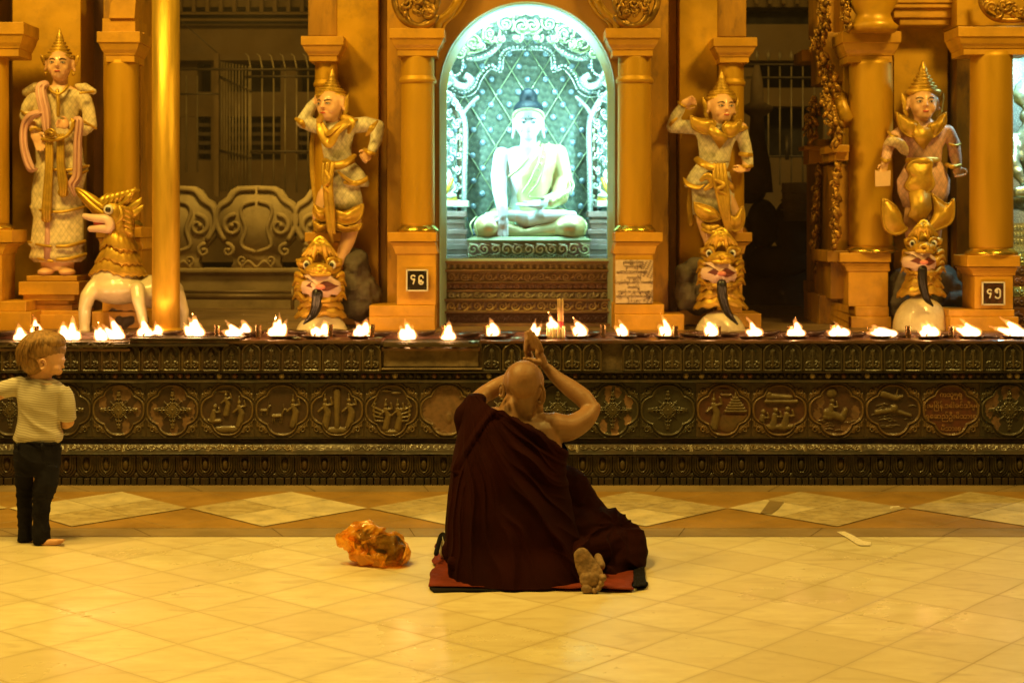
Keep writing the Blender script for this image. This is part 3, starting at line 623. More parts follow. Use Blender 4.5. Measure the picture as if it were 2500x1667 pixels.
C6 = round_column("gilded_column", "gilded column at the right edge, above the reddish number plate", 2420, 51, 8.95, 68, 134, 608, 624, 651, 0, 672, 755, [(2312, 2472, 755, 772, .02), (2312, 2478, 772, 815, .05)], (2334, 2540), CP(68, 134), (2357, 2486), (2379, 2473))
C7 = round_column("gilded_column", "gilded column behind the pole, above the bird lion's head", 297, 42, 9.25, 80, 152, 540, 556, 580, 0, 610, 760, [(228, 350, 760, 812, .02)], (241, 346), CP(80, 152), (238, 348), (250, 345))
C8 = round_column("gilded_column", "gilded column cut off by the left edge of the picture", -22, 42, 9.05, 57, 138, 550, 562, 592, 0, 620, 735, [(-80, 68, 735, 760, .02), (-80, 84, 760, 812, .05)], (-110, 64), CP(57, 138), (-90, 34), (-70, 4))
C9 = round_column("gilded_column", "gilded column beyond the right edge of the picture", 2850, 51, 8.95, 68, 134, 608, 624, 651, 0, 672, 755, [(2780, 2920, 755, 772, .02), (2776, 2930, 772, 815, .05)], (2764, 2950), CP(68, 134), (2787, 2916), (2809, 2893))
# walls of the three shrines: (x0, x1, y0, y1, front distance, depth, material)
G, G2, DR = GOLDWALL, GOLDWALL2, DARKRED
def shrine(name, lab, parts):
    root = empty(name, (pxx((parts[0][1] + parts[0][2]) / 2, parts[0][5]), parts[0][5] + .3, .787), lab, "shrine")
    for (nm, a, b_, y0, y1, Y, d, mt) in parts:
        m = M(); m.pbox(a, b_, y0, y1, Y, d); m.build(nm, mt, root, smooth=False, bevel=.004)
    return root
TOP = -60
sh1 = shrine("shrine_building", "central golden shrine around the cyan lit niche", [
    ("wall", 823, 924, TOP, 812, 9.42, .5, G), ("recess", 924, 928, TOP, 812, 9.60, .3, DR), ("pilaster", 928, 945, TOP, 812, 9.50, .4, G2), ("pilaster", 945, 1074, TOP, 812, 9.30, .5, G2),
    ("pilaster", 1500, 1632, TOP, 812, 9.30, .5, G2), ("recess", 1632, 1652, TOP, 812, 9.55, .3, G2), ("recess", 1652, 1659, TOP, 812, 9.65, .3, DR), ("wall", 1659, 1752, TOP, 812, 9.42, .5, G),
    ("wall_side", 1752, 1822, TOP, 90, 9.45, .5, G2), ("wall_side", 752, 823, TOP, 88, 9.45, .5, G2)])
sh2 = shrine("shrine_building", "golden shrine at the left, behind the robed statue", [
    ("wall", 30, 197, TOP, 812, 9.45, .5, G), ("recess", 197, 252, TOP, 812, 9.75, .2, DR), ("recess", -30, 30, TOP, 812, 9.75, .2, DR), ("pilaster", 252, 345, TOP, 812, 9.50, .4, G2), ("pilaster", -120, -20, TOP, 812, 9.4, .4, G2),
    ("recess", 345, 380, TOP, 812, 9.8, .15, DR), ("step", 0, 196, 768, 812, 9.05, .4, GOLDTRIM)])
sh3 = shrine("shrine_building", "golden shrine at the right, behind the statue in pink", [
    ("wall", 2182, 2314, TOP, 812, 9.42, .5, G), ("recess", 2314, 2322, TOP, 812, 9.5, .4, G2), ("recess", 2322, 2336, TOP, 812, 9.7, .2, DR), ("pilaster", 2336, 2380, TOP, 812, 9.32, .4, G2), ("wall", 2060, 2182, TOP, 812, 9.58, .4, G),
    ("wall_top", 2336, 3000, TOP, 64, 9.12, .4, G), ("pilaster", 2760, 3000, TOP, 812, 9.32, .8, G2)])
# capital block high above the statue in pink, moulded ends of the upper walls
m = M(); Y = 9.2
for (a, b_, y0, y1) in ((2165, 2348, TOP, 8), (2172, 2341, 8, 20), (2182, 2331, 20, 44), (2196, 2320, 44, 62)): m.pbox(a, b_, y0, y1, Y + (y1 - 8) * .001, .3)
m.build("capital_block", GOLDTRIM, sh3, smooth=False, bevel=.006)
m = M()
for xa, xb in ((2072, 2190),): m.lathe((pxx(2132, 9.1), 9.1, 0), [(.13, pz(80, 9.1)), (.15, pz(66, 9.1)), (.12, pz(56, 9.1)), (.10, pz(36, 9.1)), (.14, pz(10, 9.1)), (.15, pz(-40, 9.1))], 24)
m.build("upper_pillar", G, sh3)
m = M(); Y = 9.3
m.tube([P(238, 84, Y), P(300, 84, Y), P(352, 84, Y)], .01, 6); m.pbox(250, 330, 46, 80, Y, .3)
m.prism([(P(268, 0, Y).x, P(0, 46, Y).z), (P(330, 0, Y).x, P(0, 46, Y).z), (P(336, 0, Y).x, P(0, -30, Y).z), (P(300, 0, Y).x, P(0, -30, Y).z), (P(272, 0, Y).x, P(0, 10, Y).z)], Y - .02, Y + .2)
m.build("upper_bracket", GOLDTRIM, sh2, smooth=False)
# left base of the robed statue's wall steps
# ---------------------------------------------------------------- arch front with its niche
YA = 9.22
def arch_pts(cx, cyy, rx, ry, Y, n=40, foot=None):
    pts = []
    if foot: pts.append((pxx(cx - rx, Y), pz(foot, Y)))
    for k in range(n + 1):
        a = math.pi - math.pi * k / n; pts.append((pxx(cx + rx * math.cos(a), Y), pz(cyy - ry * math.sin(a), Y)))
    if foot: pts.append((pxx(cx + rx, Y), pz(foot, Y)))
    return pts
inner = arch_pts(1287, 232, 199, 206, YA, 48, 812); outer = arch_pts(1287, 225, 214, 220, YA, 48, 812); outer0 = arch_pts(1287, 226, 210, 216, YA, 48, 812)
m = M()             # wall above and beside the arch
n = len(outer); xl, xr, zt = pxx(1064, YA), pxx(1510, YA), pz(-80, YA)
loop = []
for i, (x, z) in enumerate(outer):
    if i == 0: q = (xl, z)
    elif i == n - 1: q = (xr, z)
    else:
        t = (i - 1) / (n - 3); q = (xl, z + (zt - z) * min(1, t * 4)) if t < .25 else ((xr, z + (zt - z) * min(1, (1 - t) * 4)) if t > .75 else (xl + (xr - xl) * (t - .25) * 2, zt))
    loop.append(q)
m.rings([[V(x, YA, z) for x, z in outer], [V(x, YA, z) for x, z in loop], [V(x, YA + .5, z) for x, z in loop]], cap=False, closed=False)
m.build("arch_wall", mat("arch gold paint", (.42, .20, .03), .5, .1, .3, 2, bump=.3, grime=.3), sh1, smooth=False)
TEAL = mat("pale painted metal frame", (.62, .74, .66), .35, 0, .1, 8)
niche = empty("niche_frame", (pxx(1287, YA), YA, .787), "pale metal arch frame and glass closing the lit niche", "niche frame")
m = M(); e = .012
m.rings([[V(x, YA + .16, z) for x, z in inner], [V(x, YA + .10, z) for x, z in inner], [V(x, YA + .002, z) for x, z in outer0], [V(x, YA - .012, z) for x, z in outer0], [V(x, YA - .012, z) for x, z in outer], [V(x, YA + .05, z) for x, z in outer]], cap=False, closed=False)
zsill = pz(632, YA)
m.box(pxx(1085, YA), pxx(1491, YA), YA + .08, YA + .14, pz(639, YA), zsill)
m.build("frame", TEAL, niche, smooth=False, bevel=.002)
GL = bpy.data.materials.new("window glass"); GL.use_nodes = True; nt = GL.node_tree; nt.nodes.clear()
o_ = nt.nodes.new("ShaderNodeOutputMaterial"); mx = nt.nodes.new("ShaderNodeMixShader"); tr = nt.nodes.new("ShaderNodeBsdfTransparent"); gs = nt.nodes.new("ShaderNodeBsdfGlossy"); fr = nt.nodes.new("ShaderNodeFresnel")
gs.inputs["Roughness"].default_value = .03; fr.inputs[0].default_value = 1.45; tr.inputs[0].default_value = (.97, 1, .98, 1)
nt.links.new(fr.outputs[0], mx.inputs[0]); nt.links.new(tr.outputs[0], mx.inputs[1]); nt.links.new(gs.outputs[0], mx.inputs[2]); nt.links.new(mx.outputs[0], o_.inputs[0])
m = M(); gi = arch_pts(1287, 232, 199, 206, YA + .02, 48, 634); m.prism([(x, z) for x, z in gi], YA + .118, YA + .122); m.build("glass", GL, niche, smooth=False)
# frame made translucent; unseen area lights added behind it give the teal glow
bf = TEAL.node_tree; tl_ = bf.nodes.new("ShaderNodeBsdfTranslucent"); tl_.inputs[0].default_value = (.70, .95, .85, 1); mxs = bf.nodes.new("ShaderNodeMixShader"); mxs.inputs[0].default_value = .6
bf.links.new(bf.nodes["Principled BSDF"].outputs[0], mxs.inputs[1]); bf.links.new(tl_.outputs[0], mxs.inputs[2]); bf.links.new(mxs.outputs[0], bf.nodes["Material Output"].inputs[0])
for k in range(15):
    if k < 3 or k > 11:
        sx = -1 if k < 3 else 1; j = k if k < 3 else k - 12; x, z = pxx(1287 + sx * 205, YA), pz(300 + j * 130, YA); ang, ln, e_ = 0, .34, (.8, .7, .35)[j]
    else:
        a = math.pi * (k - 2.5) / 9; x, z = pxx(1287 + 205 * math.cos(a), YA), pz(230 - 212 * math.sin(a), YA); ang, ln, e_ = a + 0, .17, .055
    l = lamp("frame_glow_fill", 'AREA', (x, YA + .19, z), e_, (.30, 1, .84), .035); l.data.shape = 'RECTANGLE'; l.data.size = .03; l.data.size_y = ln; l.rotation_euler = (R(90), -ang if 3 <= k <= 11 else 0, 0); attach(l, niche)
# teal lit curved mouldings springing from the capitals, and the pediment curve
m = M()
for sx in (-1, 1):
    mp_ = lambda x: 1287 + sx * (x - 1287)
    m.tube(catmull([P(mp_(1509), 72, YA - .06), P(mp_(1500), 52, YA - .06), P(mp_(1474), 30, YA - .06), P(mp_(1452), -6, YA - .06), P(mp_(1440), -40, YA - .06)]), .026, 8, flat=1.6)
    m.tube(catmull([P(mp_(1494), 76, YA - .03), P(mp_(1486), 56, YA - .03), P(mp_(1460), 34, YA - .03), P(mp_(1438), -2, YA - .03), P(mp_(1428), -40, YA - .03)]), .012, 8, flat=1.6)
m.build("pediment_moulding", GOLDWALL, sh1)
# ---------------------------------------------------------------- gilt scroll carving
def scroll3(m, cx, cyy, r, a0, turns, Y, rt, sgn=1, n=20, taper=.35, px=True):
    pts = []
    for k in range(n + 1):
        t = k / n; a = a0 + sgn * turns * 2 * math.pi * t; rr = r * (1 - .82 * t)
        pts.append(P(cx + rr * math.cos(a), cyy - rr * math.sin(a), Y - .01 * t))
    m.tube(pts, [rt * (1 - (1 - taper) * k / n) for k in range(n + 1)], 8, round_=True)
    m.ell(pts[-1], rt * .9, n=10, m=6)
for sx, cx0, lab in ((-1, 1020, "left of"), (1, 1549, "right of")):
    Y = 9.04; root = M(); f = lambda x: 1284.5 + sx * (x - 1284.5) * 1
    g = lambda x: cx0 + (x - 1549) * sx
    scroll3(root, g(1549), 26, 46, R(200) if sx > 0 else R(-20), .95, Y, .024, 1 * sx if sx > 0 else -1)
    scroll3(root, g(1528), 30, 24, R(60) if sx > 0 else R(120), 1.1, Y - .02, .016, sx)
    root.tube(catmull([P(g(1498), -30, Y), P(g(1502), 10, Y), P(g(1522), 50, Y), P(g(1550), 64, Y), P(g(1584), 50, Y), P(g(1604), 14, Y), P(g(1606), -30, Y)]), .020, 8)
    for k in range(9):
        a = rnd.uniform(0, 6.28); scroll3(root, g(1525 + (k % 3) * 26) + rnd.uniform(-5, 5), -4 + (k // 3) * 16 + rnd.uniform(-5, 5), rnd.uniform(8, 15), a, .9, Y - .02 - rnd.uniform(0, .03), .012, rnd.choice((1, -1)), 12)
    for k in range(12): root.ell(P(g(1512) + rnd.uniform(0, 76) * (1 if sx > 0 else -1), rnd.uniform(-20, 40), Y - .03), (.014, .012, .02), n=8, m=6)
    o = root.build("scroll_carving", LEAFDK); tag(o, "gilt scroll carving on the capital %s the lit niche" % lab, "carving", "gilt carvings on the shrines")
m = M(); Y = 9.0
for k in range(9): scroll3(m, 2408 + k * 14, 18 + rnd.uniform(-12, 14), rnd.uniform(10, 18), rnd.uniform(0, 6), 1, Y - rnd.uniform(0, .04), .014, rnd.choice((1, -1)), 14)
m.tube(catmull([P(2392, -20, Y), P(2400, 20, Y), P(2430, 46, Y), P(2480, 50, Y), P(2530, 44, Y)]), .018, 8)
tag(m.build("scroll_carving", LEAFDK), "gilt scroll carving above the column at the right edge", "carving", "gilt carvings on the shrines")
# tall gilt carvings on the side of the right shrine (they recede from us)
def carving(lab, path, rr, Y0, Y1, seedn, wd=1.0):
    r_ = random.Random(seedn); m = M(); n = len(path) - 1
    for i in range(n):
        (xa, ya), (xb, yb) = path[i], path[i + 1]; L_ = math.hypot(xb - xa, yb - ya); k = max(2, int(L_ / 7))
        for j in range(k):
            t = j / k; x, y = xa + (xb - xa) * t, ya + (yb - ya) * t; u = (i + t) / n; Y = Y0 + (Y1 - Y0) * u; w_ = rr[i] + (rr[i + 1] - rr[i]) * t
            for q in range(2):
                ox, oy = r_.uniform(-w_, w_), r_.uniform(-5, 5)
                if r_.random() < .5: scroll3(m, x + ox, y + oy, r_.uniform(5, 10), r_.uniform(0, 6.3), .8, Y - r_.uniform(0, .08), r_.uniform(.006, .011), r_.choice((1, -1)), 8)
                else:
                    a = r_.uniform(-.8, .8); p = P(x + ox, y + oy, Y - r_.uniform(0, .08)); l = r_.uniform(.02, .04)
                    m.tube([p + V(-math.sin(a) * l, 0, -l), p + V(0, -.02, 0), p + V(math.sin(a) * l, 0, l)], [.013, .016, .002], 6)
            m.ell(P(x, y, Y + .02), (w_ * .0018, .03, .03), n=8, m=6)
    tag(m.build("flame_carving", LEAFDK), lab, "carving", "gilt carvings on the shrines")
carving("tall ragged gilt carving hanging down the dark side of the right shrine", [(2004, -30), (2012, 40), (1994, 110), (2014, 160), (2028, 210), (2020, 250), (2040, 300), (2048, 355)], [12, 12, 14, 16, 24, 22, 18, 14], 9.5, 9.2, 5)
carving("low spiky gilt carving farthest left on the right shrine's side", [(1990, 245), (1984, 275), (1976, 310), (1980, 345)], [8, 12, 12, 10], 9.75, 9.75, 8)
carving("short gilt carving left of the column above the right shrine's corner", [(2062, -30), (2066, 20), (2064, 45), (2070, 75)], [9, 9, 9, 7], 9.15, 9.1, 9)
carving("slim vertical gilt carving beside the right shrine's column", [(2042, 405), (2040, 450), (2038, 500), (2040, 560), (2038, 608)], [5, 6, 5, 6, 5], 9.25, 9.25, 10)
carving("dark slim gilt carving at the rear corner of the right shrine", [(1998, 405), (1992, 470), (1990, 530), (1986, 590), (1994, 660)], [4, 5, 4, 6, 3], 9.85, 9.85, 12)
m = M()
for (a, b_, y0, y1, Y, d) in ((1998, 2072, 340, 690, 9.95, .4), (2046, 2072, 400, 620, 9.35, .5), (2020, 2072, 612, 640, 9.22, .5), (2028, 2072, 640, 730, 9.35, .5), (2034, 2074, 354, 372, 9.15, .4), (2040, 2072, 372, 392, 9.2, .4), (1964, 2030, 356, 366, 9.75, .2), (1975, 2024, 366, 400, 9.8, .2),
                              (1958, 2012, 122, 150, 10.0, .3), (2010, 2072, 80, 200, 9.6, .4), (1990, 2072, 690, 720, 9.9, .4), (2060, 2072, 150, 340, 9.6, .4), (2000, 2072, 720, 812, 9.5, .5), (1996, 2075, -60, 84, 9.7, .3)):
    m.pbox(a, b_, y0, y1, Y, d)
m.c = 0
for k in range(3):
    m.add([P(2072, 745 + k * 22, 9.05 + 0 * k), P(2072, 765 + k * 22, 9.0), P(1996 - k * 4, 742 + k * 8, 9.9), P(1992 - k * 4, 728 + k * 8, 9.95)], [(0, 1, 2, 3)])
m.build("side_wall", GOLDWALL2, sh3, smooth=False, bevel=.004)
m = M(); m.tube([P(2020, 200, 9.5), P(2050, 240, 9.4), P(2068, 300, 9.3)], [.02, .05, .06], 10)
m.build("curved_bracket", GOLDWALL, sh3)
# ---------------------------------------------------------------- gilt pole in front of the left shrine
pole = empty("gilded_pole", (pxx(405, 8.78), 8.78, .787), "tall gilded pole in front of the left shrine, brightest at its foot", "pole")
POLE = mat("brushed gold pole", (.76, .46, .05), .42, .62, .25, 2, bump=.3, bscale=30, grime=.25, stretch=(6, 6, .6))
m = M(); k = 33.5 / FP * 8.78
m.lathe((pxx(405, 8.78), 8.78, 0), [(k, .787), (k, 1.0), (k * .99, 1.6), (k, 3.1)], 48); m.build("shaft", POLE, pole)
m = M(); m.lathe((pxx(405, 8.78), 8.78, 0), [(k * 1.25, .787), (k * 1.25, .80), (k * 1.1, .81), (k * 1.01, .815)], 32); m.build("foot_ring", POLE, pole)
# ---------------------------------------------------------------- number plates and the inscribed plaque
def plate(lab, x0, x1, y0, y1, Y, strokes, par, m1):
    root = empty("number_plate", (pxx((x0 + x1) / 2, Y), Y, pz(y1, Y)), lab, "number plate", "shrine number plates")
    m = M(); m.pbox(x0, x1, y0, y1, Y, .008); m.build("plate", m1, root, smooth=False)
    m = M()
    for (a, b_, c, d) in ((x0 - 2, x1 + 2, y0 - 3, y0), (x0 - 2, x1 + 2, y1, y1 + 3), (x0 - 3, x0, y0 - 3, y1 + 3), (x1, x1 + 3, y0 - 3, y1 + 3)): m.pbox(a, b_, c, d, Y - .006, .014)
    m.build("frame", WHITEP, root, smooth=False)
    m = M()
    for s in strokes: m.tube([P(x, y, Y - .002) for x, y in s], .0042, 8, flat=.5, up=(0, 1, 0), round_=True)
    m.build("numerals", WHITEP, root)
    m = M()
    for x in (x0 + 4, x1 - 4):
        for y in (y0 + 4, y1 - 4): m.ell(P(x, y, Y - .001), (.005, .003, .005), n=8, m=6)
    m.build("screws", BLACKP, root)
def arcp(cx, cyy, rx, ry, a0, a1, n=12): return [(cx + rx * math.cos(R(a0 + (a1 - a0) * k / n)), cyy - ry * math.sin(R(a0 + (a1 - a0) * k / n))) for k in range(n + 1)]
PLB = mat("glossy black plate", (.03, .022, .014), .12, 0, .3, 20, spec=.8)
PLR = mat("reddish brown plate", (.11, .045, .025), .2, 0, .4, 30, col2=(.04, .02, .01), spec=.7)
sc4 = lambda cx, cyy: arcp(cx, cyy, 5, 5, 35, 318, 12) + [(cx + 3.9, cyy + 3.6), (cx + .5, cyy + 15)]
plate("glossy black plate with two white Burmese numerals on the pedestal left of the niche", 994.5, 1042, 661, 708, 8.99, [sc4(1008.5, 677.5), arcp(1028, 679, 5, 6, 10, 180, 8) + [(1023, 688)] + arcp(1028, 689, 5, 5, 180, 375, 8) + arcp(1029, 686.5, 3, 2.2, -60, -270, 8)], None, PLB)
plate("reddish number plate with two white Burmese numerals at the right edge", 2401, 2451, 691, 742, 8.82, [sc4(2416, 712), arcp(2434.5, 712, 2.6, 3, -30, -300, 8)[::-1] + [(2430, 712)] + arcp(2436, 710, 6, 5, 180, 0, 8) + [(2442, 716)] + arcp(2436, 721, 6.2, 7.2, 0, -150, 8)], None, PLR)
PQ = colmat("stained cream plaque", .5, .1, .25, 25, .1, dirt=(.30, .18, .10))
root = empty("inscribed_plaque", (pxx(1548, 8.985), 8.985, pz(740, 8.985)), "cream plaque with handwritten Burmese lines, soot stained along its right side", "plaque")
a, b_ = P(1503, 740, 8.985), P(1594, 635, 8.985)
X, Z = np.meshgrid(np.linspace(a.x, b_.x, 90), np.linspace(a.z, b_.z, 110)); U = (X - a.x) / (b_.x - a.x); Wv = (Z - a.z) / (b_.z - a.z)
st = U - (.80 - .10 * np.sin(Wv * 9 + 1) - .06 * np.sin(Wv * 31) + .05 * np.sin(Wv * 57 + U * 9)) + .12 * (np.abs(Wv - .9) < .12) + .08 * (np.abs(Wv - .68) < .07)
stain = np.clip(st * 9, 0, 1) * (.5 + .5 * np.sin(U * 60 + Wv * 41) * np.sin(Wv * 73)); C = np.array([.66, .50, .33]) * (1 - stain[..., None]) + np.array([.10, .055, .03]) * stain[..., None]
me = gridmesh(X, np.full(X.shape, 8.982), Z, C); link("face", me, PQ, root)
m = M(); m.box(a.x, b_.x, 8.9825, 9.01, a.z, b_.z); m.build("slab", WHITEP, root, smooth=False)
INKB = mat("brown ink", (.06, .02, .01), .5, 0, .2, 30)
for k, (t, x, y, s) in enumerate((("နှစ်မြောက်၅ရှ", 1546, 640, 8), ("ကွယ်လွန်သူ", 1546, 650, 8), ("မောင်သက်ဇော်", 1543, 664, 10.5), ("ကကူညီစုံ", 1548, 678, 8), ("မိ.ကွန်ဝါရှင်.အကု- ကဖေစ်", 1545, 689, 7.5), ("တောင်ဥူ", 1547, 701, 7.5), ("ကျွတ်.ဘ၂၃.ကျွေးမွေး", 1548, 712, 7.5), ("မြောက်ဥက္ကလာပမြို့နယ်", 1550, 723, 7.5), ("၂.၁၂.၉၇", 1547, 734, 8))):
    p = P(x, y, 8.979); link("writing", text_mesh(t, s / FP * 9 * 1.12, upright(p.x, 8.979, p.z), .0006), INKB, root, smooth=False)
# ---------------------------------------------------------------- dim courtyard behind: balustrade, pipe rail, building, grilles
Yb = 11.3
bal = empty("stone_balustrade", (pxx(590, Yb), Yb, .787), "pale carved stone balustrade of round scrolled panels, in the gap behind the pole", "balustrade")
for i, cx in enumerate((428, 626, 818)):
    m = M(); sx = 1
    poly = [(0.5, 453), (45, 455), (62, 464), (74, 482), (92, 494), (103, 520), (105, 548), (97, 578), (78, 600), (60, 618), (56, 640), (70, 668)]
    pl = [(cx + x, y) for x, y in poly] + [(cx - x, y) for x, y in reversed(poly)]
    m.prism([(P(x, 0, Yb).x, P(0, y, Yb).z) for x, y in pl], Yb, Yb + .12)
    for s_ in (-1, 1):
        m.tube(catmull([P(cx + s_ * 3, 462, Yb), P(cx + s_ * 45, 466, Yb), P(cx + s_ * 66, 490, Yb), P(cx + s_ * 92, 510, Yb), P(cx + s_ * 97, 548, Yb), P(cx + s_ * 78, 588, Yb)]), .020, 8)
        m.tube(catmull([P(cx + s_ * 4, 492, Yb), P(cx + s_ * 30, 500, Yb), P(cx + s_ * 38, 520, Yb), P(cx + s_ * 26, 560, Yb), P(cx + s_ * 36, 600, Yb), P(cx + s_ * 2, 616, Yb)]), .016, 8)
        scroll3(m, cx + s_ * 56, 552, 27, R(90 if s_ > 0 else 90), 1.2, Yb, .022, -s_)
        scroll3(m, cx + s_ * 70, 612, 16, R(90), 1.1, Yb, .018, s_)
        scroll3(m, cx + s_ * 34, 636, 13, R(-90), 1.0, Yb, .012, s_)
    m.tube(catmull([P(cx - 40, 655, Yb), P(cx - 20, 638, Yb), P(cx, 652, Yb), P(cx + 20, 638, Yb), P(cx + 40, 655, Yb)]), .012, 8)
    m.build("scrolled_panel", STONE, bal)
m = M(); m.pbox(380, 900, 660, 812, Yb - .02, .2); m.pbox(380, 900, 655, 667, Yb - .05, .25); m.build("plinth", STONE, bal, smooth=False, bevel=.01)
m = M()
for y, r in ((712, .012), (724, .022)): m.tube([P(380, y, Yb - .25), P(760, y + 1, Yb - .25)], r, 10)
for x in (714,): m.tube([P(x, 704, Yb - .25), P(x, 770, Yb - .25)], .014, 8)
tag(m.build("pipe_rail", mat("dusty pipe", (.20, .13, .06), .5, .3, .3, 8)), "low horizontal pipe rail in front of the pale balustrade", "rail")
m = M(); Yc = 11.6
for (cx, cyy, rx, ry) in ((1862, 548, 40, 62), (1940, 555, 55, 75), (1830, 470, 40, 28), (1800, 590, 45, 70), (1890, 640, 90, 40)):
    m.lathe((pxx(cx, Yc), Yc, 0), [(0, 0)], 4) if False else m.ell(P(cx, cyy, Yc), (rx / FP * Yc, .1, ry / FP * Yc), n=24, m=12)
m.pbox(1800, 2040, 655, 812, Yc - .02, .2); m.pbox(1800, 2040, 645, 660, Yc - .06, .3)
tag(m.build("stone_balustrade", STONEDK), "dark carved stone balustrade in the shadow of the right gap", "balustrade")
m = M(); Yd = 11.5; x0 = pxx(1960, Yd); m.lathe((x0, Yd, 0), [(.14, pz(540, Yd)), (.155, pz(500, Yd)), (.16, pz(450, Yd)), (.16, pz(447, Yd)), (0.01, pz(447, Yd))], 20)
for y in (475, 497, 520): m.tube([V(x0 + .163 * math.cos(a), Yd + .163 * math.sin(a) * 1, pz(y - 8 * abs(math.sin((a + 1.57) * 1)), Yd)) for a in np.linspace(-math.pi, 0, 14)], .008, 6)
tag(m.build("stone_post", STONE), "short pale stone post with curved grooves beside the right shrine", "post")
m = M(); x0 = pxx(1848, 11.2); m.lathe((x0, 11.2, 0), [(.12, pz(470, 11.2)), (.10, pz(400, 11.2)), (.06, pz(340, 11.2)), (.05, pz(285, 11.2)), (.11, pz(272, 11.2)), (.12, pz(262, 11.2)), (.05, pz(250, 11.2)), (.045, pz(200, 11.2)), (.02, pz(160, 11.2))], 14)
tag(m.build("stone_finial", STONEDK), "tapering stone finial rising in the dark right gap", "finial")
BW = mat("dim plaster", (.20, .12, .04), .8, 0, .25, 1.2, bump=.3, grime=.4); BD = mat("interior shade", (.03, .02, .012), .8, 0, .3, 3)
bld = empty("courtyard_building", (0, 15, .787), "dim plaster building behind the iron grilles", "building")
Y = 14.6
m = M(); m.pbox(300, 2100, 60, 132, Y, .4); m.pbox(300, 2100, -80, 18, Y + .3, .3); m.pbox(300, 2100, 132, 148, Y - .12, .4); m.pbox(300, 1000, 225, 285, Y + .05, .3); m.pbox(300, 1000, 392, 460, Y + .05, .3)
for x in (440, 515, 685, 785): m.pbox(x, x + 42, 148, 480, Y + .06, .3)
for x in (1815, 2010): m.pbox(x, x + 34, 148, 480, Y + .06, .3)
m.pbox(1780, 2100, 215, 260, Y + .05, .3); m.pbox(1780, 2100, 385, 640, Y + .05, .3); m.pbox(300, 1000, 440, 640, Y + .02, .3)
m.build("wall", BW, bld, smooth=False)
m = M(); m.pbox(250, 2150, -100, 760, Y + .6, .05); m.build("shade_panel", BD, bld, smooth=False)  # near-black panel: the unlit rooms' shade is put into its colour
m = M()
for x in range(435, 1000, 33): m.pbox(x, x + 9, -80, 32, Y - .2, .05)
for x in range(1810, 2060, 33): m.pbox(x, x + 9, -80, 10, Y - .2, .05)
m.pbox(400, 1000, 30, 36, Y - .2, .05); m.pbox(400, 1000, 46, 52, Y - .2, .05); m.build("railing", BW, bld, smooth=False)
m = M()
for y in range(235, 400, 22): m.pbox(440, 800, y, y + 9, Y + .1, .03)
m.build("louvres", mat("dim brown louvre", (.10, .06, .03), .7, 0, .3, 5), bld, smooth=False)
GR = mat("painted grille bars", (.26, .19, .09), .5, .2, .3, 9)
Yg = 12.6
g1 = empty("iron_grille", (pxx(620, Yg), Yg, .787), "tall iron grille of vertical bars, in the left gap above the pale balustrade", "grille")
m = M()
for x in range(612, 790, 28): m.tube([P(x, 186, Yg), P(x, 165, Yg), P(x - 6, 138, Yg), P(x - 14, 132, Yg)], .007, 6); m.tube([P(x, 186, Yg), P(x, 470, Yg)], .007, 6)
for k in range(11): # the half of the gate that swings away from us
    t = k / 10; x = 536 + 72 * t ** 1.15; Yk = Yg + 1.2 * (1 - t); m.tube([P(x, 150 + 12 * t, Yk), P(x, 468, Yk)], .0075, 6)
for x in (455, 482): m.tube([P(x, 185, Yg + 1), P(x, 420, Yg + 1)], .007, 6)
m.build("bars", GR, g1)
m = M(); m.tube([P(440, 170, Yg - .02), P(775, 170, Yg - .02)], .011, 6); m.tube([P(605, 187, Yg - .02), P(775, 187, Yg - .02)], .009, 6); m.tube([P(535, 187, Yg + 1.2), P(612, 222, Yg - .02)], .014, 6)
m.tube([P(535, 368, Yg + 1.2), P(612, 384, Yg - .02)], .014, 6); m.tube([P(612, 370, Yg - .02), P(780, 370, Yg - .02)], .011, 6); m.tube([P(440, 230, Yg), P(535, 230, Yg)], .009, 6); m.tube([P(440, 50, Yg), P(530, 130, Yg)], .005, 5)
m.build("crossbars", IRON, g1)
m = M(); m.pbox(522, 534, 130, 480, Yg + 1.1, .05); m.build("gate_post", BW, g1, smooth=False)
g2 = empty("iron_grille", (pxx(1920, Yg), Yg, .787), "iron grille with small leaf finials, in the dark right gap", "grille")
m = M()
for x in range(1848, 2050, 28): m.tube([P(x, 158, Yg), P(x, 452, Yg)], .007, 6); m.tube([P(x, 150, Yg), P(x, 136, Yg), P(x, 124, Yg)], [.008, .018, .002], 6, flat=.4)
m.build("bars", GR, g2)
m = M()
for y in (158, 190, 382): m.tube([P(1820, y, Yg - .02), P(2050, y, Yg - .02)], .010, 6)
m.pbox(1918, 1926, 330, 390, Yg - .04, .03)
m.build("crossbars", IRON, g2)
# grey rocks set around the statues' feet
def rock(lab, blobs, Y, seedn):
    m = M(); r_ = random.Random(seedn)
    for (x, y, rx, ry, d) in blobs: m.ell(P(x, y, Y), (rx / FP * Y, d, ry / FP * Y), n=14, m=9)
    me = m.voxel(.016, 1); wobble(me, .03, 9, seedn); wobble(me, .012, 25, seedn + 3)
    tag(link("rock", me, ROCK, smooth=False), lab, "rock", "grey rocks around the statues")
rock("lumpy grey rock right of the dancer whose hand is at her head", [(873, 650, 34, 40, .12), (862, 700, 44, 50, .13), (890, 720, 36, 48, .12), (866, 750, 40, 28, .12), (850, 640, 18, 22, .08)], 9.25, 1)
rock("lumpy grey rock left of the dancer with a raised fist", [(1700, 650, 28, 24, .1), (1672, 672, 22, 22, .1), (1680, 720, 38, 44, .12), (1716, 700, 34, 50, .12), (1668, 740, 20, 24, .1), (1700, 748, 30, 20, .1)], 9.25, 2)
rock("grey rock left of the statue in pink", [(2200, 690, 26, 40, .1), (2190, 740, 26, 60, .1), (2206, 780, 26, 40, .1)], 9.3, 3)
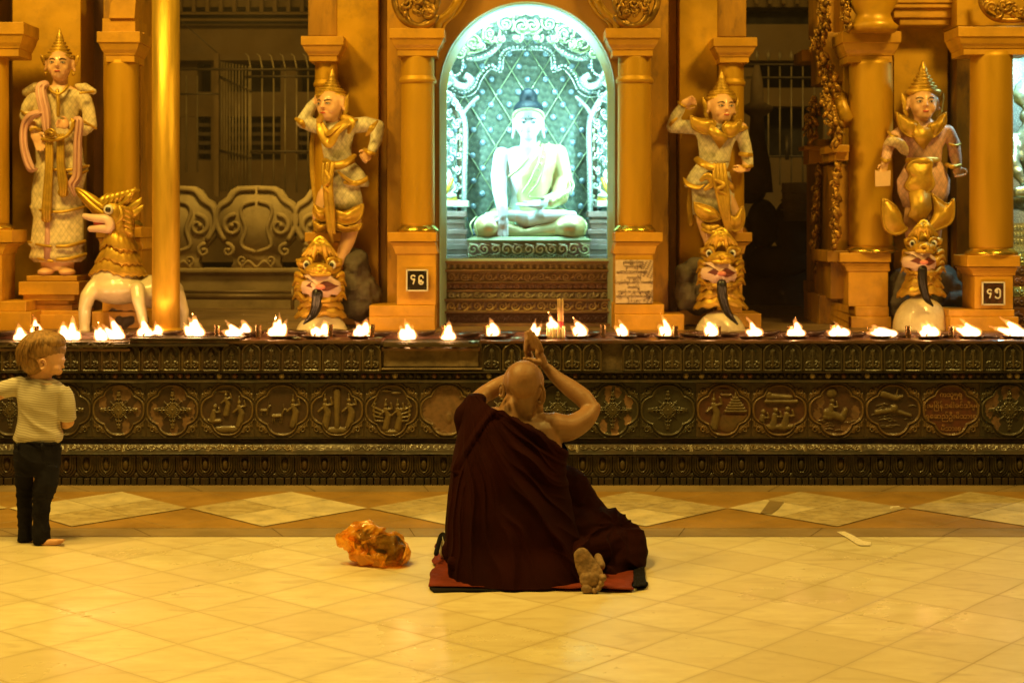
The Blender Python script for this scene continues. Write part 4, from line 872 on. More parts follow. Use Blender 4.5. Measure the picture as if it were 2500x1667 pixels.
rock("smooth grey rock right of the statue in pink", [(2304, 680, 36, 30, .1), (2322, 700, 26, 26, .1), (2320, 736, 36, 40, .12), (2300, 760, 40, 50, .12)], 9.3, 4)
rock("dark grey boulder behind the bird lion's legs", [(290, 780, 34, 36, .1), (318, 790, 44, 34, .1)], 9.2, 5)
# ================================================================ figures: shared head
def head(m, c, s, yaw=0, pitch=0, roll=0, ears=True, neckto=None, longear=False, crowned=False):
    """adds a head to mesh m: c = chin-level centre, s = chin-to-crown height; returns the placing function"""
    Rm = (Matrix.Rotation(yaw, 4, 'Z') @ Matrix.Rotation(pitch, 4, 'X') @ Matrix.Rotation(roll, 4, 'Y')); c = Vector(c)
    T = Matrix.Translation(c) @ Rm @ Matrix.Scale(s, 4)
    def ee(p, r, mm=m, **k):
        t = M(); t.ell((0, 0, 0), r, n=20, m=14); mm.add([T @ (Vector(q) + Vector(p)) for q in t.v], t.f)
    ee((0, .07, .62 if not crowned else .50), (.335, .41, .38) if not crowned else (.33, .37, .26)); ee((0, -.06, .42), (.295, .315, .36)); ee((0, -.16, .18), (.185, .19, .15)); ee((0, .0, .25), (.24, .22, .2))
    for x in (-.14, .14): ee((x, -.19, .33), (.125, .14, .15))
    ee((0, -.315, .22), (.10, .06, .07))
    tube = lambda pts, rs, mm=m: mm.tube([T @ Vector(p) for p in pts], [r * s for r in rs], 8, round_=True)
    tube([(0, -.33, .53), (0, -.40, .40), (0, -.415, .375)], [.024, .036, .044]); tube([(-.045, -.36, .365), (.045, -.36, .365)], [.027, .027])
    for x in (-1, 1): tube([(x * .04, -.33, .545), (x * .20, -.26, .56)], [.026, .022])
    if ears:
        for x in (-1, 1): ee((x * .33, .03, .43 if not longear else .36), (.045, .085, .14 if not longear else .24)); ee((x * .36, .0, .30 if not longear else .14), (.035, .045, .05 if not longear else .08))
    if neckto is not None: m.tube([T @ V(0, .07, .30), T @ V(0, .07, .02), Vector(neckto)], [.20 * s, .185 * s, .22 * s], 14, round_=True)
    return T
def face_parts(T, s, par, lipm, browm=BLACKP, eyew=WHITEP, big=1.0):
    def surf(x, z):
        y = -.06 - .315 * math.sqrt(max(0, 1 - (x / .295) ** 2 - ((z - .42) / .36) ** 2)); return y - .006
    for x in (-1, 1):
        m = M(); m.tube([T @ V(x * u, surf(x * u, z) - .012, z) for u, z in ((.055, .515), (.10, .548), (.155, .55), (.21, .518))], [.009 * s, .012 * s, .011 * s, .006 * s], 6, round_=True); m.build("eyebrow", browm, par)
        m = M(); t = M(); t.ell((0, 0, 0), (.050 * big, .016, .017 * big), n=12, m=8); m.add([T @ (V(*q) + V(x * .13, surf(.13, .445) + .002, .447)) for q in t.v], t.f); e = m.build("eye", eyew, par)
        m = M(); t = M(); t.ell((0, 0, 0), (.020 * big, .010, .018 * big), n=10, m=6); m.add([T @ (V(*q) + V(x * .13, surf(.13, .445) - .010, .447)) for q in t.v], t.f)
        m.tube([T @ V(x * u, surf(x * u, z) - .010, z) for u, z in ((.07, .452), (.13, .476), (.195, .456))], [.007 * s, .010 * s, .008 * s], 6); m.build("iris", browm, e)
    m = M(); t = M(); t.ell((0, 0, 0), (.078, .026, .022), n=14, m=8); m.add([T @ (V(*q) + V(0, -.372, .235)) for q in t.v], t.f); m.build("lips", lipm, par)
GOLDST = mat("statue gold", (.70, .42, .045), .40, .5, .3, 12, bump=.5, bscale=50)
# ================================================================ the four standing statues
class Fig:
    def __init__(s, Y0, name, loc, lab, cat, group=None):
        s.Y = Y0; s.root = empty(name, loc, lab, cat, group)
    def p(s, x, y, d=0): return P(x, y, s.Y + d)
    def k(s, r): return r / FP * s.Y
    def tube(s, m, pts, rs, n=12, flat=1.0, rd=True, smooth_=0):
        q = [s.p(*a) for a in pts]
        rs = [s.k(r) for r in (rs if isinstance(rs, (list, tuple)) else [rs] * len(pts))]
        if smooth_: q2 = catmull(q, smooth_); rs = lerpn(rs, len(q2)); q = q2
        m.tube(q, rs, n, flat=flat, up=(0, 1, 0), round_=rd)
    def ell(s, m, x, y, rx, ry, rd, d=0, T=None): m.ell(s.p(x, y, d), (s.k(rx), s.k(rd), s.k(ry)), T, n=20, m=12)
    def loft(s, m, rows, n=26, fold=0, fn=9, seed=0):    # rows: (y, xleft, xright, depth, dcentre)
        rg = []
        for (y, a, b_, dp, dc) in rows:
            cx, hw = (a + b_) / 2, (b_ - a) / 2; r_ = []
            for k in range(n):
                t = 2 * math.pi * k / n; f = 1 + fold * math.sin(fn * t + seed + y * .02)
                q = s.p(cx + hw * math.cos(t) * f, y, dc); r_.append(q + V(0, s.k(dp) * math.sin(t) * f, 0))
            rg.append(r_)
        m.rings(rg)
    def part(s, m, name, mt, vox=0, it=2, wob=0, wsc=20, par=None, smooth=True):
        me = m.voxel(vox, it) if vox else m.mesh()
        if wob: wobble(me, wob, wsc, 3)
        return link(name, me, mt, par or s.root, smooth)
    def crown(s, cx, y0, y1, r0, d=0, tiers=5, T=None, style=0):
        m = M(); z0, z1 = s.p(0, y1).z, s.p(0, y0).z; H = z1 - z0; k = s.k(1); c = s.p(cx, y1, d); pr = []
        pr += [(r0 * .96, 0), (r0 * 1.06, H * .03), (r0 * 1.08, H * .13), (r0 * 1.0, H * .16)]
        if style == 0: lv = [(.80, .20), (.66, .30), (.54, .40), (.42, .50), (.30, .58)]
        else: lv = [(.92, .20), (.80, .27), (.55, .38), (.44, .46), (.34, .54)]
        for (f, h) in lv: pr += [(r0 * f * .92, H * (h - .015)), (r0 * f * 1.08, H * (h + .02)), (r0 * f * 1.06, H * (h + .05)), (r0 * f * .86, H * (h + .07))]
        pr += [(r0 * .24, H * .66), (r0 * .27, H * .70), (r0 * .20, H * .78), (r0 * .10, H * .90), (r0 * .015, H)]
        if T is None: T = Matrix.Identity(4)
        m.lathe(c, [(r * k, z) for r, z in pr], 28, T=T)
        for j in range(22):
            a = j * 2 * math.pi / 22; q = V(r0 * 1.08 * k * math.cos(a), r0 * 1.08 * k * math.sin(a), H * .08); m.ell(c + T @ q, k * 1.6, n=6, m=5)
        o = s.part(m, "crown", GOLDST)
        return o
    def leaf(s, m, pts, ws, d=0, layers=3, dz=-.03, rib=True):
        """curled flame-shaped plate: nested ridges along a centre line"""
        for l in range(layers):
            f = 1 - l * .3
            s.tube(m, [(x, y, d + dz * l * .5) for x, y in pts], [w_ * f for w_ in ws], 10, flat=.35, smooth_=4)
    def wings(s, head_c, scale, yaw): pass
def ear_wings(fig, T, s, mt=GOLDST, big=1.0):
    for x in (-1, 1):
        m = M()
        for k in range(4):
            m.tube([T @ V(x * (.35 + .01 * k), .02, .16 + .08 * k), T @ V(x * (.40 + .012 * k), .03, .26 + .09 * k), T @ V(x * (.40 + .022 * k), .05, (.38 + .09 * k) * big)], [.045 * s, .055 * s, .012 * s], 8, flat=.6, round_=True)
        fig.part(m, "ear_ornament", mt)
def hand(m, wrist, tip, r, curl=.0, side=1, up=(0, -1, 0), spread=.18, thumb=True):
    """palm and five fingers from a wrist towards a tip; r = palm half width"""
    w_, t = Vector(wrist), Vector(tip); d = (t - w_); L_ = d.length; d.normalize(); u = Vector(up); u = (u - d * u.dot(d)).normalized(); b_ = d.cross(u)
    q = Matrix((( *(b_),), (*(u),), (*(d),))).transposed().to_4x4()
    m.ell(w_ + d * L_ * .28, (r, r * .5, L_ * .32), q, n=14, m=10)
    for k, (o, l) in enumerate(((-.75, .88), (-.26, 1.0), (.24, .95), (.70, .80))):
        a = w_ + d * L_ * .42 + b_ * r * o * .9; e = w_ + d * L_ * (.42 + .30 * l) + b_ * r * o * (1 + spread) + u * r * curl * .5; f = e + d * L_ * .28 * l * (1 - curl) + u * r * curl * 1.1
        m.tube([a, e, f], [r * .27, r * .24, r * .18], 8, round_=True)
    if thumb:
        a = w_ + d * L_ * .15 + b_ * r * .7 * side; e = a + d * L_ * .18 + b_ * r * .75 * side + u * r * .25; f = e + d * L_ * .22 + u * r * .2
        m.tube([a, e, f], [r * .34, r * .28, r * .2], 8, round_=True)
# ---- robed statue at the left
f = Fig(9.18, "standing_statue", P(138, 673, 9.18), "tall calm robed statue with pink sashes on a stepped plinth, leftmost of the painted statues", "statue", "painted guardian statues")
b = M(); s_ = f.k(97)
f.loft(b, [(660, 100, 180, 26, 0), (560, 96, 190, 30, 0), (420, 94, 188, 32, 0), (335, 92, 186, 28, 0), (290, 92, 182, 26, 0), (240, 84, 200, 28, 0), (222, 92, 196, 22, 0), (210, 120, 172, 16, 0)], 20)
T1 = head(b, f.p(146, 200, -.01), s_, R(6), 0, neckto=f.p(146, 222, .01), crowned=True)
hand(b, f.p(168, 306, -.13), f.p(132, 300, -.15), f.k(12), .5, 1, up=(0, -1, 0), spread=.0)
hand(b, f.p(82, 318, -.1), f.p(104, 372, -.12), f.k(13), .1, -1, spread=.1)
b.tube([f.p(78, 300, -.08), f.p(84, 322, -.1)], f.k(10), 10)
f.ell(b, 112, 664, 20, 10, 26, -.06); f.ell(b, 164, 664, 20, 10, 26, -.06)
f.part(b, "body", SKINP, .0055, 3); face_parts(T1, s_, f.root, REDP); f.crown(146, 69, 148, 34, .015); 
for x in (-1, 1):
    m = M(); m.tube([T1 @ V(x * .36, .02, .42), T1 @ V(x * .43, .02, .60), T1 @ V(x * .47, .0, .68)], [.05 * s_, .05 * s_, .008 * s_], 8, flat=.5); m.ell(T1 @ V(x * .34, -.02, .2), .05 * s_); f.part(m, "ear_ornament", GOLDST)
m = M()     # coat
f.loft(m, [(345, 84, 194, 32, 0), (300, 86, 188, 30, 0), (262, 84, 196, 30, 0), (236, 78, 208, 30, 0), (222, 92, 198, 24, 0), (214, 118, 174, 19, 0)], 26)
f.tube(m, [(84, 236), (70, 262), (64, 284), (78, 305, -.06)], [17, 18, 17, 15]); f.tube(m, [(206, 236), (216, 268), (220, 306), (206, 318, -.04), (176, 308, -.1)], [16, 16, 18, 16, 13])
f.part(m, "coat", CLOTHW, .008, 3)
m = M()     # shoulder caps and cuffs
f.tube(m, [(66, 226), (90, 214), (104, 210)], [12, 14, 6], flat=1.6); f.tube(m, [(188, 210), (206, 216), (228, 224)], [6, 14, 8], flat=1.6)
f.part(m, "shoulder_cap", CLOTHW, .008, 2)
for pts, w_, nm in (([(52, 272, -.05), (64, 280, -.09), (92, 270, -.08)], 3, "sleeve_trim"), ([(190, 290, -.09), (210, 300, -.07), (234, 314, -.02)], 3, "sleeve_trim"), ([(196, 228, -.09), (212, 226, -.08), (228, 224, -.03)], 3, "shoulder_trim"), ([(76, 318, -.12), (86, 312, -.13), (98, 318, -.11)], 4.5, "bracelet"), ([(176, 292, -.14), (180, 306, -.15), (174, 320, -.13)], 3.5, "bracelet")):
    m = M(); f.tube(m, pts, w_); f.part(m, nm, GOLDST)
m = M()
f.tube(m, [(140, 222, -.1), (142, 250, -.115), (142, 282, -.11)], 4.5); f.tube(m, [(118, 214, -.07), (128, 225, -.1), (142, 232, -.11), (156, 222, -.1), (166, 210, -.07)], 4)
f.part(m, "collar_trim", GOLDST)
m = M()     # long wrapped skirt in tiers
f.loft(m, [(640, 84, 196, 33, 0), (628, 72, 209, 40, 0), (622, 74, 207, 40, 0), (604, 78, 200, 34, 0), (596, 69, 207, 40, 0), (588, 76, 202, 37, 0), (530, 82, 204, 36, 0), (512, 76, 202, 38, 0), (505, 74, 203, 38, 0), (496, 78, 198, 34, 0), (470, 78, 200, 34, 0), (420, 86, 212, 36, 0), (408, 84, 214, 38, 0), (398, 90, 204, 34, 0), (360, 88, 200, 34, 0), (335, 88, 190, 33, 0)], 48, .018, 15)
f.part(m, "skirt", CLOTHW)
m = M()
for (y, a, b__, sg) in ((626, 74, 208, 12), (594, 69, 206, 8), (508, 75, 204, 10), (408, 90, 216, 8), (420, 150, 213, 6)): f.tube(m, [(a, y - 3, -.02), (a + (b__ - a) * .2, y + sg * .5, -.085), (a + (b__ - a) * .40, y + sg, -.105)] if y in (594, 626) else [(a, y - 3, -.02), (a + (b__ - a) * .25, y + sg * .6, -.09), ((a + b__) / 2, y + sg, -.11), (a + (b__ - a) * .75, y + sg * .6, -.09), (b__, y - 3, -.02)], 3.6, smooth_=3)
for (y, b__) in ((626, 209), (594, 207)): f.tube(m, [(140, y + 8, -.11), (170, y + 6, -.1), (b__, y - 5, -.02)], 4.5, smooth_=3)
f.part(m, "hem_trim", GOLDST)
m = M()
f.loft(m, [(636, 108, 146, 44, 0), (560, 114, 140, 40, 0), (500, 116, 136, 39, 0)], 16); f.part(m, "underskirt", SASH)
for cx, xe, ye, wd in ((120, 114, 540, 11), (148, 154, 478, 11)):
    m = M()
    for q in (-1, 0, 1): f.tube(m, [(cx + q * wd * .55, 330, -.12), (cx + q * wd * .5, 400, -.13), (xe + q * wd * .6, ye - 30, -.13), (xe + q * wd * .5, ye, -.12)], [4, 4.5, 6, 3], smooth_=3)
    f.ell(m, xe, ye - 8, wd * 1.25, 12, 8, -.11); f.part(m, "gold_band", GOLDST)
m = M(); f.tube(m, [(112, 322, -.15), (124, 316, -.17), (136, 326, -.17), (126, 336, -.16), (112, 330, -.15), (118, 322, -.18), (128, 326, -.19)], 3.2, smooth_=3); f.tube(m, [(104, 340, -.13), (130, 342, -.15), (160, 334, -.15), (174, 318, -.14), (180, 296, -.14)], 4.5, smooth_=3)
f.part(m, "knot", GOLDST)
for pts, ws in (([(110, 206, -.085), (100, 214, -.1), (102, 240, -.125), (110, 275, -.13), (114, 318, -.13)], [10, 13, 14, 14, 9]), ([(98, 276, -.14), (76, 284, -.13), (60, 306, -.1), (57, 345, -.1), (64, 384, -.1), (76, 412, -.1), (88, 414, -.08)], [8, 11, 11, 11, 12, 12, 5]), ([(184, 290, -.14), (194, 298, -.15), (190, 340, -.14), (189, 390, -.13), (188, 430, -.12), (176, 452, -.12), (182, 476, -.11)], [6, 11, 11, 12, 13, 12, 4])):
    m = M(); f.tube(m, pts, ws, 14, flat=.45, smooth_=4)
    for q in (-.4, .4): f.tube(m, [(x + w_ * q, y, d - .018) for (x, y, d), w_ in zip(pts, ws)], [w_ * .28 for w_ in ws], 8, smooth_=4)
    f.part(m, "sash", SASH)
pd = M(); Y = 9.1
for (a, c, y0, y1, o) in ((64, 188, 673, 687, .03), (45, 193, 688, 720, 0), (56, 182, 720, 734, .02), (72, 176, 744, 758, .06), (60, 196, 758, 812, .04), (84, 168, 734, 744, .08)): pd.pbox(a, c, y0, y1, Y + o - .06, .34 - o)
tag(pd.build("statue_plinth", GOLDTRIM, smooth=False, bevel=.004), "small stepped orange plinth under the robed statue", "plinth")
# ---- generic dancer
def dancer(Y0, lab, foot, hd, body_, jacket, golds, skirts, plates, cloth, cap, hands, lipy=0, ringarm=()):
    f = Fig(Y0, "standing_statue", P(*foot, Y0), lab, "statue", "painted guardian statues"); b = M(); (hx, hy, hs, yaw, pit, nx_, ny_) = hd; s_ = f.k(hs)
    T = head(b, f.p(hx, hy, -.02), s_, yaw, pit, neckto=f.p(nx_, ny_, .01), crowned=True)
    for (pts, rs) in body_: f.tube(b, pts, rs, 14)
    for h in hands: hand(b, f.p(*h[0]), f.p(*h[1]), f.k(h[2]), h[3], h[4], up=h[5] if len(h) > 5 else (0, -1, 0))
    f.part(b, "body", SKINP, .0055, 3); face_parts(T, s_, f.root, REDP); ear_wings(f, T, s_)
    cx, y0, y1, r0, tilt, st = cap; f.crown(cx, y0, y1, r0, .01, T=Matrix.Rotation(tilt, 4, 'Y'), style=st)
    m = M()
    for j in jacket:
        if j[0] == 'L': f.loft(m, j[1], 24)
        else: f.tube(m, j[1], j[2], 14)
    f.part(m, "jacket", cloth, .008, 3)
    for (nm, kind, data, ws) in golds:
        m = M()
        if kind == 'T': f.tube(m, data, ws, 10, smooth_=4)
        if kind == 'F': f.tube(m, data, ws, 14, flat=.4, smooth_=4)
        if kind == 'P':
            q = [f.p(x, y, d) for x, y, d in data]; n = len(q); m.add(q + [a + V(0, .03, 0) for a in q], [tuple(range(n)), tuple(range(2 * n - 1, n - 1, -1))] + [(i, (i + 1) % n, n + (i + 1) % n, n + i) for i in range(n)])
        if kind == 'M':
            for pts, w_ in zip(data, ws): f.tube(m, pts, w_, 10, smooth_=4)
        if kind == 'W':
            for pts, w_ in zip(data, ws): f.tube(m, pts, w_, 12, flat=.4, smooth_=4)
        if kind == 'B':
            q = [f.p(x, y, d) for x, y, d in data]; q = catmull(q + [q[0]], 3)[:-1]; c = sum(q, V(0, 0, 0)) / len(q); rg = []
            for sc_, b__ in ((1.0, .03), (1.0, 0), (.93, -.012), (.86, -.004), (.80, -.006), (.55, -.022), (.28, -.032)): rg.append([c + (p - c) * sc_ + V(0, b__, 0) for p in q])
            m.rings(rg)
        f.part(m, nm, GOLDST)
    for (nm, rows, mt, fold) in skirts:
        m = M(); f.loft(m, rows, 36, fold, 11); f.part(m, nm, mt)
    return f
f2 = dancer(9.25, "dancing guardian statue with one hand behind her head and the other on the hip", (829, 640), (812, 299, 101, R(-30), R(4), 818, 322),
    [([(822, 315, .02), (824, 360, .02), (826, 400, .02), (828, 460, .02)], [30, 30, 30, 34]), ([(845, 480, .0), (862, 540, -.02), (848, 590, -.04), (829, 640, -.05)], [28, 22, 18, 12]), ([(800, 480), (782, 530), (786, 590, .05)], [26, 20, 14]), ([(788, 306), (736, 300), (770, 250, .02)], [14, 12, 10]), ([(856, 304), (928, 312), (905, 372, -.05)], [14, 13, 10])],
    [('L', [(398, 793, 858, 27, 0), (360, 786, 858, 29, 0), (330, 781, 864, 30, 0), (305, 788, 862, 24, 0), (294, 808, 842, 16, 0)]), ('T', [(790, 312), (762, 306), (738, 298)], [19, 18, 16]), ('T', [(738, 298), (760, 262, .02), (782, 240, .04)], [16, 14, 12]), ('T', [(856, 308), (895, 304), (922, 310)], [20, 19, 17]), ('T', [(922, 310), (918, 345, -.03), (908, 368, -.05)], [18, 15, 12])],
    [("collar", 'W', [[(776, 290, -.05), (784, 320, -.09), (802, 350, -.11), (812, 340, -.12), (822, 318, -.12), (846, 300, -.1), (870, 292, -.04)], [(786, 300, -.07), (800, 326, -.11), (820, 312, -.13), (850, 292, -.09)], [(838, 288, -.06), (856, 300, -.09), (852, 322, -.1)]], [[4, 12, 13, 13, 15, 15, 5], [4, 9, 9, 5], [10, 15, 6]]),
     ("shoulder_flame", 'F', [(780, 300, -.07), (784, 286, -.09), (791, 272, -.1)], [7, 8, 2]), ("elbow_guard", 'W', [[(722, 290, -.03), (736, 300, -.07), (742, 312, -.03)], [(896, 330, -.1), (908, 312, -.12), (922, 296, -.06)]], [[4, 8, 4], [4, 7, 3]]), ("bracelet", 'T', [(890, 366, -.07), (902, 374, -.12), (914, 376, -.08)], [5, 6, 5]), ("bracelet", 'T', [(774, 236, .0), (784, 244, -.05), (792, 240, 0)], [4, 5, 4]),
     ("belt", 'W', [[(792, 392, -.04), (812, 402, -.12), (842, 398, -.13), (866, 380, -.05)], [(800, 404, -.08), (830, 408, -.13), (864, 394, -.06)]], [[7, 9, 10, 6], [5, 7, 4]]),
     ("hanging_band", 'M', [[(800, 400, -.13), (796, 450, -.14), (800, 500, -.14), (806, 560, -.14), (812, 592, -.12)], [(812, 400, -.13), (806, 450, -.15), (810, 510, -.15), (816, 570, -.14)], [(790, 402, -.12), (790, 440, -.13), (796, 470, -.13)], [(796, 420, -.16), (804, 440, -.17), (792, 456, -.16), (806, 470, -.16)]], [[6, 8, 9, 8, 3], [6, 7, 8, 4], [5, 7, 4], [5, 6, 5, 4]]),
     ("hip_flame", 'W', [[(842, 446, -.09), (870, 448, -.1), (894, 438, -.05), (896, 430, -.04)], [(826, 420, -.12), (850, 440, -.11), (866, 446, -.1)]], [[4, 7, 6, 2], [3, 5, 3]]),
     ("knee_flame", 'B', [(812, 508, -0.115), (840, 516, -0.115), (866, 504, -0.115), (888, 498, -0.115), (884, 530, -0.115), (864, 546, -0.115), (836, 550, -0.115), (812, 536, -0.115)], None), ("knee_flame", 'B', [(808, 540, -0.110), (836, 554, -0.110), (864, 550, -0.110), (884, 544, -0.110), (878, 562, -0.110), (846, 568, -0.110), (812, 560, -0.110)], None), ("knee_flame", 'B', [(766, 496, -0.100), (780, 506, -0.100), (800, 512, -0.100), (804, 534, -0.100), (786, 542, -0.100), (770, 532, -0.100), (762, 516, -0.100)], None), ("knee_flame", 'B', [(762, 536, -0.095), (784, 547, -0.095), (804, 546, -0.095), (800, 564, -0.095), (770, 566, -0.095)], None),
     ("back_ribbon", 'F', [(768, 300, .08), (762, 360, .08), (764, 430, .08), (770, 500, .06)], [5, 7, 7, 5])],
    [("hip_cloth", [(456, 824, 900, 34, 0), (446, 822, 902, 36, 0), (420, 812, 888, 32, 0), (396, 800, 866, 28, 0)], CLOTHG, .02), ("thigh_cloth", [(512, 780, 886, 34, 0), (480, 780, 884, 34, 0), (455, 786, 878, 30, 0), (420, 796, 866, 28, 0)], CLOTHG, .03), ("knee_cloth", [(566, 836, 872, 26, 0), (548, 828, 876, 28, 0), (530, 826, 874, 26, 0)], GOLDST, .03), ("knee_cloth", [(566, 766, 800, 24, 0), (540, 766, 806, 26, 0), (520, 776, 810, 24, 0)], GOLDST, .03)],
    None, CLOTHG, (809, 165, 242, 36, R(2), 1), [((903, 376, -.06), (874, 398, -.12), 13, .8, 1), ((770, 244, .0), (792, 226, .0), 10, .4, 1)])
f3 = dancer(9.25, "dancing guardian statue with a raised curled fist and an open palm at her side", (1738, 596), (1760, 304, 98, R(14), R(3), 1758, 322),
    [([(1748, 320, .02), (1746, 360, .02), (1740, 410, .02), (1736, 460, .02)], [30, 28, 30, 34]), ([(1722, 480), (1722, 540, -.02), (1738, 600, -.02)], [28, 22, 16]), ([(1764, 480), (1796, 540, .02), (1800, 590, .06)], [26, 20, 14]), ([(1695, 308), (1640, 312), (1664, 262, -.04)], [14, 13, 10]), ([(1812, 312), (1820, 380), (1824, 410, -.05)], [13, 12, 10])],
    [('L', [(398, 1708, 1782, 28, 0), (370, 1706, 1786, 29, 0), (340, 1702, 1796, 31, 0), (315, 1692, 1810, 26, 0), (300, 1722, 1792, 18, 0)]), ('T', [(1700, 312), (1668, 310), (1642, 310)], [18, 17, 16]), ('T', [(1642, 310), (1650, 284, -.02), (1662, 266, -.04)], [16, 14, 12]), ('T', [(1808, 318), (1818, 352), (1824, 380, -.02), (1828, 398, -.04)], [17, 16, 15, 12])],
    [("collar", 'B', [(1685, 281, -0.110), (1702, 287, -0.110), (1724, 290, -0.110), (1746, 294, -0.110), (1748, 312, -0.110), (1728, 330, -0.110), (1702, 322, -0.110), (1688, 310, -0.110)], None), ("collar", 'B', [(1772, 296, -0.110), (1790, 298, -0.110), (1808, 292, -0.110), (1812, 304, -0.110), (1806, 322, -0.110), (1786, 338, -0.110), (1768, 330, -0.110), (1762, 310, -0.110)], None),
     ("breast_plate", 'P', [(1724, 322, -.12), (1738, 304, -.14), (1756, 318, -.15), (1772, 330, -.13), (1777, 340, -.13), (1757, 364, -.12), (1740, 336, -.13)], None), ("shoulder_flame", 'W', [[(1800, 322, -.05), (1812, 314, -.06), (1824, 312, -.04)], [(1688, 284, -.05), (1692, 300, -.08), (1700, 318, -.08)]], [[5, 8, 3], [4, 8, 5]]),
     ("elbow_guard", 'W', [[(1636, 306, -.04), (1642, 298, -.08), (1652, 290, -.08)], [(1806, 376, -.05), (1822, 378, -.09), (1836, 378, -.05)]], [[4, 5, 3], [5, 6, 5]]), ("bracelet", 'T', [(1656, 250, -.03), (1666, 258, -.08), (1676, 262, -.04)], [3, 3.5, 3]), ("bracelet", 'T', [(1812, 406, -.06), (1824, 408, -.1), (1836, 406, -.06)], [4, 5, 4]),
     ("belt", 'W', [[(1700, 388, -.04), (1716, 400, -.12), (1740, 408, -.13), (1764, 404, -.1)], [(1704, 394, -.06), (1728, 408, -.13), (1752, 412, -.12)]], [[8, 10, 9, 5], [5, 7, 5]]),
     ("hanging_band", 'M', [[(1752 + q * 8, 402, -.12), (1754 + q * 9, 440, -.14), (1762 + q * 7, 480, -.14), (1768 + q * 5, 520, -.13), (1778 + q * 3, 568, -.1)] for q in (-1, 0, 1, 2)] + [[(1748, 440, -.16), (1768, 452, -.17), (1752, 464, -.16), (1774, 476, -.15)]], [[5, 6, 7, 6, 3]] * 4 + [[5, 6, 6, 3]]),
     ("hip_flame", 'W', [[(1668, 434, -.03), (1680, 450, -.08), (1704, 458, -.11), (1718, 452, -.12)], [(1712, 440, -.12), (1728, 430, -.13), (1740, 448, -.13), (1722, 462, -.12)], [(1770, 440, -.12), (1786, 456, -.1), (1790, 470, -.07)]], [[2, 7, 7, 3], [5, 9, 9, 5], [5, 7, 3]]),
     ("knee_flame", 'B', [(1693, 492, -0.115), (1712, 496, -0.115), (1740, 506, -0.115), (1756, 520, -0.115), (1760, 536, -0.115), (1732, 544, -0.115), (1710, 536, -0.115), (1696, 516, -0.115)], None), ("knee_flame", 'B', [(1770, 518, -0.110), (1786, 530, -0.110), (1800, 520, -0.110), (1812, 502, -0.110), (1820, 520, -0.110), (1816, 552, -0.110), (1796, 568, -0.110), (1776, 554, -0.110)], None),
     ("leg_band", 'W', [[(1716, 548, -.08), (1734, 556, -.12), (1756, 550, -.1)], [(1716, 560, -.08), (1736, 566, -.12), (1758, 560, -.1)]], [[6, 8, 5], [5, 7, 4]]), ("back_ribbon", 'F', [(1686, 460, .06), (1684, 500, .06), (1688, 545, .05)], [6, 9, 8])],
    [("hip_cloth", [(458, 1672, 1752, 34, 0), (446, 1670, 1760, 36, 0), (420, 1684, 1772, 32, 0), (398, 1702, 1780, 28, 0)], CLOTHG, .02), ("thigh_cloth", [(525, 1692, 1792, 33, 0), (490, 1690, 1792, 34, 0), (460, 1688, 1790, 32, 0), (420, 1700, 1780, 28, 0)], CLOTHG, .03), ("knee_cloth", [(566, 1716, 1756, 26, 0), (540, 1708, 1760, 28, 0), (520, 1706, 1764, 28, 0)], GOLDST, .03)],
    None, CLOTHG, (1761, 170, 249, 35, R(0), 1), [((1664, 258, -.05), (1706, 236, -.06), 12, .9, 1, (.3, -1, -.3)), ((1826, 408, -.05), (1790, 424, -.12), 13, .3, 1, (0, -.4, 1))])
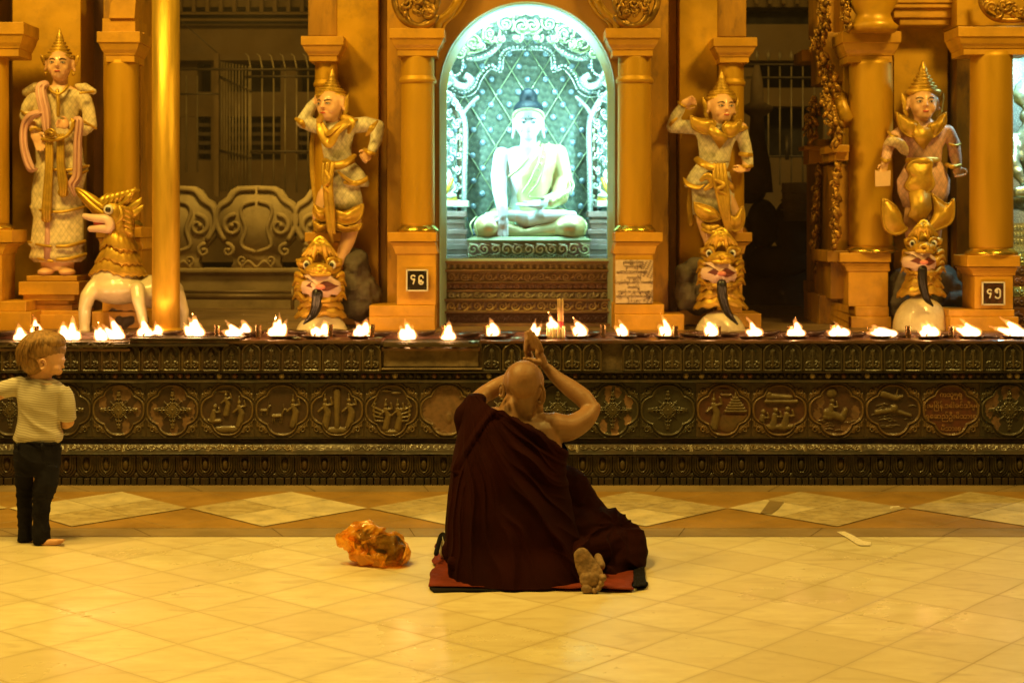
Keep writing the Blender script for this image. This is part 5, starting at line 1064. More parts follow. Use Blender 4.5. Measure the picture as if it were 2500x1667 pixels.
f4 = dancer(9.2, "guardian statue in a pink quilted jacket, legs hidden by gold flame plates", (2250, 575), (2253, 298, 106, R(-5), R(2), 2256, 318),
    [([(2256, 315, .02), (2256, 360, .02), (2256, 400, .02), (2254, 460, .02)], [30, 30, 30, 32]), ([(2236, 480), (2224, 540), (2226, 590)], [24, 18, 14]), ([(2274, 480), (2284, 540), (2282, 590)], [24, 18, 14]), ([(2210, 318), (2172, 350, -.13), (2160, 400, -.20)], [12, 11, 9]), ([(2312, 318), (2330, 362), (2336, 410, -.03)], [13, 12, 9])],
    [('L', [(398, 2214, 2298, 28, 0), (366, 2212, 2300, 30, 0), (336, 2204, 2312, 31, 0), (312, 2196, 2322, 26, 0), (298, 2226, 2290, 18, 0)]), ('T', [(2208, 320, -.01), (2186, 334, -.07), (2170, 356, -.14)], [17, 16, 14]), ('T', [(2170, 356, -.14), (2162, 392, -.20)], [14, 11]), ('T', [(2314, 322), (2328, 350), (2332, 380, -.02), (2336, 400, -.03)], [17, 16, 15, 12])],
    [("collar", 'B', [(2188, 273, -0.110), (2206, 282, -0.110), (2222, 290, -0.110), (2242, 298, -0.110), (2248, 314, -0.110), (2236, 336, -0.110), (2212, 332, -0.110), (2196, 312, -0.110)], None), ("collar", 'B', [(2311, 273, -0.110), (2296, 283, -0.110), (2284, 296, -0.110), (2266, 306, -0.110), (2276, 338, -0.110), (2296, 324, -0.110), (2311, 302, -0.110)], None),
     ("breast_plate", 'P', [(2228, 326, -.13), (2242, 304, -.15), (2258, 312, -.16), (2276, 314, -.14), (2278, 336, -.14), (2256, 366, -.13), (2238, 346, -.14)], None), ("shoulder_flame", 'W', [[(2168, 322, -.10), (2178, 332, -.14), (2190, 332, -.12)]], [[3, 5, 3]]), ("bracelet", 'T', [(2152, 388, -.20), (2162, 394, -.24), (2173, 390, -.20)], [4, 5, 4]), ("bracelet", 'T', [(2312, 402, -.05), (2326, 408, -.09), (2344, 404, -.05)], [5, 6, 5]), ("elbow_guard", 'T', [(2318, 352, -.08), (2332, 356, -.09), (2344, 352, -.04)], [3, 3.5, 3]),
     ("belt", 'W', [[(2216, 392, -.08), (2240, 394, -.13), (2266, 392, -.13), (2290, 390, -.08)]], [[7, 9, 9, 6]]),
     ("apron", 'B', [(2226, 390, -0.130), (2276, 390, -0.130), (2276, 420, -0.130), (2284, 452, -0.130), (2266, 474, -0.130), (2248, 492, -0.130), (2230, 476, -0.130), (2208, 456, -0.130), (2220, 430, -0.130), (2212, 408, -0.130)], None),
     ("centre_flame", 'P', [(2220, 470, -.14), (2248, 462, -.16), (2272, 470, -.14), (2276, 510, -.14), (2262, 532, -.14), (2247, 552, -.13), (2232, 536, -.14), (2218, 528, -.14), (2226, 508, -.15)], None),
     ("knee_flame", 'B', [(2154, 484, -0.115), (2166, 486, -0.115), (2186, 500, -0.115), (2199, 520, -0.115), (2206, 545, -0.115), (2218, 560, -0.115), (2198, 574, -0.115), (2175, 573, -0.115), (2158, 556, -0.115), (2153, 520, -0.115)], None),
     ("knee_flame", 'B', [(2272, 468, -0.115), (2296, 486, -0.115), (2316, 497, -0.115), (2330, 484, -0.115), (2332, 520, -0.115), (2324, 545, -0.115), (2300, 560, -0.115), (2260, 571, -0.115), (2268, 545, -0.115), (2280, 515, -0.115)], None)],
    [("hip_cloth", [(506, 2206, 2300, 30, 0), (470, 2192, 2316, 33, 0), (440, 2190, 2318, 33, 0), (396, 2214, 2298, 28, 0)], CLOTHP, .03)],
    None, CLOTHP, (2253, 145, 234, 40, R(0), 0), [((2161, 398, -.20), (2152, 434, -.22), 10, .2, 1), ((2336, 410, -.03), (2344, 440, -.04), 13, .9, -1)])
m = M(); m.prism([(P(x, 0, 9.0).x, P(0, y, 9.0).z) for x, y in ((2133, 416), (2150, 421), (2171, 416), (2170, 454), (2134, 456))], 8.965, 8.972)
tag(m.build("paper_slip", mat("pale orange paper", (.80, .52, .28), .7), smooth=False), "pale slip of paper hanging from the hand of the statue in pink", "paper")
m = M(); f4.tube(m, [(2164, 352, -.17), (2178, 346, -.22), (2196, 352, -.19), (2208, 368, -.14), (2214, 378, -.11)], [7, 13, 14, 12, 4], 12, .6, smooth_=4); f4.part(m, "sleeve_drape", CLOTHW)
# ================================================================ lions
def lion(lab, cx, cy_, s, Y, beard, tilt, body_, collars, crest=1.0, px=0):
    f = Fig(Y, "guardian_lion", P(cx, 812, Y), lab, "lion statue", "guardian lion statues"); g = lambda x, y, d=0: (cx + x * s, cy_ + y * s, d)
    b = M(); f.ell(b, *body_, -.02); f.part(b, "body", CREAM, .012, 3)
    m = M()     # head mass
    f.tube(m, [g(0, 70, .06), g(0, 30, .04), g(0, -10, .03)], [48 * s, 50 * s, 34 * s]); f.tube(m, [g(0, 50, -.10), g(0, 40, 0)], [26 * s, 40 * s]); f.ell(m, *g(0, 10)[:2], 34 * s, 16 * s, 44 * s, -.12)
    for x in (-1, 1):
        f.ell(m, *g(x * 32, -6)[:2], 20 * s, 14 * s, 16 * s, -.04); f.tube(m, [g(x * 34, 44, -.08), g(x * 46, 20, -.02), g(x * 44, 70, -.02)], [12 * s, 10 * s, 9 * s]); f.tube(m, [g(x * 36, -6, .0), g(x * 50, -12, .02)], [12 * s, 4 * s])
    f.part(m, "head", GOLDST, .009, 3, .003, 26)
    m = M()     # ridged brow and whisker curls
    for x in (-1, 1):
        f.tube(m, [g(x * 15, 2, -.14), g(x * 20, -13, -.14), g(x * 32, -15, -.11), g(x * 44, -4, -.05)], [3 * s, 4 * s, 4 * s, 3 * s], smooth_=3); f.tube(m, [g(x * 14, 10, -.15), g(x * 30, 16, -.12), g(x * 46, 6, -.04)], [3 * s, 4 * s, 2 * s], smooth_=3)
        for k in range(4): f.tube(m, [g(x * 38, 24 + k * 15, -.08), g(x * 50, 18 + k * 15, -.04), g(x * (55 + k % 2 * 4), 30 + k * 15, .0)], [5 * s, 6 * s, 2 * s], smooth_=3)
        f.tube(m, [g(x * 14, 68, -.18), g(x * 32, 76, -.14), g(x * 46, 62, -.07)], [4 * s, 5 * s, 4 * s], smooth_=3)
    f.part(m, "mane_curls", GOLDST)
    m = M()     # crest: stacked peaked leaves
    for k in range(4):
        q = 1 - k * .2; f.tube(m, [g(-37 * q, -22 + k * 3, -.06 - k * .02), g(-16 * q, (-42 - 2 * k) * crest, -.09 - k * .02), g(1, (-62 + k * 10) * crest, -.08 - k * .02), g(18 * q, (-42 - 2 * k) * crest, -.09 - k * .02), g(38 * q, -22 + k * 3, -.06 - k * .02)], [4 * s, 8 * s, 5 * s, 8 * s, 4 * s], 10, .5, smooth_=3)
    f.part(m, "crest", LEAF)
    m = M(); f.ell(m, *g(2, 4)[:2], 16 * s, 9 * s, 10 * s, -.20); f.ell(m, *g(-9, 8)[:2], 6 * s, 6 * s, 8 * s, -.22); f.ell(m, *g(13, 8)[:2], 6 * s, 6 * s, 8 * s, -.22); f.tube(m, [g(-18, 19, -.21), g(2, 20, -.235), g(22, 19, -.21)], 5.5 * s)
    f.part(m, "nose", GOLDST, .006, 2)
    def band(pts, mt, d, nm, wv=1.0, par=None, th=.02):
        poly = [f.p(*g(x * 1.06, 46 + (y - 46) * 1.16, d)) for x, y in pts]; n = len(poly); mm = M(); c = sum(poly, V(0, 0, 0)) / n
        curve = lambda p: V(p.x, p.y + ((p.x - c.x) / f.k(40 * s)) ** 2 * .05, p.z)
        a = [curve(p) for p in poly]; mm.add(a + [p + V(0, .08, 0) for p in a] + [curve(c) - V(0, th, 0)], [(i, (i + 1) % n, n + (i + 1) % n, n + i) for i in range(n)] + [(i, 2 * n, (i + 1) % n) for i in range(n)])
        return link(nm, mm.mesh(), mt, par or f.root)
    e = band([(-36, 26), (-20, 24), (-14, 25), (18, 25), (26, 32), (38, 40), (40, 56), (34, 64), (22, 62), (18, 68), (-18, 68), (-24, 62), (-38, 60), (-41, 48), (-38, 38), (-22, 32)], PINKP, -.205, "mouth")
    m = M(); q = [f.p(*g(x, y, -.213)) for x, y in ((-32, 46), (-18, 36), (-12, 36), (18, 35), (34, 44), (42, 46), (26, 54), (18, 57), (-10, 57), (-18, 50))]; n = len(q); c = f.p(*g(0, 46, -.228))
    q = [V(p.x, p.y + ((p.x - c.x) / f.k(40 * s)) ** 2 * .05, p.z) for p in q]
    m.add(q + [c], [(i, n, (i + 1) % n) for i in range(n)]); link("mouth_hollow", m.mesh(), mat("dark red mouth", (.16, .03, .02), .5), e, False)
    m = M(); f.ell(m, *g(2, 48)[:2], 11 * s, 6 * s, 6 * s, -.235); link("tongue", m.mesh(), mat("tongue pink", (.78, .26, .20), .35), e)
    m = M(); f.tube(m, [g(-17, 77, -.18), g(2, 79, -.20), g(20, 77, -.18)], 7.5 * s, 8); f.part(m, "chin", GOLDST)
    for x in (-28, 28):
        m = M(); f.ell(m, *g(x, -1)[:2], 8.5 * s, 9.5 * s, 7 * s, -.128); e = f.part(m, "eye", WHITEP)
        m = M(); f.ell(m, *g(x - 1, -1)[:2], 4.8 * s, 5.6 * s, 4 * s, -.144); link("pupil", m.mesh(), BLACKP, e)
    m = M(); n = len(beard); f.tube(m, [(x, y, -.2 + .02 * i / n) for i, (x, y) in enumerate(beard)], lerpn([12.5 * s, 12 * s, 9.5 * s, 2.5], n), 14, smooth_=4)
    for q in (-.4, 0, .4): f.tube(m, [(x + q * 11 * s, y, -.23 + .02 * i / n) for i, (x, y) in enumerate(beard[:-1])], lerpn([3 * s, 3 * s, 1.5], n - 1), 6, smooth_=4)
    f.part(m, "beard", BLACKP)
    for (xa, xb, y, dp) in collars:
        m = M(); cxx = (xa + xb) / 2; hw = (xb - xa) / 2
        rg = []
        for (f_, dy, dd) in ((.62, -26, .8), (.80, -12, .95), (1.0, 4, 1.0), (.97, 7, .95), (.7, -2, .7)):
            rg.append([f.p(cxx + hw * f_ * math.cos(a) * (1 + .03 * math.sin(a * 23)), y + dy - 9 * abs(math.sin(a)) * (1 if math.sin(a) < 0 else 1) + 3 * math.sin(a * 11), .02) + V(0, f.k(dp) * dd * math.sin(a), 0) for a in np.linspace(0, 2 * math.pi, 48, endpoint=False)])
        m.rings(rg); o = f.part(m, "feather_collar", GOLDST)
    return f
lion("gold lion face, black beard curving left, under the dancer touching her head", 780, 648, 1.10, 9.0, [(775, 716), (773, 745), (764, 768), (742, 790)], 0, (786, 822, 66, 62, 60), [(736, 836, 728, 44), (726, 840, 750, 50), (718, 848, 772, 56)])
lion("gold lion face, black beard curving right, under the dancer with raised fist", 1760, 620, 1.0, 9.0, [(1762, 694), (1764, 726), (1776, 762), (1800, 791)], 0, (1759, 830, 66, 74, 62), [(1706, 1806, 706, 42), (1700, 1818, 728, 48), (1692, 1827, 750, 54)])
lion("gold faced lion statue with a white chest below the statue in pink", 2254, 596, .92, 9.0, [(2252, 658), (2253, 695), (2262, 728), (2277, 746)], 0, (2248, 802, 68, 82, 64), [(2210, 2298, 680, 40), (2202, 2304, 700, 46), (2190, 2310, 720, 52)], 1.0)
# bird lion seen from the side at the left
f = Fig(8.95, "guardian_lion", P(270, 812, 8.95), "white and gold lion statue in profile with an upturned trunk, beside the pole", "lion statue", "guardian lion statues")
b = M(); f.ell(b, 290, 704, 76, 40, 60, .02); f.ell(b, 380, 712, 70, 42, 60, .06); f.ell(b, 282, 680, 60, 36, 50, .02)
f.tube(b, [(228, 700, -.05), (214, 724, -.08), (207, 752, -.08), (206, 800, -.08), (206, 812, -.08)], [18, 19, 16, 13, 15]); f.tube(b, [(336, 704, -.12), (338, 730, -.16), (344, 756, -.16), (350, 786, -.16)], [18, 17, 14, 12]); f.tube(b, [(432, 720, .0), (446, 760, .0), (444, 812, .0)], [20, 16, 13])
f.part(b, "body", CREAM, .010, 4)
m = M(); f.ell(m, 276, 522, 34, 34, 32, 0); f.tube(m, [(300, 548), (300, 580), (296, 620)], [30, 28, 36]); f.tube(m, [(262, 522), (238, 506), (212, 482), (192, 466)], [26, 20, 16, 9]); f.ell(m, 282, 550, 28, 18, 24, 0)
f.part(m, "head", GOLDST, .009, 2, .004, 30)
m = M()
for q in (-.5, .5): f.tube(m, [(250, 512 + q * 14, -.06), (226, 494 + q * 14, -.05), (204, 474 + q * 10, -.04), (186, 461, -.02)], [5, 6, 5, 3], smooth_=3)
f.part(m, "trunk_ridges", LEAF)
m = M()
for k in range(7): f.tube(m, [(238 + k * 12, 512 - k * 2, -.05 + k * .01), (250 + k * 12, 488 - k * 3, -.05), (262 + k * 13, 474 - k * 1.5, -.02)], [5, 8, 3], flat=.6, smooth_=3)
for pts, w_ in (([(288, 505), (306, 490), (322, 474), (330, 460)], [8, 11, 9, 2]), ([(306, 512), (324, 504), (338, 494), (344, 484)], [8, 10, 8, 2]), ([(310, 528), (328, 520), (342, 510), (349, 502)], [8, 9, 7, 2]), ([(296, 500, -.05), (312, 482, -.06), (326, 466, -.05)], [4, 5, 2])): f.tube(m, [(a[0], a[1], a[2] if len(a) > 2 else -.03) for a in pts], w_, 12, flat=.5, smooth_=4)
f.part(m, "crest", LEAF)
m = M()
for k in range(5): f.tube(m, [(296 + k * 3, 506 + k * 14, -.07), (312 + k * 2, 514 + k * 14, -.05), (326 - k * 3, 528 + k * 12, -.02), (318, 540 + k * 10, -.02)], [6, 8, 6, 3], smooth_=3)
f.tube(m, [(292, 506, -.1), (298, 526, -.11), (286, 544, -.1)], [5, 6, 4], smooth_=3)
f.part(m, "mane_curls", GOLDST)
m = M()
f.tube(m, [(207, 528, -.05), (232, 533, -.07), (258, 535, -.08), (268, 545, -.08), (266, 558, -.08), (246, 558, -.07), (222, 559, -.05)], [7, 10, 11, 12, 12, 10, 8], smooth_=3); e = f.part(m, "mouth", PINKP)
m = M(); f.ell(m, 244, 546, 16, 9, 10, -.05); link("tongue", m.mesh(), mat("mouth red", (.62, .08, .05), .4), e)
m = M(); f.ell(m, 265, 512, 12, 12, 8, -.075); e = f.part(m, "eye", WHITEP); m = M(); f.ell(m, 264, 512, 7, 7, 6, -.088); link("pupil", m.mesh(), BLACKP, e)
for (xa, xb, y, sk, h) in ((244, 338, 606, 0, 40), (232, 348, 640, 6, 46), (217, 360, 668, 10, 50)):
    m = M(); rg = []; cxx, hw = (xa + xb) / 2, (xb - xa) / 2
    for (f_, dy, dd) in ((.60, -34, .75), (.80, -18, .9), (1.0, 2, 1.0), (.97, 6, .96), (.7, -6, .7)):
        r_ = []
        for a in np.linspace(0, 2 * math.pi, 60, endpoint=False):
            c_ = math.cos(a); yy = y + dy + (c_ + .45) ** 2 * 0 - (16 * (1 - min(1, abs(c_ + .38) * 1.6)) if math.sin(a) < 0 else 0) + 3 * math.sin(a * 19)
            r_.append(f.p(cxx + hw * f_ * c_, yy, .01) + V(0, f.k(46) * dd * math.sin(a), 0))
        rg.append(r_)
    m.rings(rg); f.part(m, "feather_collar", GOLDST)
# ================================================================ inside the lit niche
YB = 10.25
CYAN = (.42, .90, 1.0)
NW = colmat("mirror mosaic wall", .3, .2, .35, 60, .3, dirt=(.05, .06, .05), metal=.2)
SILV = mat("silvered ornament", (.80, .86, .76), .25, .55, .15, 30, bump=.5, bscale=70)
GRN = mat("green gilt ornament", (.55, .66, .36), .3, .4, .3, 20, bump=.5, bscale=60)
room = empty("niche_room", (pxx(1287, 9.8), 9.8, .787), "mirror mosaic back wall and carved ornaments inside the lit niche", "niche")
m = M()
a, b_ = pxx(1078, 9.6), pxx(1496, 9.6)
m.box(a - .20, a - .12, 9.37, YB + .1, .787, 2.95); m.box(b_ + .12, b_ + .20, 9.37, YB + .1, .787, 2.95); m.box(a - .2, b_ + .2, 9.37, YB + .1, 2.90, 2.98); m.box(a - .2, b_ + .2, 9.72 + .35, YB + .1, .787, pz(600, 10))
m.build("side_walls", mat("pale blue green niche wall", (.50, .62, .60), .5, 0, .2, 4, bump=.3), room, smooth=False)
# back wall: dark mirror lattice with studs
x0, x1, z0, z1 = a - .13, b_ + .13, pz(610, YB), 2.92
X, Z = np.meshgrid(np.linspace(x0, x1, 200), np.linspace(z0, z1, 240)); rg = np.random.RandomState(2)
cell = (np.floor((X + Z) / .03) * 7 + np.floor((X - Z) / .03) * 13).astype(int) % 17 / 17.
cv = np.stack([.13 + .20 * cell, .20 + .24 * cell, .15 + .17 * cell], -1)
me = gridmesh(X, np.full(X.shape, YB) - .0015 * cell, Z, cv * np.array([.55, .50, .46])); link("mosaic_wall", me, NW, room, smooth=False)
m = M(); m.c = 0
wn = pxx(1287 + 38, YB) - pxx(1287, YB)
for k in range(-9, 10):
    for d in (-1, 1):
        pts = []
        xs = k * wn * 2 + pxx(1287, YB)
        zz0, zz1 = z0, z1; q = (zz1 - zz0) / 1.55
        dxx = d * q * .95; ts = [t / 40 for t in range(41) if x0 + .02 < xs + dxx * t / 40 < x1 - .02]
        if len(ts) > 1: m.tube([V(xs + dxx * ts[0], YB - .015, zz0 + .02 + (zz1 - zz0) * ts[0]), V(xs + dxx * ts[-1], YB - .015, zz0 + (zz1 - zz0) * ts[-1])], .0045, 5)
m.build("lattice", GRN, room)
for r_ in range(-1, 17):
    for c_ in range(-6, 7):
        px_ = 1287 + c_ * 44 + (22 if r_ % 2 else 0); py = 132 + r_ * 31
        if 1110 < px_ < 1465 and not (1195 < px_ < 1385 and py > 330) and rnd.random() < .93:
            m = M(); m.ell(P(px_ + rnd.uniform(-2, 2), py, YB - .012), (.021, .017, .021), n=10, m=7)
            link("stud", m.mesh(), mat("blue glass stud", (.45, .60, .72), .12, .4) if "blue glass stud" not in bpy.data.materials else bpy.data.materials["blue glass stud"], room)
# scalloped beaded canopy
def beads(m, pts, r, k, Y):
    q = catmull([P(x, y, Y) for x, y in pts], 8)
    acc = 0; last = q[0]; m.ell(last, r, n=6, m=5)
    for p in q[1:]:
        acc += (p - last).length; last = p
        if acc > r * k: m.ell(p, r, n=6, m=5); acc = 0
for sx in (-1, 1):
    g = lambda x: 1287 + sx * (x - 1287)
    m = M()
    for (Y, pts, r) in ((10.05, [(1287, 116), (1330, 118), (1352, 136), (1356, 168), (1378, 160), (1404, 184), (1416, 212), (1440, 226), (1466, 222), (1480, 200)], .011), (10.03, [(1287, 122), (1326, 124), (1344, 142), (1350, 176), (1376, 170), (1398, 196), (1412, 224), (1440, 238), (1474, 232)], .006),
                        (9.95, [(1340, 80), (1360, 112), (1390, 136), (1426, 142), (1456, 128), (1478, 106)], .012), (9.94, [(1346, 72), (1368, 104), (1396, 124), (1430, 130), (1456, 118)], .007), (9.9, [(1456, 118), (1444, 150), (1450, 178), (1472, 186), (1484, 168), (1476, 152)], .010), (9.9, [(1466, 110), (1476, 130), (1486, 150)], .007)):
        beads(m, [(g(x), y) for x, y in pts], r, 1.7, Y)
    m.build("bead_swag", SILV, room)
    m = M()
    m.tube(catmull([P(g(1345), 84, 10.0), P(g(1362), 116, 10.0), P(g(1392), 138, 10.0), P(g(1428), 142, 10.0), P(g(1462), 124, 10.0), P(g(1486), 100, 10.0)]), .022, 8)
    m.tube(catmull([P(g(1480), 175, 9.95), P(g(1462), 205, 9.95), P(g(1436), 212, 9.95), P(g(1424), 196, 9.95), P(g(1440), 184, 9.95)]), .026, 8)
    m.tube(catmull([P(g(1470), 148, 9.95), P(g(1488), 160, 9.95), P(g(1490), 190, 9.95), P(g(1474), 210, 9.95)]), .030, 8)
    m.build("canopy_scroll", SILV, room)
    m = M()         # openwork scrolls under the arch
    r2 = random.Random(11)
    for (cx, cyy, rr) in ((1300, 62, 24), (1340, 58, 26), (1378, 84, 28), (1420, 108, 26), (1450, 128, 18), (1312, 96, 12), (1352, 96, 12), (1394, 52, 14), (1368, 48, 14), (1428, 78, 14), (1402, 112, 14), (1326, 36, 14), (1300, 30, 14)):
        for q in range(3): scroll3(m, g(cx) + r2.uniform(-4, 4), cyy + r2.uniform(-4, 4), rr * (1 - .25 * q), r2.uniform(0, 6.3), 1.1, 9.9 - .02 * q, .011 - .002 * q, r2.choice((1, -1)), 14)
    for k in range(16): m.ell(P(g(1290 + r2.uniform(0, 160)), 30 + r2.uniform(0, 90), 9.88), (.012, .012, .02), n=6, m=5)
    m.build("openwork", GRN if sx > 0 else GRN, room)
    # side arch with its small seated figure
    m = M()
    m.tube(catmull([P(g(1442), 560, 9.95), P(g(1440), 420, 9.95), P(g(1438), 320, 9.95), P(g(1446), 280, 9.95), P(g(1470), 240, 9.95), P(g(1500), 214, 9.95)]), .020, 8)
    m.tube(catmull([P(g(1452), 300, 9.96), P(g(1436), 268, 9.96), P(g(1420), 250, 9.96), P(g(1404), 236, 9.96)]), [.016] + [.014] * 14 + [.004], 8)
    for k in range(26):
        yy = 232 + k * 10.5; scroll3(m, g(1468 + 14 * math.sin(k * 1.7)), yy, 9, r2.uniform(0, 6.3), 1, 9.93, .007, r2.choice((1, -1)), 10)
    m.build("side_arch", SILV, room)
    m = M(); 
    for k in range(12): m.ell(P(g(1448), 296 + k * 23, 9.97), (.016, .014, .016), n=8, m=6)
    m.build("arch_studs", mat("amber stud", (.75, .68, .40), .2, .3), room)
    m = M(); m.tube([P(g(1450), 560, 9.98), P(g(1450), 300, 9.98), P(g(1456), 280, 9.98), P(g(1474), 262, 9.98)], .024, 6, flat=.5); m.build("arch_band", mat("dark bronze band", (.16, .12, .07), .3, .3, .3, 20), room)
    # moulded pink side pedestal
    m = M(); xa, xb = (1462, 1500) if sx > 0 else (1074, 1116)
    xa2, xb2 = (g(1500), g(1436)) if sx < 0 else (g(1436), g(1500))
    YP = 9.62
    for (y0, y1, o) in ((516, 530, 0), (530, 536, 8), (536, 546, 3), (546, 560, 6), (560, 572, -2), (572, 584, 2), (584, 596, -4), (596, 610, -10), (610, 622, -6), (622, 634, -14)):
        xo = xa2 + o if sx > 0 else xa2; xp = xb2 if sx > 0 else xb2 - o
        m.pbox(min(xo, xp), max(xo, xp), y0, y1, YP + o * .004, .3)
    m.build("side_pedestal", mat("dusty pink moulding", (.44, .28, .25), .6, 0, .3, 8, bump=.4, bscale=40, grime=.3), room, smooth=False, bevel=.004)
    m = M(); m.pbox(*( (1458, 1500) if sx > 0 else (1074, 1144)), 490, 505, 9.66, .25) ; m.build("shelf", WHITEP, room, smooth=False, bevel=.003)
    # small seated image on the shelf
    sb = empty("small_seated_image", P(g(1478), 490, 9.74), "small pale seated image on the shelf at the %s edge of the niche" % ("right" if sx > 0 else "left"), "statue", "small seated images in the niche")
    m = M(); k = 9.74 / FP
    m.ell(P(g(1478), 478, 9.74), (20 * k, .05, 8 * k)); m.ell(P(g(1478), 455, 9.76), (11 * k, .03, 20 * k)); m.ell(P(g(1478), 428, 9.75), (7 * k, .02, 9 * k)); m.ell(P(g(1478), 417, 9.75), (3 * k, .01, 4 * k))
    for d in (-1, 1): m.tube([P(g(1478) + d * 10, 444, 9.75), P(g(1478) + d * 15, 462, 9.74), P(g(1478) + d * 4, 470, 9.70)], [3.5 * k, 3.2 * k, 2.5 * k], 8)
    link("body", m.voxel(.006, 2), WHITEP, sb)
    m = M(); m.lathe(P(g(1478), 490, 9.74), [(22 * k, 0), (23 * k, .008), (18 * k, .014), (21 * k, .024)], 20, sy=.6); m.build("seat", GOLDST, sb)
    m = M(); m.tube(catmull([P(g(1470), 436, 9.71), P(g(1478), 456, 9.69), P(g(1488), 474, 9.70)]), .014, 8); m.build("robe", GOLDST, sb)
# glowing tubes that light the niche: one behind each side of the arch, one across the top
TUBE = bpy.data.materials.new("lit tube"); TUBE.use_nodes = True; tb = TUBE.node_tree.nodes["Principled BSDF"]; tb.inputs["Emission Color"].default_value = (.62, 1, .9, 1); tb.inputs["Emission Strength"].default_value = 14; tb.inputs["Base Color"].default_value = (.8, .9, .85, 1)
for sx in (-1, 1):
    x = pxx(1287 + sx * 226, YA); root = empty("tube_light", (x, 9.4, 1.3), "vertical tube light behind the %s side of the arch frame" % ("right" if sx > 0 else "left"), "light", "tube lights of the niche")
    m = M(); m.tube([V(x, 9.38, 1.32), V(x, 9.38, 2.15)], .014, 10); link("tube", m.mesh(), TUBE, root)
    m = M(); m.box(x - .02 + sx * .03, x + .02 + sx * .03, 9.36, 9.40, 1.28, 2.19); m.build("holder", WHITEP, root, smooth=False)
    l = lamp("tube_glow", 'AREA', (x - sx * .02, 9.42, 1.75), 33, CYAN, .05, (pxx(1287, 9.9), 9.95, 1.55), sizey=.85); l.parent = None; attach(l, root)
root = empty("tube_light", (pxx(1287, YA), 9.42, 2.82), "tube light across the top of the niche, hidden behind the arch", "light", "tube lights of the niche")
m = M(); m.tube([V(-.3, 9.42, 2.86), V(.5, 9.42, 2.86)], .014, 10); link("tube", m.mesh(), TUBE, root)
m = M(); m.box(-.32, .52, 9.40, 9.44, 2.875, 2.895); m.build("holder", WHITEP, root, smooth=False)
l = lamp("tube_glow", 'AREA', (.1, 9.50, 2.84), 42, CYAN, .8, (.1, 9.85, 1.5), sizey=.06); attach(l, root)
l = lamp("niche_fill", 'AREA', (pxx(1287, YA), 9.50, 2.0), 12, (.25, 1, .75), .7, (pxx(1287, YA), 9.0, 1.9), sizey=1.2); attach(l, root)  # added unseen panel light facing outward, brightens frame and column sides
# ---------------------------------------------------------------- main seated statue
f = Fig(9.72, "seated_buddha_statue", P(1290, 586, 9.72), "large white seated statue in a golden robe inside the cyan lit niche", "statue")
MARB = mat("white marble skin", (.86, .86, .88), .3, 0, .05, 5, coat=.2); ROBE_G = mat("gilt robe", (.78, .62, .30), .35, .35, .2, 8, bump=.3, bscale=30)
b = M(); s_ = f.k(104)
T = head(b, f.p(1290, 346, -.02), s_, 0, R(5), neckto=f.p(1290, 372, .02), longear=True)
f.loft(b, [(520, 1240, 1344, 50, .02), (480, 1248, 1338, 42, .02), (430, 1240, 1344, 42, .02), (390, 1228, 1358, 40, .02), (370, 1226, 1362, 34, .02), (358, 1256, 1326, 24, .02)], 26)
f.tube(b, [(1226, 380), (1218, 430, -.02), (1220, 468, -.10), (1226, 510, -.20), (1228, 530, -.22)], [21, 20, 18, 13, 11])
hand(b, f.p(1228, 528, -.22), f.p(1226, 584, -.25), f.k(15), .05, 1, spread=.02)
f.tube(b, [(1362, 384), (1374, 440), (1364, 480, -.08), (1320, 498, -.16), (1300, 500, -.18)], [20, 19, 17, 12, 10])
hand(b, f.p(1316, 500, -.19), f.p(1254, 503, -.24), f.k(11), .2, 1, up=(0, -.3, 1), spread=0)
f.tube(b, [(1276, 540, -.10), (1330, 528, -.18), (1400, 524, -.16)], [20, 17, 9]); f.tube(b, [(1320, 545, -.1), (1260, 528, -.16), (1190, 526, -.10)], [18, 15, 8])
f.part(b, "body", MARB, .006, 4)
face_parts(T, s_, f.root, mat("pale rose lips", (.62, .42, .40), .4), mat("blue black line", (.02, .05, .08), .4), MARB, .9)
m = M()
def hp(x, y, z): return T @ V(x, y, z)
t = M(); t.ell((0, 0, 0), (.350, .41, .25), n=24, m=14); m.add([T @ (V(*q) + V(0, .09, .74)) for q in t.v if True], t.f)
t = M(); t.ell((0, 0, 0), (.215, .23, .25), n=20, m=12); m.add([T @ (V(*q) + V(0, .08, 1.00)) for q in t.v], t.f)
f.part(m, "hair", mat("blue hair paint", (.006, .02, .035), .4, 0, .2, 40, bump=1, bscale=160), .005, 2)
m = M(); pts = [hp(x, y, z) for x, y, z in ((-.35, .05, .52), (-.31, -.16, .66), (-.20, -.31, .73), (0, -.37, .755), (.20, -.31, .73), (.31, -.16, .66), (.35, .05, .52))]
m.tube(catmull(pts), .052 * s_, 10, flat=.5); f.part(m, "head_band", mat("pale gilt band", (.66, .62, .32), .35, .3, .3, 60, bump=1, bscale=120))
m = M(); m.ell(hp(0, -.345, .60), .014 * s_, n=8, m=6); f.part(m, "forehead_dot", BLACKP)
m = M()     # robe over the far shoulder, lap and knees
f.loft(m, [(524, 1244, 1344, 52, .02), (480, 1250, 1344, 46, .02), (430, 1246, 1352, 46, .02), (395, 1270, 1366, 44, .02), (372, 1306, 1368, 38, .02), (352, 1316, 1352, 24, .02)], 30)
f.tube(m, [(1362, 376), (1376, 438), (1366, 482, -.08), (1344, 494, -.13)], [24, 23, 22, 16])
f.ell(m, 1194, 556, 38, 34, 60, -.12); f.ell(m, 1388, 556, 46, 34, 60, -.12); f.tube(m, [(1194, 556, -.16), (1284, 572, -.16), (1388, 558, -.16)], [30, 14, 30]); f.tube(m, [(1220, 545, -.02), (1290, 550, .06), (1360, 545, -.02)], [40, 44, 40])
f.part(m, "robe", ROBE_G, .008, 4)
m = M()
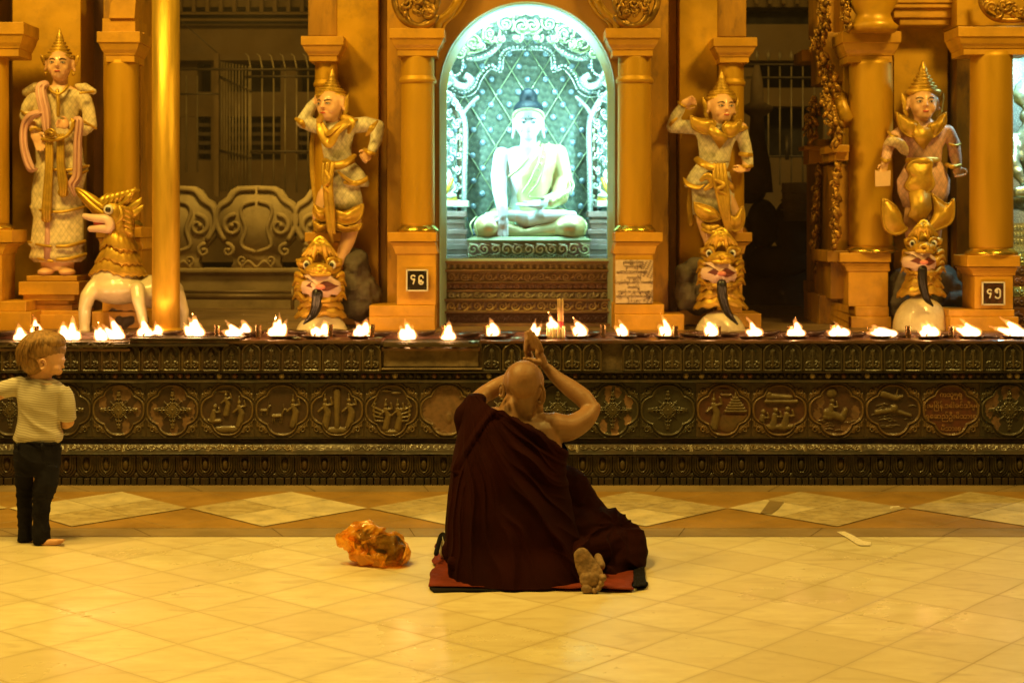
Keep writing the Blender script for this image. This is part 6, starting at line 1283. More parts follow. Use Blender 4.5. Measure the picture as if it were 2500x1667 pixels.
for k in range(5): f.tube(m, [(1362 + k * 8, 490 - k * 4, -.17), (1372 + k * 7, 478 - k * 6, -.16), (1386 + k * 2, 464 - k * 8, -.08)], [2, 2.5, 1.5], 6, smooth_=3)
for sx in (-1, 1):
    for k in range(3): f.tube(m, [(1290 + sx * (136 - k * 12), 572, -.22), (1290 + sx * (142 - k * 12), 548, -.2), (1290 + sx * (128 - k * 12), 530, -.14)], [1.5, 2.2, 1.5], 6, smooth_=3)
f.tube(m, [(1316, 348, -.09), (1296, 380, -.14), (1270, 410, -.16), (1244, 430, -.14)], 3.5, 8, smooth_=3); f.tube(m, [(1340, 350, -.08), (1332, 400, -.17), (1312, 450, -.19), (1290, 480, -.17), (1330, 484, -.18)], 2.6, 8, smooth_=3)
f.tube(m, [(1324, 352, -.09), (1312, 400, -.17), (1296, 440, -.185), (1276, 470, -.17)], 2.6, 8, smooth_=3)
for k in range(7): m.ell(f.p(1330 - k * 5, 370 + k * 15, -.155 - .006 * min(k, 4)), f.k(3.4), n=8, m=6)
f.part(m, "robe_hems", mat("pale gilt trim", (.70, .70, .32), .35, .4))
# its carved seat and the stepped throne
seat = empty("carved_pedestal", P(1290, 632, 9.6), "carved pink and gold seat under the large seated statue", "pedestal")
r = Rel(1.0, 1.0, 4, 4)
YS = 9.50; xa, xb = pxx(1142, YS), pxx(1440, YS); Wd, Hd = xb - xa, pz(592, YS) - pz(628, YS)
r = Rel(Wd, Hd, 230, 32); r2 = random.Random(3)
for k in range(11):
    cx = (k + .5) * Wd / 11; r.stroke(spiral(cx, Hd * .55, .034, .006, k * 2.2, 1.3, 16), .0065, .004, .014); r.stroke([(cx - .03, Hd * .2), (cx, Hd * .05), (cx + .03, Hd * .2)], .005, .004, .010); r.stroke([(cx - .02, Hd * .9), (cx + .03, Hd * .8)], .006, .003, .012)
for k in range(48): r.blob((k + .5) * Wd / 48, .004, .007, .006, .01)
q = np.clip(r.H / .009, 0, 1)[..., None]; u = np.abs(r.X / Wd - .5)[..., None] * 2; pk = np.array([.42, .24, .20]); bg_ = pk * np.clip(u * 3 - 1.4, 0, 1) + np.array([.20, .22, .09]) * (1 - np.clip(u * 3 - 1.4, 0, 1))
link("carved_front", gridmesh(r.X + xa, YS - r.H - .10 * (1 - (r.X / Wd * 2 - 1) ** 2), r.Z + pz(628, YS), bg_ * (1 - q) + np.array([.76, .74, .42]) * q), colmat("carved gilt", .4, .2, .3, 40, .2), seat)
m = M(); rg = []
for z_, o in ((pz(630, YS), 0), (pz(590, YS), 0), (pz(586, YS), .012), (pz(578, YS), -.03)):
    xs = np.linspace(xa - o, xb + o, 24); rg.append([V(x, YS + .004 - o - .10 * (1 - ((x - xa) / Wd * 2 - 1) ** 2), z_) for x in xs] + [V(xb + o, 10.05, z_), V(xa - o, 10.05, z_)])
m.rings(rg); m.build("seat_block", mat("dusty gilt lap", (.40, .42, .22), .5, .2, .3, 12, bump=.4), seat, smooth=False)
thr = empty("stepped_throne", (pxx(1290, 9.4), 9.45, .787), "brown and gold carved stepped throne below the lit niche", "throne")
TH = colmat("brown gilt carving", .45, .3, .5, 26, .3, dirt=(.05, .025, .012)); THM = mat("throne moulding", (.20, .10, .04), .5, .1, .4, 6, bump=.5, bscale=30, grime=.5)
def band(y0, y1, Y, mo, c0, c1, seedn):
    xa, xb = pxx(1086, Y), pxx(1492, Y); Wd, Hd = xb - xa, pz(y0, Y) - pz(y1, Y); r = Rel(Wd, Hd, 240, 18); r2 = random.Random(seedn)
    if mo == 'drops':
        for k in range(26): r.blob((k + .5) * Wd / 26, Hd * .35, .011, Hd * .36, .012); r.stroke([((k + .1) * Wd / 26, Hd * .9), ((k + .5) * Wd / 26, Hd * .72), ((k + .9) * Wd / 26, Hd * .9)], .005, .005, .007)
    elif mo == 'rings':
        for k in range(22): cx = (k + .5) * Wd / 22; r.stroke([(cx + Hd * .3 * math.cos(a), Hd * .5 + Hd * .3 * math.sin(a)) for a in np.linspace(0, 6.3, 14)], .005, .005, .008); r.blob(cx, Hd * .5, .006, .006, .008)
    else:
        for k in range(13): cx = (k + .5) * Wd / 13; r.stroke(spiral(cx, Hd * .5, Hd * .42, .005, r2.uniform(0, 6), 1.3 * r2.choice((1, -1)), 14), .006, .004, .012); r.stroke([(cx + .02, Hd * .2), (cx + .045, Hd * .8)], .007, .003, .010); r.blob(cx + .04, Hd * .5, .006, .014, .012)
    r.stroke([(0, 0), (Wd, 0)], .004, .004, .008); r.stroke([(0, Hd), (Wd, Hd)], .004, .004, .008)
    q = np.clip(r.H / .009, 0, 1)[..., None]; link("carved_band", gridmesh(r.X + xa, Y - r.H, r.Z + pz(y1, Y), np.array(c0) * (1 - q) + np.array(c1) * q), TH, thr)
    m = M(); m.box(xa - .03, xb + .03, Y + .004, Y + .5, pz(y1, Y) - .002, pz(y0, Y) + .002); m.build("course", THM, thr, smooth=False)
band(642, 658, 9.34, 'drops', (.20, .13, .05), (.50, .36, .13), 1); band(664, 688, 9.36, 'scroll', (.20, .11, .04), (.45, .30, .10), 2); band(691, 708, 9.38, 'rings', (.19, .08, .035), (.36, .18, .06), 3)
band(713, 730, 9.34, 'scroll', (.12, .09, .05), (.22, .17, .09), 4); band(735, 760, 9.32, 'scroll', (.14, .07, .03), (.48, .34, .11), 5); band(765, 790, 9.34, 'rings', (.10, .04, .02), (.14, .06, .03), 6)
m = M()
for (y0, y1, Y) in ((636, 642, 9.30), (658, 664, 9.30), (688, 691, 9.33), (708, 713, 9.33), (730, 735, 9.28), (760, 765, 9.29), (790, 812, 9.27)): m.pbox(1084, 1494, y0, y1, Y, .5)
m.build("ledges", THM, thr, smooth=False, bevel=.004)
# glimpse of the neighbouring niche at the right edge
ng = empty("silver_statue", P(2500, 560, 9.6), "greenish silver statue glimpsed in the bright niche at the right edge", "statue")
m = M(); q = lambda x, y, d=0: P(x, y, 9.6 + d); k = 9.6 / FP
m.ell(q(2502, 232), (28 * k, .08, 34 * k)); m.ell(q(2502, 285), (14 * k, .05, 16 * k)); m.ell(q(2506, 370), (30 * k, .12, 70 * k)); m.tube([q(2478, 330), q(2474, 400, -.1), (q(2500, 452, -.16))], [14 * k, 15 * k, 10 * k]); m.ell(q(2510, 490), (52 * k, .2, 26 * k)); m.tube([q(2474, 470, -.2), q(2530, 470, -.2)], 14 * k)
me = m.voxel(.012, 2); wobble(me, .012, 22, 4); link("body", me, mat("silver mosaic", (.62, .74, .58), .2, .6, .4, 30, bump=1, bscale=60), ng)
m = M(); q_ = []
for y0, y1, Y, o in ((545, 600, 9.45, 0), (600, 615, 9.4, 0)): m.pbox(2474, 2600, y0, y1, Y, .4)
m.build("pedestal", SILV, ng, smooth=False)
m = M()
for k in range(3):
    for j in range(14): m.ell(P(2478 + j * 8, 556 + k * 16, 9.445), (.009, .01, .014), n=6, m=5)
m.build("petals", SILV, ng)
m = M(); m.box(pxx(2474, 9.9), 4.2, 10.0, 10.1, .787, 2.9); m.build("back_panel", SILV, ng, smooth=False)
thr2 = empty("stepped_throne", P(2510, 812, 9.4), "narrow strip of a carved stepped throne at the right edge", "throne")
for (y0, y1, Y, mt) in ((618, 648, 9.3, GRN), (648, 676, 9.28, THM), (676, 700, 9.26, mat("red carved course", (.30, .12, .04), .5, 0, .4, 20, bump=1, bscale=60)), (700, 724, 9.25, GRN), (724, 752, 9.24, THM), (752, 812, 9.2, DARKRED)):
    m = M(); m.pbox(2476, 2620, y0, y1, Y, .4)
    for j in range(10): scroll3(m, 2482 + j * 13, (y0 + y1) / 2, (y1 - y0) * .35, j * 2., 1, Y, .009, 1, 8)
    m.build("carved_course", mt, thr2, smooth=False)
m = M(); m.box(pxx(2478, 9.4) - .05, pxx(2478, 9.4) - .02, 9.44, 10.1, .787, 3.0); m.build("light_blocker", GOLDWALL2, ng, smooth=False)  # added panel that keeps this niche's light out of the right gap
l = lamp("tube_glow", 'AREA', (pxx(2530, 9.4), 9.35, 2.5), 16, CYAN, .5, (pxx(2510, 9.6), 9.7, 1.4), sizey=.1); attach(l, ng)

# ================================================================ oil lamps, cups, candles, incense
def flame_mat(name, col, st):
    m = bpy.data.materials.new(name); m.use_nodes = True; nt = m.node_tree; nt.nodes.clear()
    o = nt.nodes.new("ShaderNodeOutputMaterial"); v = nt.nodes.new("ShaderNodeVolumePrincipled"); v.inputs["Density"].default_value = 0
    v.inputs["Emission Strength"].default_value = st; v.inputs["Emission Color"].default_value = (*col, 1); nt.links.new(v.outputs[0], o.inputs["Volume"]); return m
FLO = flame_mat("flame edge", (1, .36, .08), 55.); FLI = flame_mat("flame core", (1, .70, .36), 190.)
CUPM = mat("oily brass cup", (.72, .46, .16), .22, .9, .3, 30, grime=.3); WICK = mat("charred wick", (.02, .012, .008), .8)
OIL = mat("lamp oil", (.20, .10, .03), .06, 0, .1, 4, coat=1)
flamerow = [  # photo: left, right, top, bottom, lean (tip x)
    (25, 71, 797, 828, 44), (67, 103, 778, 812, 80), (145, 203, 784, 828, 178), (226, 262, 796, 830, 240), (252, 302, 780, 826, 266), (331, 373, 780, 828, 348), (364, 398, 792, 815, 378), (444, 503, 776, 828, 470), (545, 582, 790, 828, 548), (578, 610, 788, 814, 590),
    (652, 706, 776, 830, 682), (754, 786, 796, 830, 764), (776, 804, 788, 816, 790), (857, 890, 792, 830, 866), (876, 905, 784, 818, 896), (968, 1018, 788, 828, 988), (1074, 1116, 790, 828, 1096), (1184, 1217, 786, 828, 1196), (1286, 1322, 786, 824, 1308), (1394, 1426, 784, 828, 1398), (1504, 1529, 788, 826, 1510),
    (1605, 1638, 776, 828, 1613), (1715, 1745, 784, 826, 1718), (1816, 1854, 784, 830, 1822), (1916, 1971, 784, 830, 1942), (2015, 2075, 792, 830, 2036), (2120, 2182, 800, 828, 2126), (2237, 2291, 788, 828, 2256), (2331, 2388, 786, 828, 2342), (2436, 2500, 784, 828, 2440)]
def flame(par, x0, x1, yt, yb, tip, Y, seedn, energy):
    """ragged tongues of fire over a wick, built as a glowing volume with a hotter core"""
    r_ = random.Random(seedn); k = Y / FP; wd = (x1 - x0); h = yb - yt; cx = (x0 + x1) / 2; base = cx + (cx - tip) * .8; n = max(2, int(wd / 12))
    out, core = M(), M()
    for i in range(n):
        t = (i + .5) / n; bx = base + (t - .5) * wd * .62; hh = h * (1.3 if i == n // 2 else r_.uniform(.38, 1.1)); tx = (tip if i == n // 2 else tip + (t - .5) * wd * .85 + r_.uniform(-5, 5)); dd = r_.uniform(-.012, .012)
        pts = [(bx, yb + 1), (bx + (tx - bx) * .08, yb - hh * .18), (bx + (tx - bx) * .30, yb - hh * .42), (bx + (tx - bx) * .62 + r_.uniform(-2, 2), yb - hh * .70), (tx, yb - hh)]
        w_ = min(14, wd / n * .72 + 3.8) * r_.uniform(.75, 1.2); ws = [w_ * .7, w_, w_ * .85, w_ * .45, 1.1]
        q = catmull([P(x, y, Y + dd) for x, y in pts], 4); rs = lerpn([a * k for a in ws], len(q)); out.tube(q, rs, 10, flat=.8, round_=False)
        q2 = q[:int(len(q) * .78)]; core.tube(q2, lerpn([a * k * .72 for a in ws[:-1]] , len(q2)), 8, flat=.8)
    o = link("flame", wobble(wobble(out.voxel(.0028, 1), .006, 34, seedn), .0035, 90, seedn + 2), FLO, par)
    c = link("flame_core", core.voxel(.005, 1), FLI, o)
    return P(cx, yb - h * .4, Y)
def dish(par, x, y, Y, r, tilt=0):
    c = P(x, y, Y); k = r; T = Matrix.Rotation(tilt, 4, 'Y'); m = M()
    m.lathe(c, [(k * .45, -.016), (k * .8, -.010), (k * 1.0, .004), (k * 1.02, .007), (k * .97, .007), (k * .78, -.003), (k * .3, -.006)], 26, T=T, sy=.9); o = m.build("dish", CLAY, par)
    m = M(); m.lathe(c + V(0, 0, -.002), [(k * .86, 0), (k * .2, .001)], 20, T=T, sy=.9); m.build("oil", OIL, par); return o
labs = {0: "oil lamp just left above the child's head", 1: "small oil lamp behind the child's head", 7: "broad bright oil lamp just right of the pole's foot", 8: "oil lamp with a left leaning flame right of the first twin cup", 15: "oil lamp on the worn ledge above the plain patch", 18: "oil lamp right behind the monk's fingertips", 19: "oil lamp just right of the candles and incense", 26: "low flat flame of an oil lamp left of a bright cup", 29: "oil lamp at the far right edge"}
near = {2: "oil lamp under the bird lion's front foot", 3: "oil lamp left of the twin flames under the bird lion's belly", 4: "oil lamp with spreading flame under the bird lion's belly", 5: "oil lamp with a pointed flame just left of the pole", 6: "small oil lamp touching the pole's foot", 9: "small oil lamp behind, between the first two cups", 10: "tall oil lamp flame left of the beard curving left", 11: "oil lamp left below the first bearded lion", 12: "oil lamp leaning on a cup below the first bearded lion", 13: "oil lamp left of the number plate pedestal's foot", 14: "oil lamp touching a cup left of the number plate pedestal",
    16: "oil lamp at the left foot of the lit niche frame", 17: "oil lamp in front of the throne's left part", 20: "slim oil lamp at the right foot of the lit niche frame", 21: "tall oil lamp below the inscribed plaque", 22: "oil lamp below the second bearded lion", 23: "oil lamp with a long leaning flame right of the second bearded lion", 24: "double tongued oil lamp in front of the dark right gap", 25: "oil lamp leaning over a cup below the gilt carvings", 27: "oil lamp under the third lion's white chest", 28: "oil lamp with a leaning flame left of the right number plate"}
labs.update(near)
for i, (x0, x1, yt, yb, tip) in enumerate(flamerow):
    back = yb < 820; Y = 8.44 if back else 8.30; cx = (x0 + x1) / 2
    ybase = HZ + (CZ - (.80 if back else (.803 if not (cx < 318 or 932 < cx < 1172) else .768))) / Y * FP
    root = empty("oil_lamp", P(cx, ybase, Y), labs[i], "oil lamp", "oil lamps burning along the wall top")
    dish(root, cx + rnd.uniform(-6, 14), ybase + 2, Y, rnd.uniform(.062, .078), rnd.uniform(-.05, .05))
    m = M(); m.tube([P(cx - 4, ybase - 1, Y), P(cx + 3, ybase - 5, Y)], .006, 6); m.build("wick", WICK, root)
    c = flame(root, x0, x1, yt, min(yb, ybase - 1), tip, Y, i * 7 + 1, 1)
    area = (x1 - x0) * (yb - yt) / 2200.
    l = lamp("flame_light", 'POINT', c, 1.25 * (.4 + area), (1, .46, .15), .03); attach(l, root)
DL = ["at the far left edge", "in front of the bird lion's front foot", "behind the flames under the bird lion's belly", "at the ledge front left of the pole", "behind, just right of the pole's foot", "on the ledge front just right of the pole", "behind the first slim glass", "behind the second slim glass", "behind, left of the beard curving left", "behind the first bearded lion's right side", "behind, below the rock beside the first bearded lion", "behind, left of the niche frame's foot", "behind, between the two flames left of the throne's middle", "behind, left of the monk's fingertips", "behind, right of the incense bundle", "behind, at the niche frame's right foot", "behind, below the rock left of the second bearded lion", "behind, below the second bearded lion's chest", "behind, in front of the dark right gap", "behind, between the double flame and the gilt carvings", "behind, below the gilt carvings", "left of the dark glass under the third lion", "left of the dark glass near the right number plate", "behind, below the right number plate", "at the ledge front below the second bearded lion", "at the ledge front before the dark right gap", "at the ledge front below the right shrine's column"]
# unlit spare dishes between and behind
for i, (x, y, Y) in enumerate(((14, 812, 8.42), (118, 830, 8.30), (300, 816, 8.42), (330, 834, 8.28), (420, 812, 8.42), (430, 824, 8.32), (520, 812, 8.44), (620, 812, 8.44), (720, 810, 8.44), (826, 808, 8.44), (930, 814, 8.44), (1040, 812, 8.44), (1142, 816, 8.42), (1230, 815, 8.42), (1440, 815, 8.42), (1560, 815, 8.42), (1690, 818, 8.4), (1775, 816, 8.42), (1880, 812, 8.42), (1990, 812, 8.44), (2090, 816, 8.42), (2200, 820, 8.38), (2310, 818, 8.4), (2410, 822, 8.38), (1690, 828, 8.30), (1870, 828, 8.3), (2160, 828, 8.3))):
    root = empty("oil_dish", P(x, y, Y), "unlit sooty dish " + DL[i], "dish", "unlit dishes along the wall top")
    dish(root, x, y, Y, rnd.uniform(.055, .075), rnd.uniform(-.12, .12))
GLS = bpy.data.materials.new("oily glass"); GLS.use_nodes = True; nt = GLS.node_tree; nt.nodes.clear()
o_ = nt.nodes.new("ShaderNodeOutputMaterial"); mx = nt.nodes.new("ShaderNodeMixShader"); tr = nt.nodes.new("ShaderNodeBsdfTransparent"); gs = nt.nodes.new("ShaderNodeBsdfPrincipled"); lw = nt.nodes.new("ShaderNodeFresnel"); lw.inputs[0].default_value = 2.2
gs.inputs["Base Color"].default_value = (.85, .6, .3, 1); gs.inputs["Metallic"].default_value = .8; gs.inputs["Roughness"].default_value = .18; tr.inputs[0].default_value = (.9, .8, .65, 1)
nt.links.new(lw.outputs[0], mx.inputs[0]); nt.links.new(tr.outputs[0], mx.inputs[1]); nt.links.new(gs.outputs[0], mx.inputs[2]); nt.links.new(mx.outputs[0], o_.inputs[0])
cups = [(530, 794, 826, "slim lit glass right of the broad flame by the pole"), (631, 794, 826, "slim lit glass left of the tall flame"), (806, 792, 824, "slim glass at the foot of the first bearded lion"), (908, 792, 822, "slim glass left of the number plate pedestal"), (1084, 794, 820, "sooty glass inside the flame at the niche's left foot"), (1188, 794, 822, "sooty glass behind the flame before the throne"),
    (1472, 793, 824, "pair-like slim glass left of the niche's right foot"), (1648, 796, 824, "slim glass right of the flame below the plaque"), (1753, 797, 824, "slim dark glass below the second bearded lion"), (1929, 796, 826, "slim glass inside the double flame"), (2033, 793, 824, "slim glass inside the flame below the carvings"), (2217, 796, 830, "slim dark glass below the third lion"), (2322, 796, 828, "slim dark glass left of the right number plate"), (88, 796, 812, "small glass behind the child's head")]
for x, y0, y1, lab in cups:
    Y = 8.33; root = empty("slim_glass", P(x, y1, Y), lab, "glass", "slim glasses among the lamps"); k = 8.2 / FP * Y; c = P(x, y1, Y); h = (y1 - y0) / FP * Y
    k = 7.6 / FP * Y; m = M(); m.lathe(c, [(k * .82, 0), (k * .85, h * .1), (k * .98, h * .97), (k * 1.04, h), (k * .94, h), (k * .80, h * .12), (0.001, h * .1)], 20); m.build("glass_wall", GLS, root)
    m = M(); m.lathe(c, [(k * .76, h * .12), (k * .88, h * .80), (0.001, h * .80)], 16); m.build("wax", mat("yellow wax", (.75, .50, .22), .4, sss=.2) if x == 530 else bpy.data.materials["yellow wax"], root)
    m = M(); m.lathe(c + V(0, 0, h * .8), [(k * .3, 0), (k * .25, h * .12), (0.001, h * .14)], 8); m.build("wick", WICK, root)
WAX = mat("white candle wax", (.85, .74, .55), .4, 0, .1, 9, sss=.3)
cl = [(1337, 799, 829), (1343, 797, 831), (1350, 797, 831), (1355, 800, 829), (1363, 796, 829), (1370, 800, 828), (1376, 796, 828)]
for i, (x, y0, y1) in enumerate(cl):
    Y = 8.27 + .01 * (i % 2); root = empty("candle", P(x, y1, Y), "thin white candle in the tight bunch beside the incense", "candle", "thin candles beside the incense")
    m = M(); h = (y1 - y0) / FP * Y; r = .0072; c = P(x, y1, Y); m.lathe(c, [(r, 0), (r * 1.05, h * .3), (r * .95, h * .8), (r * 1.05, h), (0.001, h - .003)], 12); m.build("wax", WAX, root); m = M(); m.tube([c + V(0, 0, h - .004), c + V(.001, 0, h + .006)], .0012, 5); m.build("wick", WICK, root)
    if i in (1, 2): flame(root, x - 9, x + 9, 770 if i == 1 else 782, y0 + 2, x - 5, Y, 90 + i, 1)
l = lamp("flame_light", 'POINT', P(1345, 786, 8.27), 1.1, (1, .46, .15), .03)
ROSE = mat("red incense handle", (.55, .04, .08), .6); TAN = mat("tan incense", (.62, .40, .20), .8)
for i in range(8):
    x = 1363 + i * 1.5; tx = 1361 + i * 2.1 + rnd.uniform(-1, 1); ty = 726 + rnd.uniform(0, 8); Y = 8.28 + .006 * (i % 3)
    root = empty("incense_stick", P(x, 828, Y), "thin tan incense stick with a red end, in the bundle behind the candles", "incense", "incense sticks in the bundle")
    a, b_ = P(x + 1.5, 824, Y), P(tx, ty, Y); q = a + (b_ - a) * .42
    m = M(); m.tube([a, q], .0018, 5); m.build("handle", ROSE, root); m = M(); m.tube([q, b_], .0024, 5); m.build("stick", TAN, root)
# slatted iron drip trays on the lowered part, and scraps of foil
tr_ = empty("drip_tray", P(1052, 846, 8.25), "dark slatted drip tray on the broken ledge, under two lamps", "tray")
m = M(); Y0_, Y1_, z_ = 8.20, 8.44, .764
xa, xb = P(936, 0, 8.2).x, P(1168, 0, 8.2).x
m.box(xa, xb, 8.186, 8.194, z_ - .012, z_ + .006); m.box(xa, xb, 8.43, 8.44, z_ - .012, z_ + .006); m.box(xa, xa + .008, 8.19, 8.44, z_ - .012, z_ + .004); m.box(xb - .008, xb, 8.19, 8.44, z_ - .012, z_ + .004); m.build("rim", IRON, tr_, smooth=False)
for k in range(7):
    x = xa + .04 + k * .075; m = M(); T = Matrix.Translation((x, 8.315, z_)) @ Matrix.Rotation(R(-14 + rnd.uniform(-4, 4)), 4, 'Z'); m.box(-.016, .016, -.115, .115, -.002, .002, T); m.build("slat", mat("greasy slat", (.26, .22, .17), .3, .5, .4, 14, grime=.4), tr_, smooth=False)
tl = empty("drip_tray", P(200, 850, 8.25), "long dark iron drip tray on the broken ledge behind the child", "tray")
xa, xb = P(-40, 0, 8.2).x, P(312, 0, 8.2).x; z_ = .756
m = M(); m.box(xa, xb, 8.186, 8.194, z_ - .008, z_ + .004); m.box(xa, xb, 8.43, 8.44, z_ - .01, z_ + .004); m.build("rim", IRON, tl, smooth=False)
for k in range(10):
    x = xa + .05 + k * .08; m = M(); T = Matrix.Translation((x, 8.315, z_)) @ Matrix.Rotation(R(-20 + rnd.uniform(-8, 8)), 4, 'Z'); m.box(-.014, .014, -.115, .115, -.002, .002, T); m.build("slat", IRON, tl, smooth=False)
FOIL = mat("crumpled foil", (.50, .62, .60), .3, .6, .3, 40, bump=1, bscale=80)
for x, y, w_, lab in ((1262, 829, 22, "pale blue wrapper on the wall top left of the monk's hands"), (724, 823, 16, "bluish scrap of foil below the first bearded lion"), (922, 824, 14, "narrow bluish scrap by the broken ledge"), (1156, 836, 22, "pale torn wrapper on the drip tray")):
    Y = 8.24; c = P(x, y, Y); m = M(); X, Z = np.meshgrid(np.linspace(-1, 1, 9), np.linspace(-1, 1, 7)); k = w_ / FP * Y / 2
    me = gridmesh(c.x + X * k + Z * .01, c.y + Z * .03, .797 + .003 * np.sin(X * 4 + y) * np.cos(Z * 3) + (0 if y < 835 else -.02)); tag(link("wrapper", me, FOIL, smooth=False), lab, "wrapper")
m = M()     # plank of sooty brick left lying across the frieze
m.box(P(318, 0, 8.2).x, P(588, 0, 8.2).x, 8.175, 8.40, .788, .799); m.box(P(280, 0, 8.2).x, P(560, 0, 8.2).x, 8.185, 8.22, .752, .768)
m.build("sooty_plank", mat("sooty wood", (.035, .02, .012), .6, 0, .5, 12, bump=1, bscale=30), wall, smooth=False, bevel=.003)

# warm smoke hanging over the lamps
m = M(); m.box(-5.2, 5.2, 8.15, 14.5, .81, 4.6)
SM = bpy.data.materials.new("lamp smoke"); SM.use_nodes = True; nt = SM.node_tree; nt.nodes.clear(); o_ = nt.nodes.new("ShaderNodeOutputMaterial"); v_ = nt.nodes.new("ShaderNodeVolumePrincipled")
v_.inputs["Color"].default_value = (.9, .72, .5, 1); v_.inputs["Density"].default_value = .010; v_.inputs["Anisotropy"].default_value = .2; nt.links.new(v_.outputs[0], o_.inputs["Volume"])
tag(m.build("smoke", SM, smooth=False), kind="stuff")
# ================================================================ the praying monk
SKIN = mat("brown skin", (.30, .150, .066), .5, 0, .18, 9, bump=.25, bscale=120, sss=.08, spec=.5)
SOLE = mat("dry sole skin", (.31, .185, .095), .65, 0, .45, 40, bump=1, bscale=90)
MAROON = mat("maroon robe cloth", (.021, .0026, .0021), .9, 0, .3, 5, bump=.5, bscale=300, spec=.08)
REDC = mat("faded red cloth", (.17, .026, .012), .85, 0, .25, 14, bump=.5, bscale=120, spec=.15)
BLKC = mat("black cloth", (.010, .008, .010), .9, 0, .3, 9, bump=.4, bscale=90, spec=.1)
def Q(zx, zy, Y): return P(1020 + zx / 2.24, 780 + zy / 2.24, Y)     # rows measured on an enlarged crop of the photograph
kz = lambda r, Y=6.25: r / 2.24 / FP * Y
monk = empty("person", P(1258, 1400, 6.25), "bald monk in a dark maroon robe kneeling on a red cloth, palms pressed overhead", "person"); monk.location.z = 0
b = M()
# torso rows (zoom row, left, right, half depth, centre distance)
rows = [(485, 360, 560, .070, 6.26), (500, 320, 640, .085, 6.26), (520, 290, 715, .105, 6.26), (545, 258, 765, .125, 6.255), (580, 236, 790, .140, 6.25), (620, 222, 805, .150, 6.25), (670, 212, 812, .160, 6.24), (730, 200, 815, .168, 6.23), (800, 190, 805, .172, 6.22), (860, 186, 800, .175, 6.21),
        (920, 178, 812, .178, 6.20), (980, 170, 828, .185, 6.19), (1040, 166, 842, .195, 6.18), (1100, 160, 862, .205, 6.18), (1160, 158, 884, .215, 6.17), (1220, 160, 896, .225, 6.17), (1280, 172, 902, .235, 6.16), (1330, 186, 905, .245, 6.16), (1370, 196, 905, .25, 6.16)]
def torso_ring(row, n=48, shrink=0., x_=None):
    y, a, c, dp, Yc = row; A, C = Q(a, y, Yc), Q(c, y, Yc); cx, hw = (A.x + C.x) / 2, (C.x - A.x) / 2 - shrink; out = []
    for k in range(n):
        t = 2 * math.pi * k / n; ct, st = math.cos(t), math.sin(t); e = .82
        out.append(V(cx + hw * math.copysign(abs(ct) ** e, ct), Yc + (dp - shrink) * math.copysign(abs(st) ** e, st), max(.012, A.z)))
    return out
b.rings([torso_ring(r, 40, .018) for r in rows])
s_ = .205; HC = Q(600, 488, 6.20)
T = head(b, HC, s_, R(160), R(-8), R(2), ears=False, neckto=Q(560, 545, 6.26))
head_c = Q(578, 340, 6.25)
b.ell(Q(579, 340, 6.26), (kz(113), .100, kz(114)), n=28, m=18); b.ell(Q(586, 410, 6.253), (kz(99), .083, kz(78)), n=24, m=16)
b.tube([Q(584, 380, 6.256), Q(578, 425, 6.250), Q(562, 470, 6.240), Q(542, 545, 6.240)], [kz(88), kz(93), kz(100), kz(124)], 24, round_=True)
b.tube([Q(640, 232, 6.44), Q(612, 222, 6.46)], kz(24), 12, round_=True)
b.tube([Q(650, 440, 6.24), Q(662, 490, 6.22)], [kz(36), kz(26)], 12, round_=True)          # jaw on the right
b.tube([Q(600, 545, 6.23), Q(690, 560, 6.22), Q(760, 570, 6.24)], [kz(50), kz(52), kz(58)], 16, round_=True)      # shoulder muscle
# right arm, raised
b.tube(catmull([Q(740, 590, 6.24), Q(830, 590, 6.27), Q(910, 545, 6.31), Q(950, 495, 6.35)], 4), lerpn([kz(84), kz(72), kz(60), kz(50)], 13), 18, round_=True)
b.tube(catmull([Q(952, 492, 6.35), Q(905, 430, 6.38), Q(830, 372, 6.41), Q(760, 318, 6.43), Q(712, 270, 6.44)], 4), lerpn([kz(48), kz(54), kz(50), kz(38), kz(30)], 17), 18, round_=True)
b.ell(Q(968, 480, 6.35), kz(34), n=12, m=8)
# left arm
b.tube(catmull([Q(330, 520, 6.26), Q(310, 480, 6.31), Q(330, 440, 6.36), Q(372, 400, 6.40)], 4), lerpn([kz(72), kz(60), kz(50), kz(46)], 13), 18, round_=True)
b.tube(catmull([Q(372, 404, 6.40), Q(430, 370, 6.42), Q(500, 330, 6.45), Q(580, 290, 6.47), Q(628, 260, 6.46)], 4), lerpn([kz(48), kz(50), kz(42), kz(34), kz(30)], 17), 18, round_=True)
# hands pressed together, fingers up
def prayer(m, wr, palm, tips, side, wid):
    m.tube([wr, palm], [kz(30), kz(36)], 14, flat=.62, up=(1, -.6, 0), round_=True)
for (wr, p1, tips, knk, th) in (
    (Q(700, 262, 6.44), Q(664, 190, 6.43), [(600, 66), (616, 60), (632, 72), (648, 96)], [(634, 160), (648, 152), (662, 156), (676, 170)], [(664, 236), (632, 228), (604, 216)]),
    (Q(626, 262, 6.47), Q(606, 190, 6.47), [(590, 72), (598, 78), (602, 92), (594, 110)], [(592, 160), (600, 160), (606, 165), (594, 172)], [(612, 240), (598, 224), (584, 214)])):
    b.tube([wr, Vector(wr) * .35 + Vector(p1) * .65, p1], [kz(30), kz(38), kz(35)], 14, flat=.55, up=(1, -.5, 0), round_=True)
    Yf = p1.y
    for k in range(4):
        dy = (k - 1.5) * -.014; tp = Q(*tips[k], Yf + dy); kn = Q(*knk[k], Yf + dy); mid = kn * .5 + tp * .5 + V(.002, -.002, 0)
        b.tube([kn, mid, tp], [kz(16), kz(14), kz(9.5)], 10, round_=True)
    b.tube([Q(*th[0], Yf - .03), Q(*th[1], Yf - .045), Q(*th[2], Yf - .045)], [kz(18), kz(14), kz(12)], 10, round_=True)
